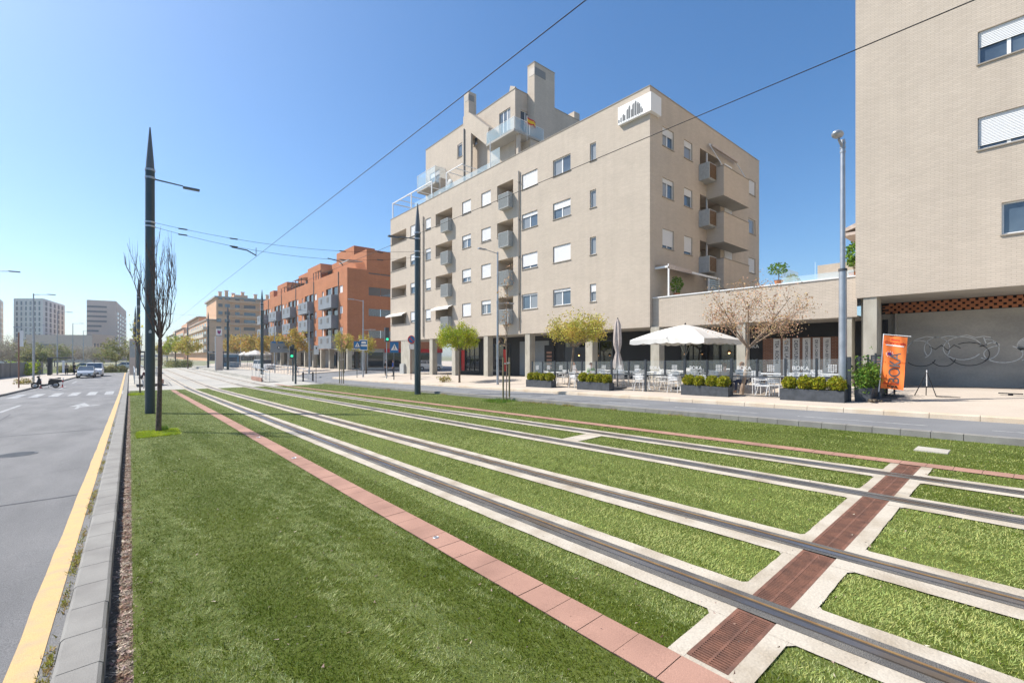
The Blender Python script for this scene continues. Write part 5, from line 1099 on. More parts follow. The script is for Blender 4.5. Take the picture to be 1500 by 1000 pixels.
def poles():
    catenary(.67,24.94,1,'tall dark green catenary pole nearest the camera, in the left lawn behind the bare tree',11.9,10.04,1)
    catenary(12.41,22.8,0,'dark green catenary pole on the right lawn in front of the cream apartment building',10.62,8.95,-1,(7.57,7.9))
    for x,y,lab,a in ((.78,68,'second catenary pole along the left side, just left of the tall one',None),(.78,107,'third catenary pole along the left side, thin and far',None),(.8,146,'fourth catenary pole along the left side, farthest',None),
                    (12.4,62,'catenary pole beside the ramp handrails in front of the terracotta block',None),(12.0,84.5,'catenary pole on the platform right of the stone totem',None),(11.2,101,'catenary pole beside the tram shelter',None),(11.2,140,'catenary pole among the yellow trees, nearer',None),(11.2,180,'catenary pole far down the line on the right, last but one',None),(11.2,222,'farthest catenary pole down the line',None)):
        catenary(x,y,0,lab,11.0 if x < 2 else 10.1,9.1 if x < 2 else 8.4,a)
    # contact wires: one sagging cable over each track
    for xc, lab in ((4.57,'overhead contact wire above the near track'),(8.46,'overhead contact wire above the far track')):
        P = [(xc,y,6.72-.00*y) for y in (-12,-4,4,12,18,24)]+[(xc,y,6.75-.004*(y-24)+.03*math.sin(y*.08)) for y in (34,46,62,80,100,140,200,260)]
        k = MB(); k.tube(P,.0078,6); single('contact_wire', k, M['black'], lab, 'overhead wire', 'contact wires')
    def span(y0, y1, lab, h0, h1, lo, xa=.85, xb=12.25):
        t = thing('span_wire', lab, 'span wire', (xa,y0,h0), 'span wires')
        n = 12; P = []
        for i in range(n+1):
            u = i/n; P.append((xa+(xb-xa)*u, y0+(y1-y0)*u, h0+(h1-h0)*u-lo*4*u*(1-u)))
        k = MB(); k.tube(P,.008,5); obj('cable', k, M['black'], t)
        for u in (.12,.33,.67,.88):
            i = int(u*n); p = P[i]; k = MB(); k.tube([(p[0]-.16,p[1],p[2]),(p[0]+.16,p[1],p[2])],.03,6); obj('insulator', k, M['dark'], t)
    span(24.9,22.85,'upper span wire between the two nearest catenary poles',7.79,7.9,.45)
    span(24.9,22.85,'lower span wire between the two nearest catenary poles',7.60,7.55,.62)
    k = MB(); k.tube([(3.6,24.3,7.06),(4.2,24.15,6.98),(4.57,24.1,6.78)],.028,6); k.tube([(4.57,24.1,6.75),(4.57,24.1,7.15)],.014,5); single('wire_hanger', k, M['dark'], 'curved steady arm holding the near contact wire', 'steady arm')
    k = MB(); k.tube([(8.46,23.5,6.72),(8.3,23.5,6.9),(7.7,23.55,7.0)],.024,6); single('wire_hanger', k, M['dark'], 'steady arm holding the far contact wire', 'steady arm')
    span(68,62,'span wire between the second pair of catenary poles',7.2,7.2,.4); span(107,101,'span wire between the third pair of catenary poles',7.2,7.2,.4)
    # street lamps
    def lamp(x, y, h, arm, low, lab, r=.085, al=1.05, ay=0):
        g = zg(x,y); t = thing('street_lamp', lab, 'street lamp', (x,y,g), 'street lamps')
        k = MB(); k.tube([(x,y,g-.05),(x,y,g+h*.62)],[r,r*.85],14); k.tube([(x,y,g+h*.62),(x,y,g+h)],[r*.72,r*.6],14); obj('pole', k, M['galv'], t, True)
        k = MB(); k.tube([(x,y,g+h*.615),(x,y,g+h*.63)],r*1.1,14); obj('collar', k, M['galv'], t)
        for (s,zz,L) in ((arm,g+h-.12,al),(low,g+h*.62-.1,al*.8)):
            if not s: continue
            k = MB(); k.tube([(x,y,zz),(x+s*L,y-ay,zz+.12)],[.03,.024],8); obj('lamp_arm', k, M['galv'], t)
            q = MB(); q.prism([(-.12,0),(.12,0),(.09,.08),(-.09,.08)],'x',0,.6); v = MB(); v.v = [(x+s*(L+p[0]-.05),y-ay+p[1],zz+.08+p[2]) for p in q.v]; v.f = q.f; obj('lamp_head', v, M['galv'], t, bevel=.01)
        return t
    lamp(18.82,23.56,8.9,-1,1,'grey street lamp on the pavement beside the staked sapling, its arm reaching left')
    lamp(19.21,47.34,8.3,-1,1,'grey double armed street lamp carrying the blue bus stop sign')
    lamp(18.09,62.6,8.3,-1,0,'grey street lamp in front of the terracotta block, behind the two bollards')
    lamp(17.8,80,8.2,-1,0,'thin street lamp before the middle of the terracotta block')
    lamp(17.6,108,8.2,-1,0,'far street lamp in front of the beige block')
    for x,y,l2,lab in ((-7.9,50,0,'street lamp whose head alone reaches in from the left edge'),(-7.47,66.5,-1,'first full street lamp on the left, behind the scooter'),(-7.96,92,0,'second street lamp on the left pavement, by the bus shelter'),(-8.5,123,0,'third street lamp on the left, behind the parked cars'),(-9,158,0,'fourth street lamp on the left, before the tan tower'),(-15,135,1,'thin lamp left of the cars with small side arms')):
        lamp(x,y,9.2,1,l2,lab)
    # the near lamp with a tilted head turned towards the road
    x, y = 18.92, 4.42; g = zg(x,y); t = thing('street_lamp', 'tall silver street lamp at the right, standing behind the last planter', 'street lamp', (x,y,g), 'street lamps')
    k = MB(); k.tube([(x,y,g-.05),(x,y,5.0)],[.125,.115],20); obj('pole', k, M['galv'], t, True)
    k = MB(); k.tube([(x,y,5.0),(x,y,9.55)],[.08,.07],18); obj('upper_pole', k, M['galv'], t, True)
    k = MB(); k.tube([(x,y,4.97),(x,y,5.06)],.13,20); obj('collar', k, M['dark'], t)
    k = MB(); k.tube([(x,y,9.25),(x-.28,y+.05,9.5)],[.045,.04],8); obj('lamp_arm', k, M['galv'], t)
    k = MB(); k.ico((x-.42,y+.05,9.62),.22,2,(1.25,.8,.55)); obj('lamp_head', k, M['galv'], t, True)
    k = MB()
    for zz in (9.1,9.25,9.4): k.tube([(x,y,zz),(x,y,zz+.05)],.088,14)
    obj('clamp', k, M['galv'], t)
poles()
# ================================================================ SIGNS AND SIGNALS
def signs():
    D = (math.sin(TH),math.cos(TH))
    def post(t, x, y, h, r=.035, m='galv', name='post'):
        g = zg(x,y); k = MB(); k.tube([(x,y,g-.05),(x,y,g+h)],r,8); return obj(name, k, M[m], t)
    def board(t, x, y, z, w, h, m, name='panel', dep=.03, fw=None):   # board facing down the street (-Y)
        k = MB(); k.box(x-w/2,x+w/2,y-.06-dep,y-.06,z-h/2,z+h/2); return obj(name, k, M[m], t, bevel=.008)
    def tri(t, x, y, z, s, m): k = MB(); k.prism([(x-s,z-s*.8),(x+s,z-s*.8),(x,z+s*.9)],'y',y-.105,y-.1); return obj('symbol', k, M[m], t)
    def walker(t, x, y, z, s, m='dark'):
        k = MB(); yy = y-.112; k.prism([(x-.12*s,z+.5*s),(x+.12*s,z+.5*s),(x+.12*s,z+.72*s),(x-.12*s,z+.72*s)],'y',yy,yy+.003); k.prism([(x-.1*s,z-.05*s),(x+.1*s,z-.05*s),(x+.12*s,z+.42*s),(x-.14*s,z+.42*s)],'y',yy,yy+.003); k.prism([(x-.4*s,z-.6*s),(x-.25*s,z-.6*s),(x+.06*s,z-.05*s),(x-.1*s,z-.05*s)],'y',yy,yy+.003); k.prism([(x+.25*s,z-.6*s),(x+.4*s,z-.6*s),(x+.1*s,z-.05*s),(x-.02*s,z-.05*s)],'y',yy,yy+.003); return obj('figure', k, M[m], t)
    # pedestrian crossing sign near the arcade end
    x,y = 18.59,38.64; g = zg(x,y); t = thing('crossing_sign','large blue pedestrian crossing sign with a green signal above it','sign',(x,y,g)); post(t,x,y,2.9,.05,'dark'); board(t,x,y,g+3.0,.85,1.0,'blue'); tri(t,x,y,g+3.0,.34,'white'); walker(t,x,y,g+2.95,.3)
    x,y = 19.2,41.5; g = zg(x,y); t = thing('traffic_signal','grey signal head with a green light behind the large crossing sign','traffic signal',(x,y,g)); post(t,x,y,3.6,.05); k = MB(); k.box(x-.2,x+.2,y-.15,y+.12,g+3.6,g+5.0); obj('housing', k, M['dark'], t, bevel=.02); k = MB(); k.tube([(x,y-.152,g+3.85),(x,y-.18,g+3.85)],.13,14); obj('green_lamp', k, M['green_l'], t)
    x,y = 18.44,47.1; g = zg(x,y); t = thing('crossing_sign','small blue pedestrian crossing sign left of the bus stop pole','sign',(x,y,g)); post(t,x,y,3.2,.035,'polegreen'); board(t,x,y,g+3.5,.75,.75,'blue'); tri(t,x,y,g+3.5,.28,'white'); walker(t,x,y,g+3.46,.24)
    x,y = 19.12,47.1; g = zg(x,y); t = thing('bus_stop_sign','blue and white bus stop sign hung on the double armed lamp','sign',(x,y,g+3.2)); board(t,x,y,g+3.45,.85,1.15,'white'); k = MB(); k.box(x-.38,x+.38,y-.1,y-.092,g+2.95,g+3.3); obj('blue_band', k, M['blue'], t); k = MB(); k.box(x-.38,x+.38,y-.1,y-.092,g+3.5,g+3.95); q = obj('blue_band', k, M['blue'], t); k = MB(); k.prism([(x-.26,g+3.6),(x+.26,g+3.6),(x+.26,g+3.76),(x+.15,g+3.84),(x-.2,g+3.84),(x-.26,g+3.76)],'y',y-.104,y-.101); obj('bus_symbol', k, M['white'], q)
    x,y = 19.16,36.41; g = zg(x,y); t = thing('no_parking_sign','round blue no parking sign with red rim on a thin post','sign',(x,y,g)); post(t,x,y,3.6,.03,'redbrick')
    k = MB(); k.tube([(x,y-.05,g+3.6),(x,y-.08,g+3.6)],.36,24); obj('red_rim', k, M['red'], t); k = MB(); k.tube([(x,y-.082,g+3.6),(x,y-.09,g+3.6)],.29,24); obj('blue_disc', k, M['blue'], t); k = MB(); k.prism([(x-.24,g+3.78),(x-.18,g+3.84),(x+.24,g+3.42),(x+.18,g+3.36)],'y',y-.096,y-.091); obj('slash', k, M['red'], t); board(t,x,y,g+2.95,.5,.45,'white')
    # green traffic light on its dark pole by the far kerb
    x,y = 11.56,44.1; g = zg(x,y); t = thing('traffic_signal','dark pole with green lit traffic light where the grass ends','traffic signal',(x,y,g)); post(t,x,y,3.2,.09,'polegreen'); k = MB(); k.box(x-.52,x-.2,y-.15,y+.15,g+2.3,g+3.45); obj('housing', k, M['dark'], t, bevel=.03)
    k = MB(); k.tube([(x-.36,y-.152,g+2.55),(x-.36,y-.18,g+2.55)],.12,16); obj('green_lamp', k, M['green_l'], t); k = MB(); k.tube([(x-.36,y-.152,g+3.15),(x-.36,y-.17,g+3.15)],.11,16); obj('dark_lens', k, M['black'], t); k = MB(); k.box(x-.2,x,y-.03,y+.03,g+2.9,g+2.96); obj('bracket', k, M['polegreen'], t)
    x,y = 12.59,49.0; g = zg(x,y); t = thing('signal_post','slim dark green signal post behind the green traffic light','post',(x,y,g)); post(t,x,y,3.1,.07,'polegreen'); k = MB(); k.box(x-.12,x+.12,y-.1,y+.1,g+3.1,g+3.7); obj('housing', k, M['polegreen'], t, bevel=.02)
    x,y = 13.29,43.9; g = zg(x,y); t = thing('tram_sign','white rectangular sign on a thin brown post beside the grass end','sign',(x,y,g)); post(t,x,y,2.6,.025,'wood'); board(t,x,y,g+3.05,.42,.85,'white'); k = MB(); k.box(x-.05,x+.05,y-.1,y-.093,g+3.15,g+3.3); obj('symbol', k, M['black'], t)
    x,y = 16.9,71.8; g = zg(x,y); t = thing('street_sign_board','large grey information board on two posts with a round emblem','sign board',(x,y,g))
    for s in (-1,1): post(t,x+s*.9,y,3,.05,'galv','leg')
    board(t,x,y,g+3.8,3.0,1.6,'greybal'); k = MB(); k.box(x-1.3,x+.2,y-.12,y-.1,g+4.35,g+4.6); obj('blue_band', k, M['blue'], t); k = MB(); k.tube([(x-.4,y-.1,g+3.7),(x-.4,y-.12,g+3.7)],.22,14); k2 = obj('emblem', k, M['black'], t); k = MB(); k.tube([(x-.4,y-.121,g+3.7),(x-.4,y-.125,g+3.7)],.12,14); obj('emblem_centre', k, M['white'], k2); k = MB(); k.box(x+.2,x+1.1,y-.12,y-.1,g+3.6,g+3.68); k.box(x+.2,x+1.1,y-.12,y-.1,g+3.78,g+3.86); obj('lettering', k, M['dark'], t)
    # bollards
    for x,y,lab in ((13.23,47.8,'short black bollard, left of the pair beside the traffic light'),(14.1,47.6,'short black bollard, right of the pair beside the traffic light')):
        g = zg(x,y); t = thing('bollard', lab, 'bollard', (x,y,g), 'bollards'); k = MB(); k.lathe(x,y,[(.10,g-.05),(.10,g+.05),(.075,g+.08),(.075,g+.6),(.09,g+.62),(.09,g+.66)],14); obj('shaft', k, M['black'], t, True); k = MB(); k.lathe(x,y,[(.05,g+.66),(.07,g+.72),(.085,g+.8),(.07,g+.87),(.02,g+.91)],14); obj('cap', k, M['black'], t, True)
    # left side
    x,y = -7.38,57.8; g = zg(x,y)+.07; t = thing('signpost','thin rusty red signpost with a narrow white plate, left pavement','sign',(x,y,g)); post(t,x,y,4.9,.05,'redbrick'); k = MB(); k.box(x+.06,x+.28,y-.04,y,g+3.6,g+5.0); obj('plate', k, M['white'], t)
    for x,y,lab,tilt in ((-6.05,57.9,'red and white lane delineator behind the scooter',0),(-4.75,58.6,'red and white lane delineator leaning at the scooter\'s rear wheel',.09)):
        g = zg(x,y)-.045; t = thing('delineator', lab, 'delineator', (x,y,g), 'delineators'); k = MB(); k.lathe(x,y,[(.12,g),(.12,g+.04),(.05,g+.06)],12); obj('base', k, M['red'], t)
        for i in range(4): k = MB(); k.tube([(x+tilt*i*.2,y,g+.06+i*.2),(x+tilt*(i+1)*.2,y,g+.06+i*.2+.2)],.042,10); obj('band', k, M['red'] if i%2 == 0 else M['white'], t)
signs()
# ================================================================ RESTAURANT TERRACE
PY = [20.24,19.33,18.31,17.34,16.26,15.26,14.26,13.22,12.26,11.24,10.26,9.24,8.21,7.22,6.21,5.2,4.23]
MAJ = {0,2,6,8,10,12,16}
def terrace():
    X = 18.9; G = lambda y, x=X: zg(x,y)
    t = thing('glass_fence', 'graphite framed glass fence with white emblems round the restaurant terrace', 'fence', (X,12,G(12)))
    for i, y in enumerate(PY):
        g = G(y); k = MB(); w = .055 if i in MAJ else .035
        k.box(X-.03,X+.03,y-w,y+w,g+(0 if i in MAJ else .8),g+1.50+(.04 if i in MAJ else 0)); obj('post', k, M['fence'], t, bevel=.004)
    for k0,(h0,h1) in enumerate(((.03,.07),(.78,.83),(1.15,1.17))):
        k = MB()
        for a,b in zip(PY[1:],PY[:-1]):
            if k0 == 2 and a > 9: pass
            k.add([(x,y,G(y)+h) for y in (a+.001,b-.001) for x,h in ((X-.022,h0),(X+.022,h0),(X+.022,h1),(X-.022,h1))],[(0,1,2,3),(7,6,5,4),(0,4,5,1),(1,5,6,2),(2,6,7,3),(3,7,4,0)])
        if k0 < 2: obj('rail', k, M['fence'], t)
    for i,(a,b) in enumerate(zip(PY[1:],PY[:-1])):
        k = MB(); k.add([(X,a+.04,G(a)+.83),(X,b-.04,G(b)+.83),(X,b-.04,G(b)+1.48),(X,a+.04,G(a)+1.48)],[(0,1,2,3)]); p = obj('pane', k, M['clear'], t)
        ym = (a+b)/2; zc = G(ym)+1.14
        if i in (8,10,12,14):
            text('glass_lettering','BOKA',.21,M['frost'],p,(X-.012,ym,zc),(0,-1,0),(0,0,1),.001,.003)
            k = MB(); k.box(X-.013,X-.011,ym-.28,ym+.28,zc-.17,zc-.155); obj('underline', k, M['frost'], p)
        else:
            k = MB()
            for u in range(4):
                for v in range(4):
                    cy, cz = ym-.105+u*.07, zc-.1+v*.07; k.box(X-.013,X-.011,cy-.026,cy+.026,cz-.022,cz+.022) if (u+v)%2 or u in (1,2) else k.prism([(cy-.03,cz),(cy,cz-.03),(cy+.03,cz),(cy,cz+.03)],'x',X-.013,X-.011)
            obj('white_emblem', k, M['frost'], p)
            if i in (13,15): k = MB(); k.box(X-.013,X-.011,ym-.36,ym+.36,zc-.24,zc-.18); obj('small_lettering', k, M['frost'], p)
    # return side towards the building
    y = 4.2; k = MB()
    for x in (20.1,21.4,22.6): k.box(x-.03,x+.03,y-.03,y+.03,G(y,x),G(y,x)+1.5)
    k.add([(x,y+s,G(y,x)+h) for x in (X+.03,22.6) for s,h in ((-.02,.78),(.02,.78),(.02,.83),(-.02,.83))],[(0,1,2,3),(7,6,5,4),(0,4,5,1),(1,5,6,2),(2,6,7,3),(3,7,4,0)]); obj('side_rail', k, M['fence'], t)
    k = MB(); k.add([(X+.05,y,G(y)+.83),(22.57,y,G(y,22.57)+.83),(22.57,y,G(y,22.57)+1.48),(X+.05,y,G(y)+1.48)],[(0,1,2,3)]); obj('pane', k, M['clear'], t)
    # planters, each with its clipped box balls
    for (a,b,lab) in ((18.15,20.3,'dark grey planter of four clipped bushes, farthest left along the glass fence'),(14.05,16.2,'dark grey planter of four clipped bushes left of the closed parasol'),(8.14,10.18,'dark grey planter of four clipped bushes below the open parasol'),(4.26,6.24,'dark grey planter of four clipped bushes in front of the tall silver lamp')):
        xa, xb = 18.42, 18.84; g = G(a,xa)-.01; g2 = G(b,xa)-.01; t = thing('planter', lab, 'planter', (18.63,(a+b)/2,G((a+b)/2)), 'planters along the glass fence')
        k = MB(); H = .41; T = .03
        vs = [(x,y,z) for y,gg in ((a,g),(b,g)) for x,z in ((xa,gg-.03),(xb,gg-.03),(xb,gg+H),(xa,gg+H))]; k.add(vs,[(0,1,2,3),(7,6,5,4),(0,4,5,1),(1,5,6,2),(3,7,4,0)])
        k.box(xa,xb,a,a+T,g+H,g+H+.002); k.box(xa+T,xb-T,a+T,b-T,g+H-.06,g+H-.05); k.box(xa,xa+T,a,b,g+H-.002,g+H+.001); obj('box', k, M['planter'], t)
        for j in range(4):
            y = a+(b-a)*(j+.5)/4+random.uniform(-.03,.03); r = random.uniform(.235,.275); c = (18.61,y,g+H+r*.78); n = 1500
            v = rng.normal(0,1,(n,3)); v /= np.linalg.norm(v,axis=1)[:,None]; P = np.array(c)+v*(r*(rng.uniform(.70,1.0,n)+.16*np.sin(v[:,0]*5+j*2+a)*np.cos(v[:,2]*4+j)+.08*np.sin(v[:,1]*11+j))[:,None])*np.array([1,1,.95])
            q = obj('bush_core', MB().ico(c,r*.62,2), M['topi'], t); quads('clipped_bush', leafcloud([tuple(p) for p in P],2300,.018,.036,.6), M['topi'], q)
            q.name = 'bush'
    # deep planter with looser shrub round the corner
    t = thing('planter', 'dark planter of loose bright green shrubs between the fence end and the orange flag', 'planter', (19.9,3.9,G(4,20)))
    k = MB(); g = G(3.9,19)-.02
    k.prism([(3.66,g),(4.10,g),(4.12,g+.5),(3.62,g+.5)],'x',19.0,21.2); obj('box', k, M['planter'], t)
    P = np.concatenate([np.array([x,3.85,g+.75+h])+rng.normal(0,1,(260,3))*np.array([.22,.16,.22]) for x,h in ((19.15,.05),(19.5,.2),(19.9,.0),(20.4,.1),(20.9,0))]); quads('shrubs', leafcloud([tuple(p) for p in P],5200,.03,.04,.6), M['shrub'], t)
    # parasols
    x, y = 20.5, 11.1; g = G(y,x); t = thing('parasol', 'large open white canvas parasol with a scalloped valance', 'parasol', (x,y,g)); zt, zr, s = 3.52, 2.84, 1.86
    k = MB(); n = 6; vs = []; N = 24
    def edge(q):   # square outline with slightly drawn-in sides, q in 0..4
        i = int(q)%4; f = q-int(q); c = [(-s,-s),(s,-s),(s,s),(-s,s)]; a, b = c[i], c[(i+1)%4]; m = 1-.10*math.sin(math.pi*f); return ((a[0]+(b[0]-a[0])*f)*m, (a[1]+(b[1]-a[1])*f)*m, 1-abs(2*f-1))
    for r in range(n+1):
        u = .04+(1-.04)*r/n
        for j in range(N*4):
            ex, ey, mid = edge(j/N); zz = zt-(zt-zr)*(u**1.15)-.10*mid*u*0+.07*math.sin(math.pi*u)*(1-mid)*.6-.06*u*(1-mid); vs.append((x+ex*u,y+ey*u,zz))
    M4 = N*4
    for j in range(M4):
        ex, ey, mid = edge(j/N); d = .20+.05*abs(math.sin(j*math.pi/4)); b = vs[n*M4+j]; sw = .04*math.sin(j*.9); vs.append((x+ex*(1.005+sw*.1),y+ey*(1.005+sw*.1),b[2]-d))
    fs = [(r*M4+j,r*M4+(j+1)%M4,(r+1)*M4+(j+1)%M4,(r+1)*M4+j) for r in range(n+1) for j in range(M4)]; fs.append(tuple(range(M4))[::-1])
    k.add(vs,fs); obj('canopy', k, M['fabric'], t, True)
    k = MB(); k.tube([(x,y,g),(x,y,zt+.02)],.035,10); obj('pole', k, M['dark'], t); k = MB(); k.lathe(x,y,[(.05,zt),(.03,zt+.06),(.012,zt+.1)],10); obj('finial', k, M['black'], t)
    k = MB()
    for a,b in ((-s,-s),(s,-s),(s,s),(-s,s),(0,-s),(0,s),(s,0),(-s,0)): k.tube([(x,y,zt-.06),(x+a*.96,y+b*.96,zr-.02)],.012,5); 
    obj('ribs', k, M['acbox'], t)
    k = MB()
    for a,b in ((-1,-1),(1,-1),(1,1),(-1,1)): k.tube([(x,y,1.95),(x+a*.34,y+b*.34,3.2)],.01,5); 
    obj('struts', k, M['acbox'], t); k = MB(); k.box(x-.45,x+.45,y-.45,y+.45,g,g+.1); obj('base', k, M['dark'], t, bevel=.02)
    x, y = 19.6, 14.4; g = G(y,x); t = thing('parasol', 'tall closed taupe parasol tied round its pole', 'parasol', (x,y,g))
    k = MB(); prof = [(.05,3.95),(.10,3.8),(.15,3.65),(.17,3.3),(.19,2.9),(.185,2.6),(.11,2.25),(.10,2.2),(.17,1.9),(.24,1.55),(.26,1.35)]; vs = []; n = 28
    for r,z in prof:
        for j in range(n): a = 2*math.pi*j/n; rr = r*(1+.22*math.cos(a*7+z)); vs.append((x+rr*math.cos(a),y+rr*math.sin(a),z+(.06*math.cos(a*7) if z < 1.4 else 0)))
    k.add(vs,[(i*n+j,i*n+(j+1)%n,(i+1)*n+(j+1)%n,(i+1)*n+j) for i in range(len(prof)-1) for j in range(n)]+[tuple(range(n))]); obj('canopy', k, M['closedfab'], t, True)
    k = MB(); k.tube([(x,y,g),(x,y,4.02)],.03,8); obj('pole', k, M['dark'], t); k = MB(); k.box(x-.35,x+.35,y-.35,y+.35,g,g+.09); obj('base', k, M['dark'], t, bevel=.02)
    # chairs and tables
    def chair():
        t = thing('terrace_chair','','chair',(0,0,0),'white chairs on the terrace'); k = MB()
        for i in range(5): k.box(-.2,.2,-.2+i*.085,-.2+i*.085+.06,.44,.455)
        obj('seat', k, M['whitem'], t); k = MB()
        for i in range(4): k.box(-.19,.19,-.235,-.222,.56+i*.075,.56+i*.075+.05)
        obj('backrest', k, M['whitem'], t)
        for sx in (-1,1):
            k = MB(); k.tube([(sx*.24,.26,0),(sx*.22,.2,.45),(sx*.23,.18,.64)],.013,6); obj('leg', k, M['whitem'], t)
            k = MB(); k.tube([(sx*.24,-.3,0),(sx*.21,-.2,.45),(sx*.21,-.24,.86)],.013,6); obj('leg', k, M['whitem'], t)
            k = MB(); k.tube([(sx*.235,.2,.64),(sx*.235,-.22,.66)],.016,6); obj('armrest', k, M['whitem'], t)
        return t
    def table():
        t = thing('terrace_table','','table',(0,0,0),'white tables on the terrace'); k = MB(); k.box(-.36,.36,-.36,.36,.72,.75); obj('tabletop', k, M['white'], t, bevel=.008)
        k = MB(); k.tube([(0,0,.02),(0,0,.72)],.03,8); obj('pedestal', k, M['whitem'], t)
        for a in (45,135,225,315): k = MB(); k.tube([(0,0,.05),(.34*math.cos(R(a)),.34*math.sin(R(a)),.015)],.018,6); obj('foot', k, M['whitem'], t)
        return t
    ch, tb = chair(), table(); uc = ut = False
    tabs = [(19.75,12.6,'in front, left of the open parasol pole'),(19.7,10.9,'in front, beside the open parasol pole'),(21.4,13.4,'behind, between closed and open parasols'),(21.3,11.6,'behind the open parasol pole'),(21.2,9.2,'behind the brown leaved tree'),(20.6,15.7,'left of the closed parasol'),(21.3,18.2,'behind the yellow leaved tree'),(20.4,19.6,'farthest left, behind the first planter'),(19.9,6.6,'behind the planter by the silver lamp'),(21.7,15.2,'nearest the columns, left of the closed parasol'),(21.6,6.2,'before the white lettered panels'),(19.8,16.9,'just right of the yellow leaved tree'),(22.4,10.3,'deep under the building, right of the open parasol'),(22.5,12.5,'deep under the building, behind the open parasol'),(19.75,9.4,'in front, above the bushes under the open parasol'),(22.4,17.0,'deep behind the yellow leaved tree')]
    for x,y,w in tabs:
        place(tb,ut,(x,y,G(y,x)),random.uniform(-.2,.2),'white square table '+w); ut = True
        for dx,dy,rz,side in ((.0,-.62,0,'near'),(0,.62,math.pi,'far'),(-.62,0,-math.pi/2,'road'),(.62,0,math.pi/2,'building')):
            if random.random() < .10 and uc: continue
            j = random.uniform(-.06,.06); place(ch,uc,(x+dx+j,y+dy-j,G(y+dy,x+dx)),rz+random.uniform(-.2,.2),'white chair, %s side of the table %s'%(side,w.replace('in front, ',''))); uc = True
    # two pale armchairs with slatted backs inside the fence
    for i,(x,y,lab) in enumerate(((19.5,7.15,'pale slatted armchair at the fence, left of the last planter'),(20.0,7.45,'pale slatted armchair just behind the one at the fence'))):
        g = G(y,x); t = thing('armchair',lab,'armchair',(x,y,g)); k = MB(); k.box(x-.28,x+.28,y-.26,y+.28,g+.38,g+.44); obj('seat', k, M['shutter'], t)
        k = MB()
        for j in range(5): k.box(x-.28,x+.28,y+.26,y+.30,g+.48+j*.1,g+.56+j*.1)
        obj('backrest', k, M['shutter'], t)
        for sx in (-1,1):
            for sy in (-1,1): k = MB(); k.tube([(x+sx*.27,y+sy*.26,g),(x+sx*.27,y+sy*.26,g+.62)],.018,6); obj('leg', k, M['shutter'], t)
            k = MB(); k.box(x+sx*.27-.03,x+sx*.27+.03,y-.28,y+.28,g+.62,g+.65); obj('armrest', k, M['shutter'], t)
    # menu board on the column
    t = thing('menu_board','dark framed menu board on the concrete column behind the shrubs','menu board',(23.9,4.66,1.5)); k = MB(); k.box(23.86,23.93,4.1,4.6,1.0,2.05); obj('frame', k, M['black'], t, bevel=.01)
    k = MB(); k.box(23.845,23.858,4.15,4.55,1.05,2.0); obj('panel', k, M['dark'], t); k = MB()
    for j in range(7): k.box(23.84,23.844,4.2,4.5-.03*(j%3),1.12+j*.12,1.15+j*.12)
    obj('writing', k, M['pinkpave'], t)
    # orange banner on a leaning pole
    x, y = 19.5, 3.45; g = G(y,x); t = thing('banner_flag','orange vertical banner reading BOKA on a leaning white pole in a round base','banner',(x,y,g))
    def bp(u, v, off=0):                      # u across 0..1 towards -Y, v up 0..1 ; cloth with folds
        yy = 3.40-.60*u-.01*v; zz = .93+v*1.80+(-.10*u if v > .5 else -.04*u)+.16*v*0; ww = .035*math.sin(u*9+v*5)+.03*math.sin(v*13+u*4)*(1-v*.4); return (x-.02+ww-off, yy+.09*(1-v), zz)
    k = MB(); n1, n2 = 14, 30; vs = [bp(i/n1,j/n2) for j in range(n2+1) for i in range(n1+1)]; vs += [(p[0]+.004,p[1],p[2]) for p in vs]; N1 = (n1+1)*(n2+1)
    k.add(vs,[(j*(n1+1)+i,j*(n1+1)+i+1,(j+1)*(n1+1)+i+1,(j+1)*(n1+1)+i) for j in range(n2) for i in range(n1)]+[(N1+j*(n1+1)+i,N1+(j+1)*(n1+1)+i,N1+(j+1)*(n1+1)+i+1,N1+j*(n1+1)+i+1) for j in range(n2) for i in range(n1)])
    cloth = obj('cloth', k, M['orange'], t, True)
    def ctext(s, size, uc, vc, rot, m, bold=.0):
        o = text('lettering', s, size, m, cloth, (0,0,0), (1,0,0), (0,1,0), 0, bold)
        off = wloc(cloth); me = o.data
        for v in me.vertices:
            a, b = v.co.x+off.x, v.co.y+off.y
            if rot: a, b = -b, a
            u = uc+a/.60; w = vc+b/1.80; p = bp(u,w,.006); v.co = (p[0]-off.x,p[1]-off.y,p[2]-off.z)
    ctext('BOKA',.40,.58,.40,True,M['logogrey'],.002); ctext('Gastro',.08,.5,.93,False,M['red'],.003); ctext('Cervecería',.12,.5,.87,False,M['red'],.004); ctext('RESTAURANTE',.062,.42,.10,False,M['red'],.003); ctext('BOKA',.10,.5,.045,False,M['black'],.008)
    k = MB(); a = bp(.2,.83,.006); 
    vs = [bp(u,v,.006) for v in (.815,.835) for u in np.linspace(.12,.88,9)]; k.add(vs,[(i,i+1,i+10,i+9) for i in range(8)]); obj('white_rule', k, M['white'], cloth)
    k = MB()
    for rr,m0 in ((.052,0),): vs = [bp(.30+.052*math.cos(q)/.6*1.0,.66+.052*math.sin(q)/1.8,.007) for q in np.linspace(0,6.283,15)[:-1]]; k.add(vs,[tuple(range(14))])
    obj('purple_dot', k, mat('purple',(.10,.03,.20),.7), cloth)
    k = MB()
    for q in np.linspace(0,6.283,10)[:-1]: vs = [bp(.30+(.085*math.cos(q)+.018*math.cos(w))/.6,.66+(.085*math.sin(q)+.018*math.sin(w))/1.8,.007) for w in (0,1.57,3.14,4.71)]; k.add(vs,[(0,1,2,3)])
    obj('white_petals', k, M['white'], cloth)
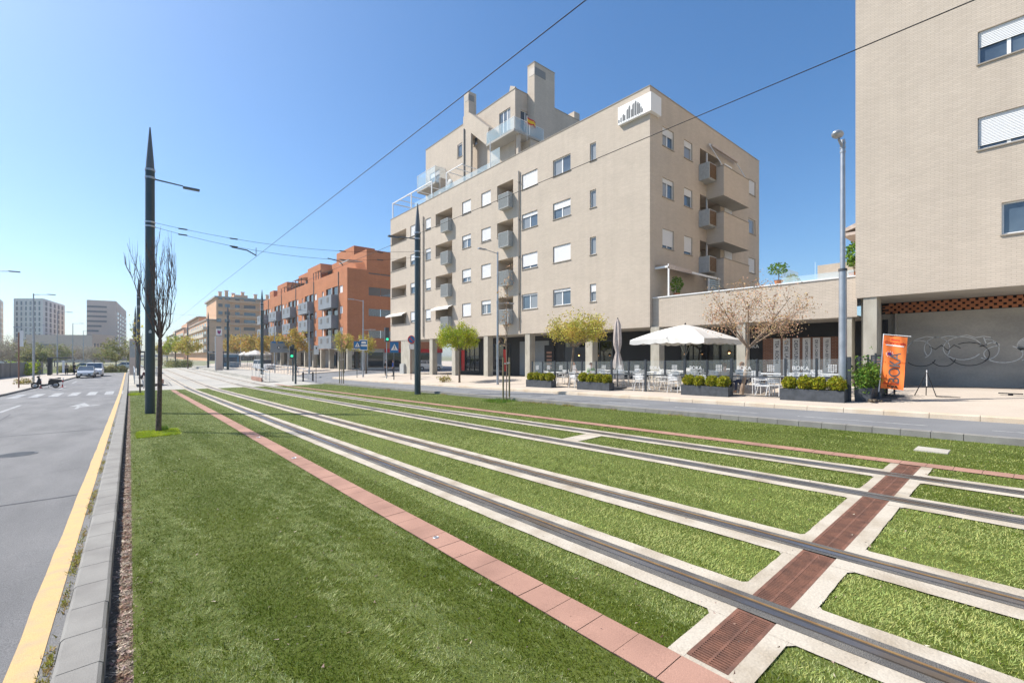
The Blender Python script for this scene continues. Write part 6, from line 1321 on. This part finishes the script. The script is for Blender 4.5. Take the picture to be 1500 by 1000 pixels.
    k = MB(); k.tube([(x,3.56,g+.1),(x,3.50,1.3),(x,3.44,2.2),(x,3.40,2.78)],.02,8); k.tube([(x,3.42,2.76),(x,2.70,2.66)],.012,6); obj('pole', k, M['white'], t)
    k = MB(); k.lathe(x,3.52,[(.32,g),(.32,g+.05),(.26,g+.09),(.06,g+.11),(.05,g+.3)],24); obj('base', k, M['dark'], t, True)
    for i,(xx,yy,lab) in enumerate(((20.25,3.45,'round grey parasol base with a short stub, behind the banner base'),(20.9,3.35,'round grey parasol base farthest behind the orange banner'))):
        gg = G(yy,xx); t = thing('weighted_disc',lab,'parasol base',(xx,yy,gg),'empty parasol bases'); k = MB(); k.lathe(xx,yy,[(.28,gg),(.28,gg+.05),(.1,gg+.08),(.035,gg+.09)],20); obj('disc', k, M['dark'], t, True); k = MB(); k.tube([(xx,yy,gg+.08),(xx,yy,gg+.5)],.03,8); obj('stub', k, M['black'], t)
    P = [(19.1+.18*rng.normal(),3.62+.10*rng.normal(),G(3.6,19.1)+.03+.06*rng.random()) for _ in range(50)]; h = thing('plant_debris','small heap of dark stones and dry plants at the corner planter','debris',(19.1,3.6,G(3.6,19.1)))
    k = MB()
    for p in P: k.ico(p,random.uniform(.02,.05),1,(1,1,.8),.2)
    obj('stones', k, M['soil'], h)
    # folding easel and floor plate
    x, y = 21.4, 2.55; g = G(y,x); t = thing('folding_easel','empty folding easel standing on the pavement right of the banner','easel',(x,y,g))
    for a in ((x-.05,y+.32,0),(x+.25,y+.05,0),(x-.1,y-.26,0)): k = MB(); k.tube([(a[0],a[1],g),(x,y,g+.85)],.014,6); obj('leg', k, M['black'], t)
    k = MB(); k.tube([(x,y,g+.35),(x,y,g+.92)],.016,6); obj('mast', k, M['whitem'], t); k = MB(); k.box(x-.13,x-.08,y-.85,y-.26,g+.005,g+.03); obj('fallen_bar', k, M['black'], t)
    x, y = 22.5, .6; g = G(y,x); t = thing('floor_socket','low dark metal socket bolted to the pavement before the graffiti wall','metal socket',(x,y,g)); k = MB(); k.box(x-.05,x+.05,y-.28,y+.28,g+.05,g+.08); obj('plate', k, M['black'], t); k = MB(); k.cyl(x,y,g,g+.05,.06); obj('stub', k, M['black'], t)
terrace()
# ================================================================ TRAM STOP
def stop():
    g = lambda x,y: zg(x,y)
    for nm,x0,x1,ya,yb in (('platform',10.35,14.6,56,120),('platform',.35,2.35,60,120)):
        k = MB(); z0 = g(12,80); zt = z0+.30
        k.box(x0,x1,ya,yb,z0-.3,zt); k.prism([(x0,z0-.02),(x1,z0-.02),(x1,zt),(x0,zt)],'y',ya-.0,ya-.001) if False else None
        k.add([(x0,ya,zt),(x1,ya,zt),(x1,ya-6.5,z0+.0),(x0,ya-6.5,z0+.0),(x0,ya,z0-.05),(x1,ya,z0-.05)],[(0,1,2,3),(0,3,4),(1,5,2)]); struct(nm, k, M['paving'])
        k = MB(); k.box(x0-.12,x0-.002,ya-4.5,ya+.5,z0-.05,z0+.34) if x0 > 5 else k.box(x1+.002,x1+.12,ya-6,ya-4.2,z0-.05,z0+.34); struct('platform_edge_wall', k, M['pinkpave'])
    def handrail(lab, pts, h=1.05):
        t = thing('handrail', lab, 'handrail', pts[0], 'steel handrails at the tram stop'); k = MB(); k.tube([(x,y,z+h) for x,y,z in pts],.028,8); k.tube([(x,y,z+h*.62) for x,y,z in pts],.018,6); obj('rail', k, M['steel'], t)
        for (a,b) in zip(pts,pts[1:]):
            n = max(1,int((Vector(b)-Vector(a)).length/1.4))
            for i in range(n+1 if b == pts[-1] else n): p = Vector(a).lerp(Vector(b),i/n); k = MB(); k.tube([(p.x,p.y,p.z),(p.x,p.y,p.z+h)],.024,6); obj('baluster', k, M['steel'], t)
    z0 = g(12,60)
    handrail('steel ramp handrail nearest the tracks on the right platform',[(10.6,49.6,z0+.02),(10.6,56,z0+.3),(10.6,58,z0+.3)])
    handrail('steel ramp handrail on the street side of the right platform',[(14.5,50.5,z0+.02),(14.5,56,z0+.3),(14.5,72,z0+.3)])
    handrail('long steel handrail at the back of the right platform',[(14.5,74,z0+.3),(14.5,100,z0+.3)])
    handrail('steel handrail beside the tracks on the left platform',[(2.3,53.5,z0+.02),(2.3,60,z0+.3),(2.3,66,z0+.3)])
    handrail('steel handrail on the road side of the left platform',[(.35,53.5,z0+.02),(.35,60,z0+.3),(.35,90,z0+.3)])
    # stone totem with a purple emblem
    x,y = 10.75,84.0; z = z0+.3; t = thing('stop_totem','tall pale stone totem with a white plate and purple emblem on top','totem',(x,y,z)); k = MB(); k.box(x-.45,x+.45,y-.3,y+.3,z,z+5.3); obj('pillar', k, M['tan2'], t); k = MB(); k.box(x-.52,x-.452,y-.3,y+.3,z,z+5.3); obj('edge', k, M['galv'], t); k = MB(); k.box(x-.4,x+.4,y-.06,y+.06,z+5.5,z+6.5); p = obj('plate', k, M['white'], t, bevel=.02)
    k = MB(); k.prism([(x-.22,z+6.3),(x-.1,z+6.3),(x,z+6.1),(x+.1,z+6.3),(x+.22,z+6.3),(x+.22,z+5.9),(x,z+5.65),(x-.22,z+5.9)],'y',y-.07,y-.065); obj('emblem', k, mat('emblem_purple',(.25,.02,.16),.5), p)
    k = MB(); k.box(x-.3,x+.3,y-.02,y+.02,z+5.3,z+5.5); obj('neck', k, M['galv'], t)
    def shelter(x,y,lab,L=6):
        z = z0+.3; t = thing('tram_shelter',lab,'shelter',(x,y,z)); k = MB(); k.box(x-1.0,x+1.0,y-L/2,y+L/2,z+2.75,z+3.0); obj('roof', k, M['dark'], t, bevel=.02)
        for yy in (y-L/2+.4,y,y+L/2-.4): k = MB(); k.box(x+.5,x+.62,yy-.06,yy+.06,z,z+2.75); obj('post', k, M['dark'], t)
        k = MB(); k.quad((x+.56,y-L/2+.5,z+.3),(x+.56,y+L/2-.5,z+.3),(x+.56,y+L/2-.5,z+2.5),(x+.56,y-L/2+.5,z+2.5)); obj('glass_back', k, M['clearb'], t); k = MB(); k.box(x+.1,x+.5,y-L/2+1,y+L/2-1,z+.42,z+.47); obj('bench', k, M['wood'], t)
    shelter(9.9+1.6,92,'flat roofed grey tram shelter on the right platform'); shelter(1.3,94,'flat roofed tram shelter on the left platform, behind the poles')
    x,y = .25,70; t = thing('ticket_machine','tall beige ticket panel on the left platform, left of the poles','ticket machine',(x,y,z0+.3)); k = MB(); k.box(x-.28,x+.28,y-.25,y+.25,z0+.3,z0+4.6); obj('casing', k, M['tan2'], t, bevel=.02); k = MB(); k.box(x-.22,x+.22,y-.27,y-.252,z0+2.4,z0+4.3); obj('panel', k, M['acbox'], t)
    # cafe parasols and a kiosk farther off
    for x,y,s,lab in ((17.5,93,1.7,'white parasol of the far cafe, nearest one'),(19.5,98,1.8,'white parasol of the far cafe, right of the nearest'),(18.2,104,1.6,'white parasol of the far cafe, behind the others')):
        g0 = g(x,y); t = thing('cafe_parasol',lab,'parasol',(x,y,g0),'white parasols of the far cafe'); k = MB(); k.lathe(x,y,[(s,g0+2.35),(s,g0+2.6),(s*.5,g0+3.05),(.05,g0+3.4)],8); obj('canopy', k, M['fabric'], t); k = MB(); k.tube([(x,y,g0),(x,y,g0+3.4)],.04,6); obj('pole', k, M['dark'], t)
    x,y = 16.2,112; g0 = g(x,y); t = thing('kiosk','small blue kiosk behind the platform handrail','kiosk',(x,y,g0)); k = MB(); k.box(x-1.6,x+1.6,y-1.2,y+1.2,g0,g0+2.7); obj('walls', k, mat('kiosk_blue',(.10,.22,.33),.5), t); k = MB(); k.box(x-1.8,x+1.8,y-1.4,y+1.4,g0+2.7,g0+2.95); obj('roof', k, M['white'], t); k = MB(); k.box(x-1.2,x+1.2,y-1.22,y-1.205,g0+1,g0+2.2); obj('window', k, M['glass'], t)
    # bus shelter and wall on the left
    x,y = -7.4,93; z = g(x,y)+.07; t = thing('bus_shelter','dark framed bus shelter on the left pavement','bus shelter',(x,y,z)); k = MB(); k.box(x-1.5,x+1.0,y-2,y+2,z+2.4,z+2.55); obj('roof', k, M['dark'], t)
    for yy in (y-1.8,y+1.8): k = MB(); k.box(x-1.45,x-1.3,yy-.05,yy+.05,z,z+2.4); obj('post', k, M['black'], t)
    k = MB(); k.box(x-1.5,x-1.1,y-1.95,y-1.85,z,z+2.4); obj('end_panel', k, M['black'], t); k = MB(); k.quad((x-1.38,y-1.7,z+.3),(x-1.38,y+1.7,z+.3),(x-1.38,y+1.7,z+2.3),(x-1.38,y-1.7,z+2.3)); obj('glass_back', k, M['clearb'], t); k = MB(); k.box(x+.0,x+.25,y-1.9,y-1.8,z+.3,z+2.1); obj('poster', k, M['white'], t)
    k = MB(); z = g(-10,90)+.07
    k.add([(-13.3,72,z),(-10.3,101,z),(-10.3,101,z+1.85),(-13.3,72,z+1.85),(-13.6,72,z),(-10.6,101,z),(-10.6,101,z+1.85),(-13.6,72,z+1.85)],[(0,1,2,3),(3,2,6,7),(1,5,6,2),(4,0,3,7)])
    t = thing('boundary_wall','long grey rendered boundary wall behind the left pavement','wall',(-12,86,z)); obj('wall', k, M['boundary'], t); k = MB()
    for i in range(9): u = (i+.5)/9; xx, yy = -13.3+3*u, 72+29*u; k = MB(); k.box(xx-.03,xx+.05,yy-.12,yy+.12,z,z+1.9); obj('pilaster', k, M['boundary'], t)
stop()
# ================================================================ VEHICLES
def car(label, loc, rz, paint, kind='hatch', detail=True):
    t = thing('parked_car' if kind != 'van' else 'parked_van', label, 'van' if kind == 'van' else 'car', (0,0,0))
    # local frame: front towards -Y
    W2 = .86; van = kind == 'van'
    st = ([(-2.05,.35,.62,.70),(-1.95,.28,.72,.78),(-1.3,.24,.92,.84),(-.75,.22,.98,.86),(.9,.22,1.0,.86),(1.7,.26,1.02,.85),(1.98,.32,.95,.80),(2.03,.4,.8,.76)] if not van else
          [(-2.2,.35,.75,.78),(-2.1,.28,.9,.84),(-1.6,.24,1.08,.9),(-1.0,.22,1.15,.92),(1.0,.22,1.15,.92),(2.1,.26,1.15,.92),(2.2,.35,1.1,.9)])
    k = MB(); n = len(st); vs = []
    for y,zl,zu,w in st: vs += [(-w*.92,y,zl),(-w,y,(zl+zu)/2),(-w*.96,y,zu),(0,y,zu+.03),(w*.96,y,zu),(w,y,(zl+zu)/2),(w*.92,y,zl)]
    k.add(vs,[(7*i+j,7*i+7+j,7*i+7+(j+1)%7,7*i+(j+1)%7) for i in range(n-1) for j in range(7)]+[tuple(range(7))[::-1],tuple(range(7*(n-1),7*n))]); body = obj('body', k, paint, t, True)
    zb, zr = (1.0,1.45) if not van else (1.14,1.82)
    cab = [(-.95,.80,zb-.04),(-.25,.68,zr),(1.25,.66,zr),(1.85,.74,zb+.0)] if not van else [(-1.35,.84,zb-.05),(-.7,.76,zr),(2.05,.76,zr+.02),(2.15,.84,zb)]
    k = MB(); (ya,wa,za),(yb,wb,zbb),(yc,wc,zc),(yd,wd,zd) = cab
    k.add([(-wa,ya,za),(wa,ya,za),(wb,yb,zbb),(-wb,yb,zbb),(-wc,yc,zc),(wc,yc,zc),(wd,yd,zd),(-wd,yd,zd)],[(0,1,2,3),(3,2,5,4),(4,5,6,7),(0,3,4,7),(1,6,5,2)]); obj('windows', k, M['glass'], t)
    k = MB(); k.box(-wb-.01,wb+.01,yb-.03,yc+.04,zbb-.005,zbb+.04)
    for s in (-1,1):
        for (p,q) in (((wa,ya,za),(wb,yb,zbb)),((wc,yc,zc),(wd,yd,zd))): k.tube([(s*p[0],p[1],p[2]),(s*q[0],q[1],q[2]+.01)],.035,6)
        k.tube([(s*(wa+wb)/2*1.06,(yb+yc)/2,zb),(s*wb,(yb+yc)/2,zr)],.03,6)
        if van: k.box(s*wb-.03 if s > 0 else -wb-.01,s*wb+.01 if s > 0 else -wb+.03,.2,2.05,zb,zr)
    obj('roof', k, paint, t)
    for sx in (-1,1):
        for y in (-1.28,1.28):
            k = MB(); k.tube([(sx*(W2-.2),y,.31),(sx*(W2+.01),y,.31)],.31,20); w = obj('wheel', k, M['tyre'], t); k = MB(); k.tube([(sx*(W2+.012),y,.31),(sx*(W2+.02),y,.31)],.19,14); obj('rim', k, M['galv'], w)
        k = MB(); k.ico((sx*.60,st[1][0]-.02,.68 if not van else .8),.13,2,(1.2,.45,.65)); obj('headlight', k, M['clearb'], t, True)
        k = MB(); k.ico((sx*.92,-.72,1.02),.1,2,(1,.6,.7)); obj('mirror', k, paint, t, True)
    k = MB(); k.box(-.5,.5,st[0][0]-.02,st[0][0]+.03,.38,.56); obj('grille', k, M['black'], t); k = MB(); k.box(-.26,.26,st[0][0]-.035,st[0][0]-.021,.44,.55); obj('number_plate', k, M['white'], t)
    t.location = loc; t.rotation_euler = (0,0,rz); return t
def vehicles():
    g = lambda x,y: zg(x,y)-.045
    car('silver hatchback facing the camera, parked on the left road',(-4.35,81.5,g(-4.35,81)),0,M['carsil'])
    car('white van parked directly behind the silver hatchback',(-3.75,86.5,g(-4,87)),0,M['carwhite'],'van')
    car('white car seen through the end of the arcade',(34.2,59.5,zg(34,59)-.07),R(80),M['carwhite'])
    car('white van parked beyond the tram platform',(17.6,86,zg(17,86)),R(15),M['carwhite'],'van')
    car('pale car parked beyond the hedge at the road end, left one',(-5.6,116,zg(0,116)),R(80),M['carsil']); car('white car parked beyond the hedge at the road end, right one',(.1,122,zg(0,122)),R(80),M['carwhite'])
    # scooter parked across the kerb end
    t = thing('scooter','black motor scooter parked side on at the left kerb','scooter',(0,0,0)); BK = M['black']
    for y,nm in ((0,'wheel'),(1.3,'wheel')):
        k = MB(); n = 22; vs = []
        for i in range(n):
            a = 2*math.pi*i/n
            for j in range(8): b = 2*math.pi*j/8; r = .20+.055*math.cos(b); vs.append((.055*math.sin(b),y+r*math.cos(a),.255+r*math.sin(a)))
        k.add(vs,[(i*8+j,((i+1)%n)*8+j,((i+1)%n)*8+(j+1)%8,i*8+(j+1)%8) for i in range(n) for j in range(8)]); w = obj('wheel', k, M['tyre'], t, True); k = MB(); k.tube([(-.03,y,.255),(.03,y,.255)],.13,14); obj('rim', k, M['galv'], w)
    def panel(name, prof, w, m, bev=.03): k = MB(); k.prism(prof,'x',-w,w); return obj(name, k, m, t, bevel=bev)
    panel('front_fender',[(-.27,.42),(-.1,.56),(.15,.52),(.28,.36),(.2,.34),(.1,.46),(-.1,.49),(-.22,.38)],.09,BK,.012); panel('leg_shield',[(.12,.42),(.22,.95),(.30,.98),(.40,.36),(.32,.3)],.2,BK); panel('floorboard',[(.34,.26),(.36,.36),(.86,.36),(.86,.26)],.18,BK)
    panel('rear_body',[(.8,.3),(.84,.72),(1.0,.78),(1.68,.74),(1.72,.62),(1.45,.5),(1.05,.3)],.16,BK); panel('seat',[(.82,.79),(.86,.86),(1.2,.84),(1.5,.92),(1.66,.9),(1.66,.80),(1.0,.785)],.15,M['dark'],.03)
    k = MB(); k.tube([(0,0,.26),(.0,.13,.6),(0,.24,1.0)],.03,8); obj('fork', k, M['galv'], t); k = MB(); k.tube([(-.33,.34,1.06),(-.1,.24,1.04),(.1,.24,1.04),(.33,.34,1.06)],.018,6); obj('handlebar', k, BK, t); k = MB(); k.ico((0,.2,1.02),.13,2,(1,.8,.8)); obj('headlamp_cowl', k, BK, t, True)
    for s in (-1,1): k = MB(); k.tube([(s*.22,.3,1.06),(s*.28,.26,1.25)],.008,5); k.ico((s*.28,.25,1.29),.07,2,(1,.3,.75)); obj('mirror', k, BK, t)
    k = MB(); k.tube([(.13,.95,.2),(.15,1.4,.24)],.045,8); obj('exhaust', k, M['galv'], t); k = MB(); k.tube([(0,.8,.28),(-.12,.85,.0)],.012,5); obj('side_stand', k, BK, t); k = MB(); k.box(-.1,.1,1.70,1.73,.58,.66); obj('rear_light', k, M['red'], t)
    t.location = (-6.42,57.9,zg(-6,57.9)-.045); t.rotation_euler = (0,0,R(-84))
vehicles()
# ================================================================ PEOPLE
def skinned(name, joints, edges, m, parent, sub=2):
    me = bpy.data.meshes.new(name); me.from_pydata([j[0] for j in joints], edges, []); o = bpy.data.objects.new(name, me); C.objects.link(o)
    o.modifiers.new('s','SKIN'); sv = me.skin_vertices[0].data
    for i, j in enumerate(joints): r = j[1]; sv[i].radius = (r,r) if not isinstance(r,tuple) else r; sv[i].use_root = i == 0
    s = o.modifiers.new('u','SUBSURF'); s.levels = sub
    bpy.context.view_layer.update(); m2 = bpy.data.meshes.new_from_object(o.evaluated_get(bpy.context.evaluated_depsgraph_get())); bpy.data.objects.remove(o); bpy.data.meshes.remove(me)
    m2.materials.clear(); return link(name, m2, m, parent, True)
CL = {}
def cloth(c):
    if c not in CL: CL[c] = mat('cloth_%d'%len(CL), c, .9)
    return CL[c]
def person(label, loc, rz, pose='stand', top=(.3,.3,.3), bot=(.08,.1,.16), hair=(.06,.03,.02), extra=None):
    t = thing('person', label, 'person', (0,0,0)); V = Vector
    if pose == 'sit':
        hip, ch, nk, hd = V((0,0,.55)), V((0,.03,.85)), V((0,.05,1.07)), V((0,.07,1.22))
        kn = [V((s*.11,.42,.53)) for s in (-1,1)]; an = [V((s*.12,.44,.09)) for s in (-1,1)]; el = [V((s*.24,.12,.78)) for s in (-1,1)]; ha = [V((s*.12,.40,.80)) for s in (-1,1)]
    else:
        w = .0 if pose == 'stand' else .26
        hip, ch, nk, hd = V((0,0,.93)), V((0,.01,1.22)), V((0,.02,1.45)), V((0,.04,1.60))
        kn = [V((-.09,w*.7+.02,.50)),V((.09,-w*.3,.50))]; an = [V((-.09,w*1.0,.09)),V((.09,-w*1.5,.12))]; el = [V((-.24,-w*.5,1.14)),V((.24,w*.5,1.14))]; ha = [V((-.25,-w*.6+.08,.90)),V((.25,w+.1,.93))]
    sh = [nk+V((s*.17,0,-.05)) for s in (-1,1)]; J = []; E = []
    def add(p, r, par=None): J.append((tuple(p),r)); E.append((par,len(J)-1)) if par is not None else None; return len(J)-1
    b0 = add(hip,.115); b1 = add(hip.lerp(ch,.5),.10,b0); b2 = add(ch,.12,b1); b3 = add(nk,.055,b2); b4 = add(nk.lerp(hd,.55),.06,b3); b5 = add(hd+V((0,0,.02)),.088,b4); add(hd+V((0,.0,.10)),.07,b5)
    for i,s in enumerate((-1,1)):
        a = add(sh[i],.055,b2); e = add(el[i],.040,a); h = add(el[i].lerp(ha[i],.85),.026,e); pm = add(ha[i],.028,h); d = (ha[i]-el[i]).normalized(); sd2 = d.cross(V((0,0,1))).normalized() if abs(d.z) < .9 else V((0,1,0))
        for f,L in ((-1.5,.055),(-.5,.07),(.5,.068),(1.5,.055)): q = add(ha[i]+d*.05+sd2*f*.016,.010,pm); add(ha[i]+d*(.05+L)+sd2*f*.018+V((0,0,-.01)),.008,q)
        q = add(ha[i]+sd2*.04*s,.010,pm); add(ha[i]+sd2*.06*s+d*.03,.008,q)
        l = add(hip+V((s*.09,0,-.04)),.085,b0); k2 = add(kn[i],.058,l); a2 = add(an[i],.038,k2); add(an[i]+V((0,.12,-.045)),.032,a2)
    bd = skinned('body', J, E, M['skin'], t)
    J = []; E = []; b0 = add(hip+V((0,0,-.02)),.13); b1 = add(hip.lerp(ch,.5),.118,b0); b2 = add(ch,.14,b1); add(nk+V((0,0,-.05)),.075,b2)
    for i in (0,1): a = add(sh[i],.07,b2); e = add(el[i],.055,a); add(el[i].lerp(ha[i],.6),.04,e)
    skinned('shirt', J, E, cloth(top), t)
    J = []; E = []; b0 = add(hip,.135)
    for i,s in enumerate((-1,1)): l = add(hip+V((s*.09,0,-.05)),.10,b0); k2 = add(kn[i],.074,l); add(an[i]+V((0,0,.03)),.055,k2)
    skinned('trousers', J, E, cloth(bot), t)
    k = MB(); k.ico(tuple(hd+V((0,-.02,.055))),.108,2,(.9,1,.95)); obj('hair', k, cloth(hair), t, True)
    k = MB(); k.ico(tuple(hd+V((0,.10,.0))),.018,1); k2 = obj('nose', k, M['skin'], t, True)
    for i in (0,1): k = MB(); k.ico(tuple(an[i]+V((0,.07,-.05))),.07,2,(.65,1.9,.55)); obj('shoe', k, M['black'], t, True)
    if extra: extra(t)
    t.location = loc; t.rotation_euler = (0,0,rz); return t
def people():
    g = zg
    def bag(t): k = MB(); k.ico((-.30,0,1.0),.17,2,(.6,1,1.1)); obj('bag', k, M['black'], t, True)
    person('person in dark top and white trousers walking away behind the nearest tall pole',(1.08,50.5,g(1,50.5)),R(10),'walk',(.10,.03,.03),(.62,.60,.57),extra=bag)
    person('person in blue top standing at the shop front behind the crossing sign',(21.4,44.6,g(21.4,44.6)),R(60),'stand',(.02,.08,.40),(.03,.03,.04)) 
    person('person in black standing just left of the blue clad person',(21.2,46.0,g(21.2,46)),R(200),'stand',(.03,.03,.03),(.03,.03,.04))
    person('person in grey shirt and black trousers waiting in front of the bus shelter',(-7.0,91.5,g(-7,91)+.07),R(200),'stand',(.35,.30,.26),(.02,.02,.02))
    person('person in dark jacket standing at the kerb right of the bus shelter',(-6.2,92,g(-6.2,92)+.07),R(120),'stand',(.03,.03,.04),(.05,.05,.08))
    person('person in beige top seated behind the planter, under the right edge of the open parasol',(19.95,8.95,g(19.9,8.95)-.05),R(-60),'sit',(.42,.34,.28),(.1,.1,.12),(.12,.05,.02))
    person('person in pale top seated just left of the brown leaved tree',(20.35,8.35,g(20.3,8.3)-.05),R(60),'sit',(.45,.48,.50),(.05,.06,.1),(.16,.07,.03))
    person('person in pink top seated behind the first planter',(20.9,18.7,g(20.9,18.7)-.05),R(180),'sit',(.55,.38,.34),(.08,.08,.1),(.4,.16,.08))
    person('person in green top seated left of the yellow leaved tree',(20.9,17.3,g(20.9,17.3)-.05),R(150),'sit',(.22,.35,.12),(.3,.3,.3),(.25,.10,.06))
    for i,(x,y,c,lab) in enumerate(((7.6,150,(.5,.5,.5),'far person in pale grey walking on the line, left one'),(8.4,152,(.45,.08,.06),'far person in red walking on the line'),(9.6,148,(.06,.08,.2),'far person in navy walking near the yellow trees'),(17.4,66,(.3,.25,.2),'person in brown standing before the terracotta shopfronts'))):
        person(lab,(x,y,g(x,y)),R(40*i),'walk',c,(.06,.07,.12))
people()
# ================================================================ AIR
def haze():
    k = MB(); k.box(-420,700,-150,1500,-9,75)
    me = bpy.data.meshes.new('haze'); me.from_pydata(k.v,[],k.f); m = bpy.data.materials.new('haze_air'); m.use_nodes = True; t = m.node_tree
    t.nodes.remove(t.nodes['Principled BSDF']); v = t.nodes.new('ShaderNodeVolumePrincipled'); v.inputs['Color'].default_value = (.82,.90,1,1); v.inputs['Density'].default_value = .0004; v.inputs['Anisotropy'].default_value = .2
    t.links.new(v.outputs[0], t.nodes['Material Output'].inputs['Volume']); o = link('haze', me, m); o['kind'] = 'stuff'
haze()
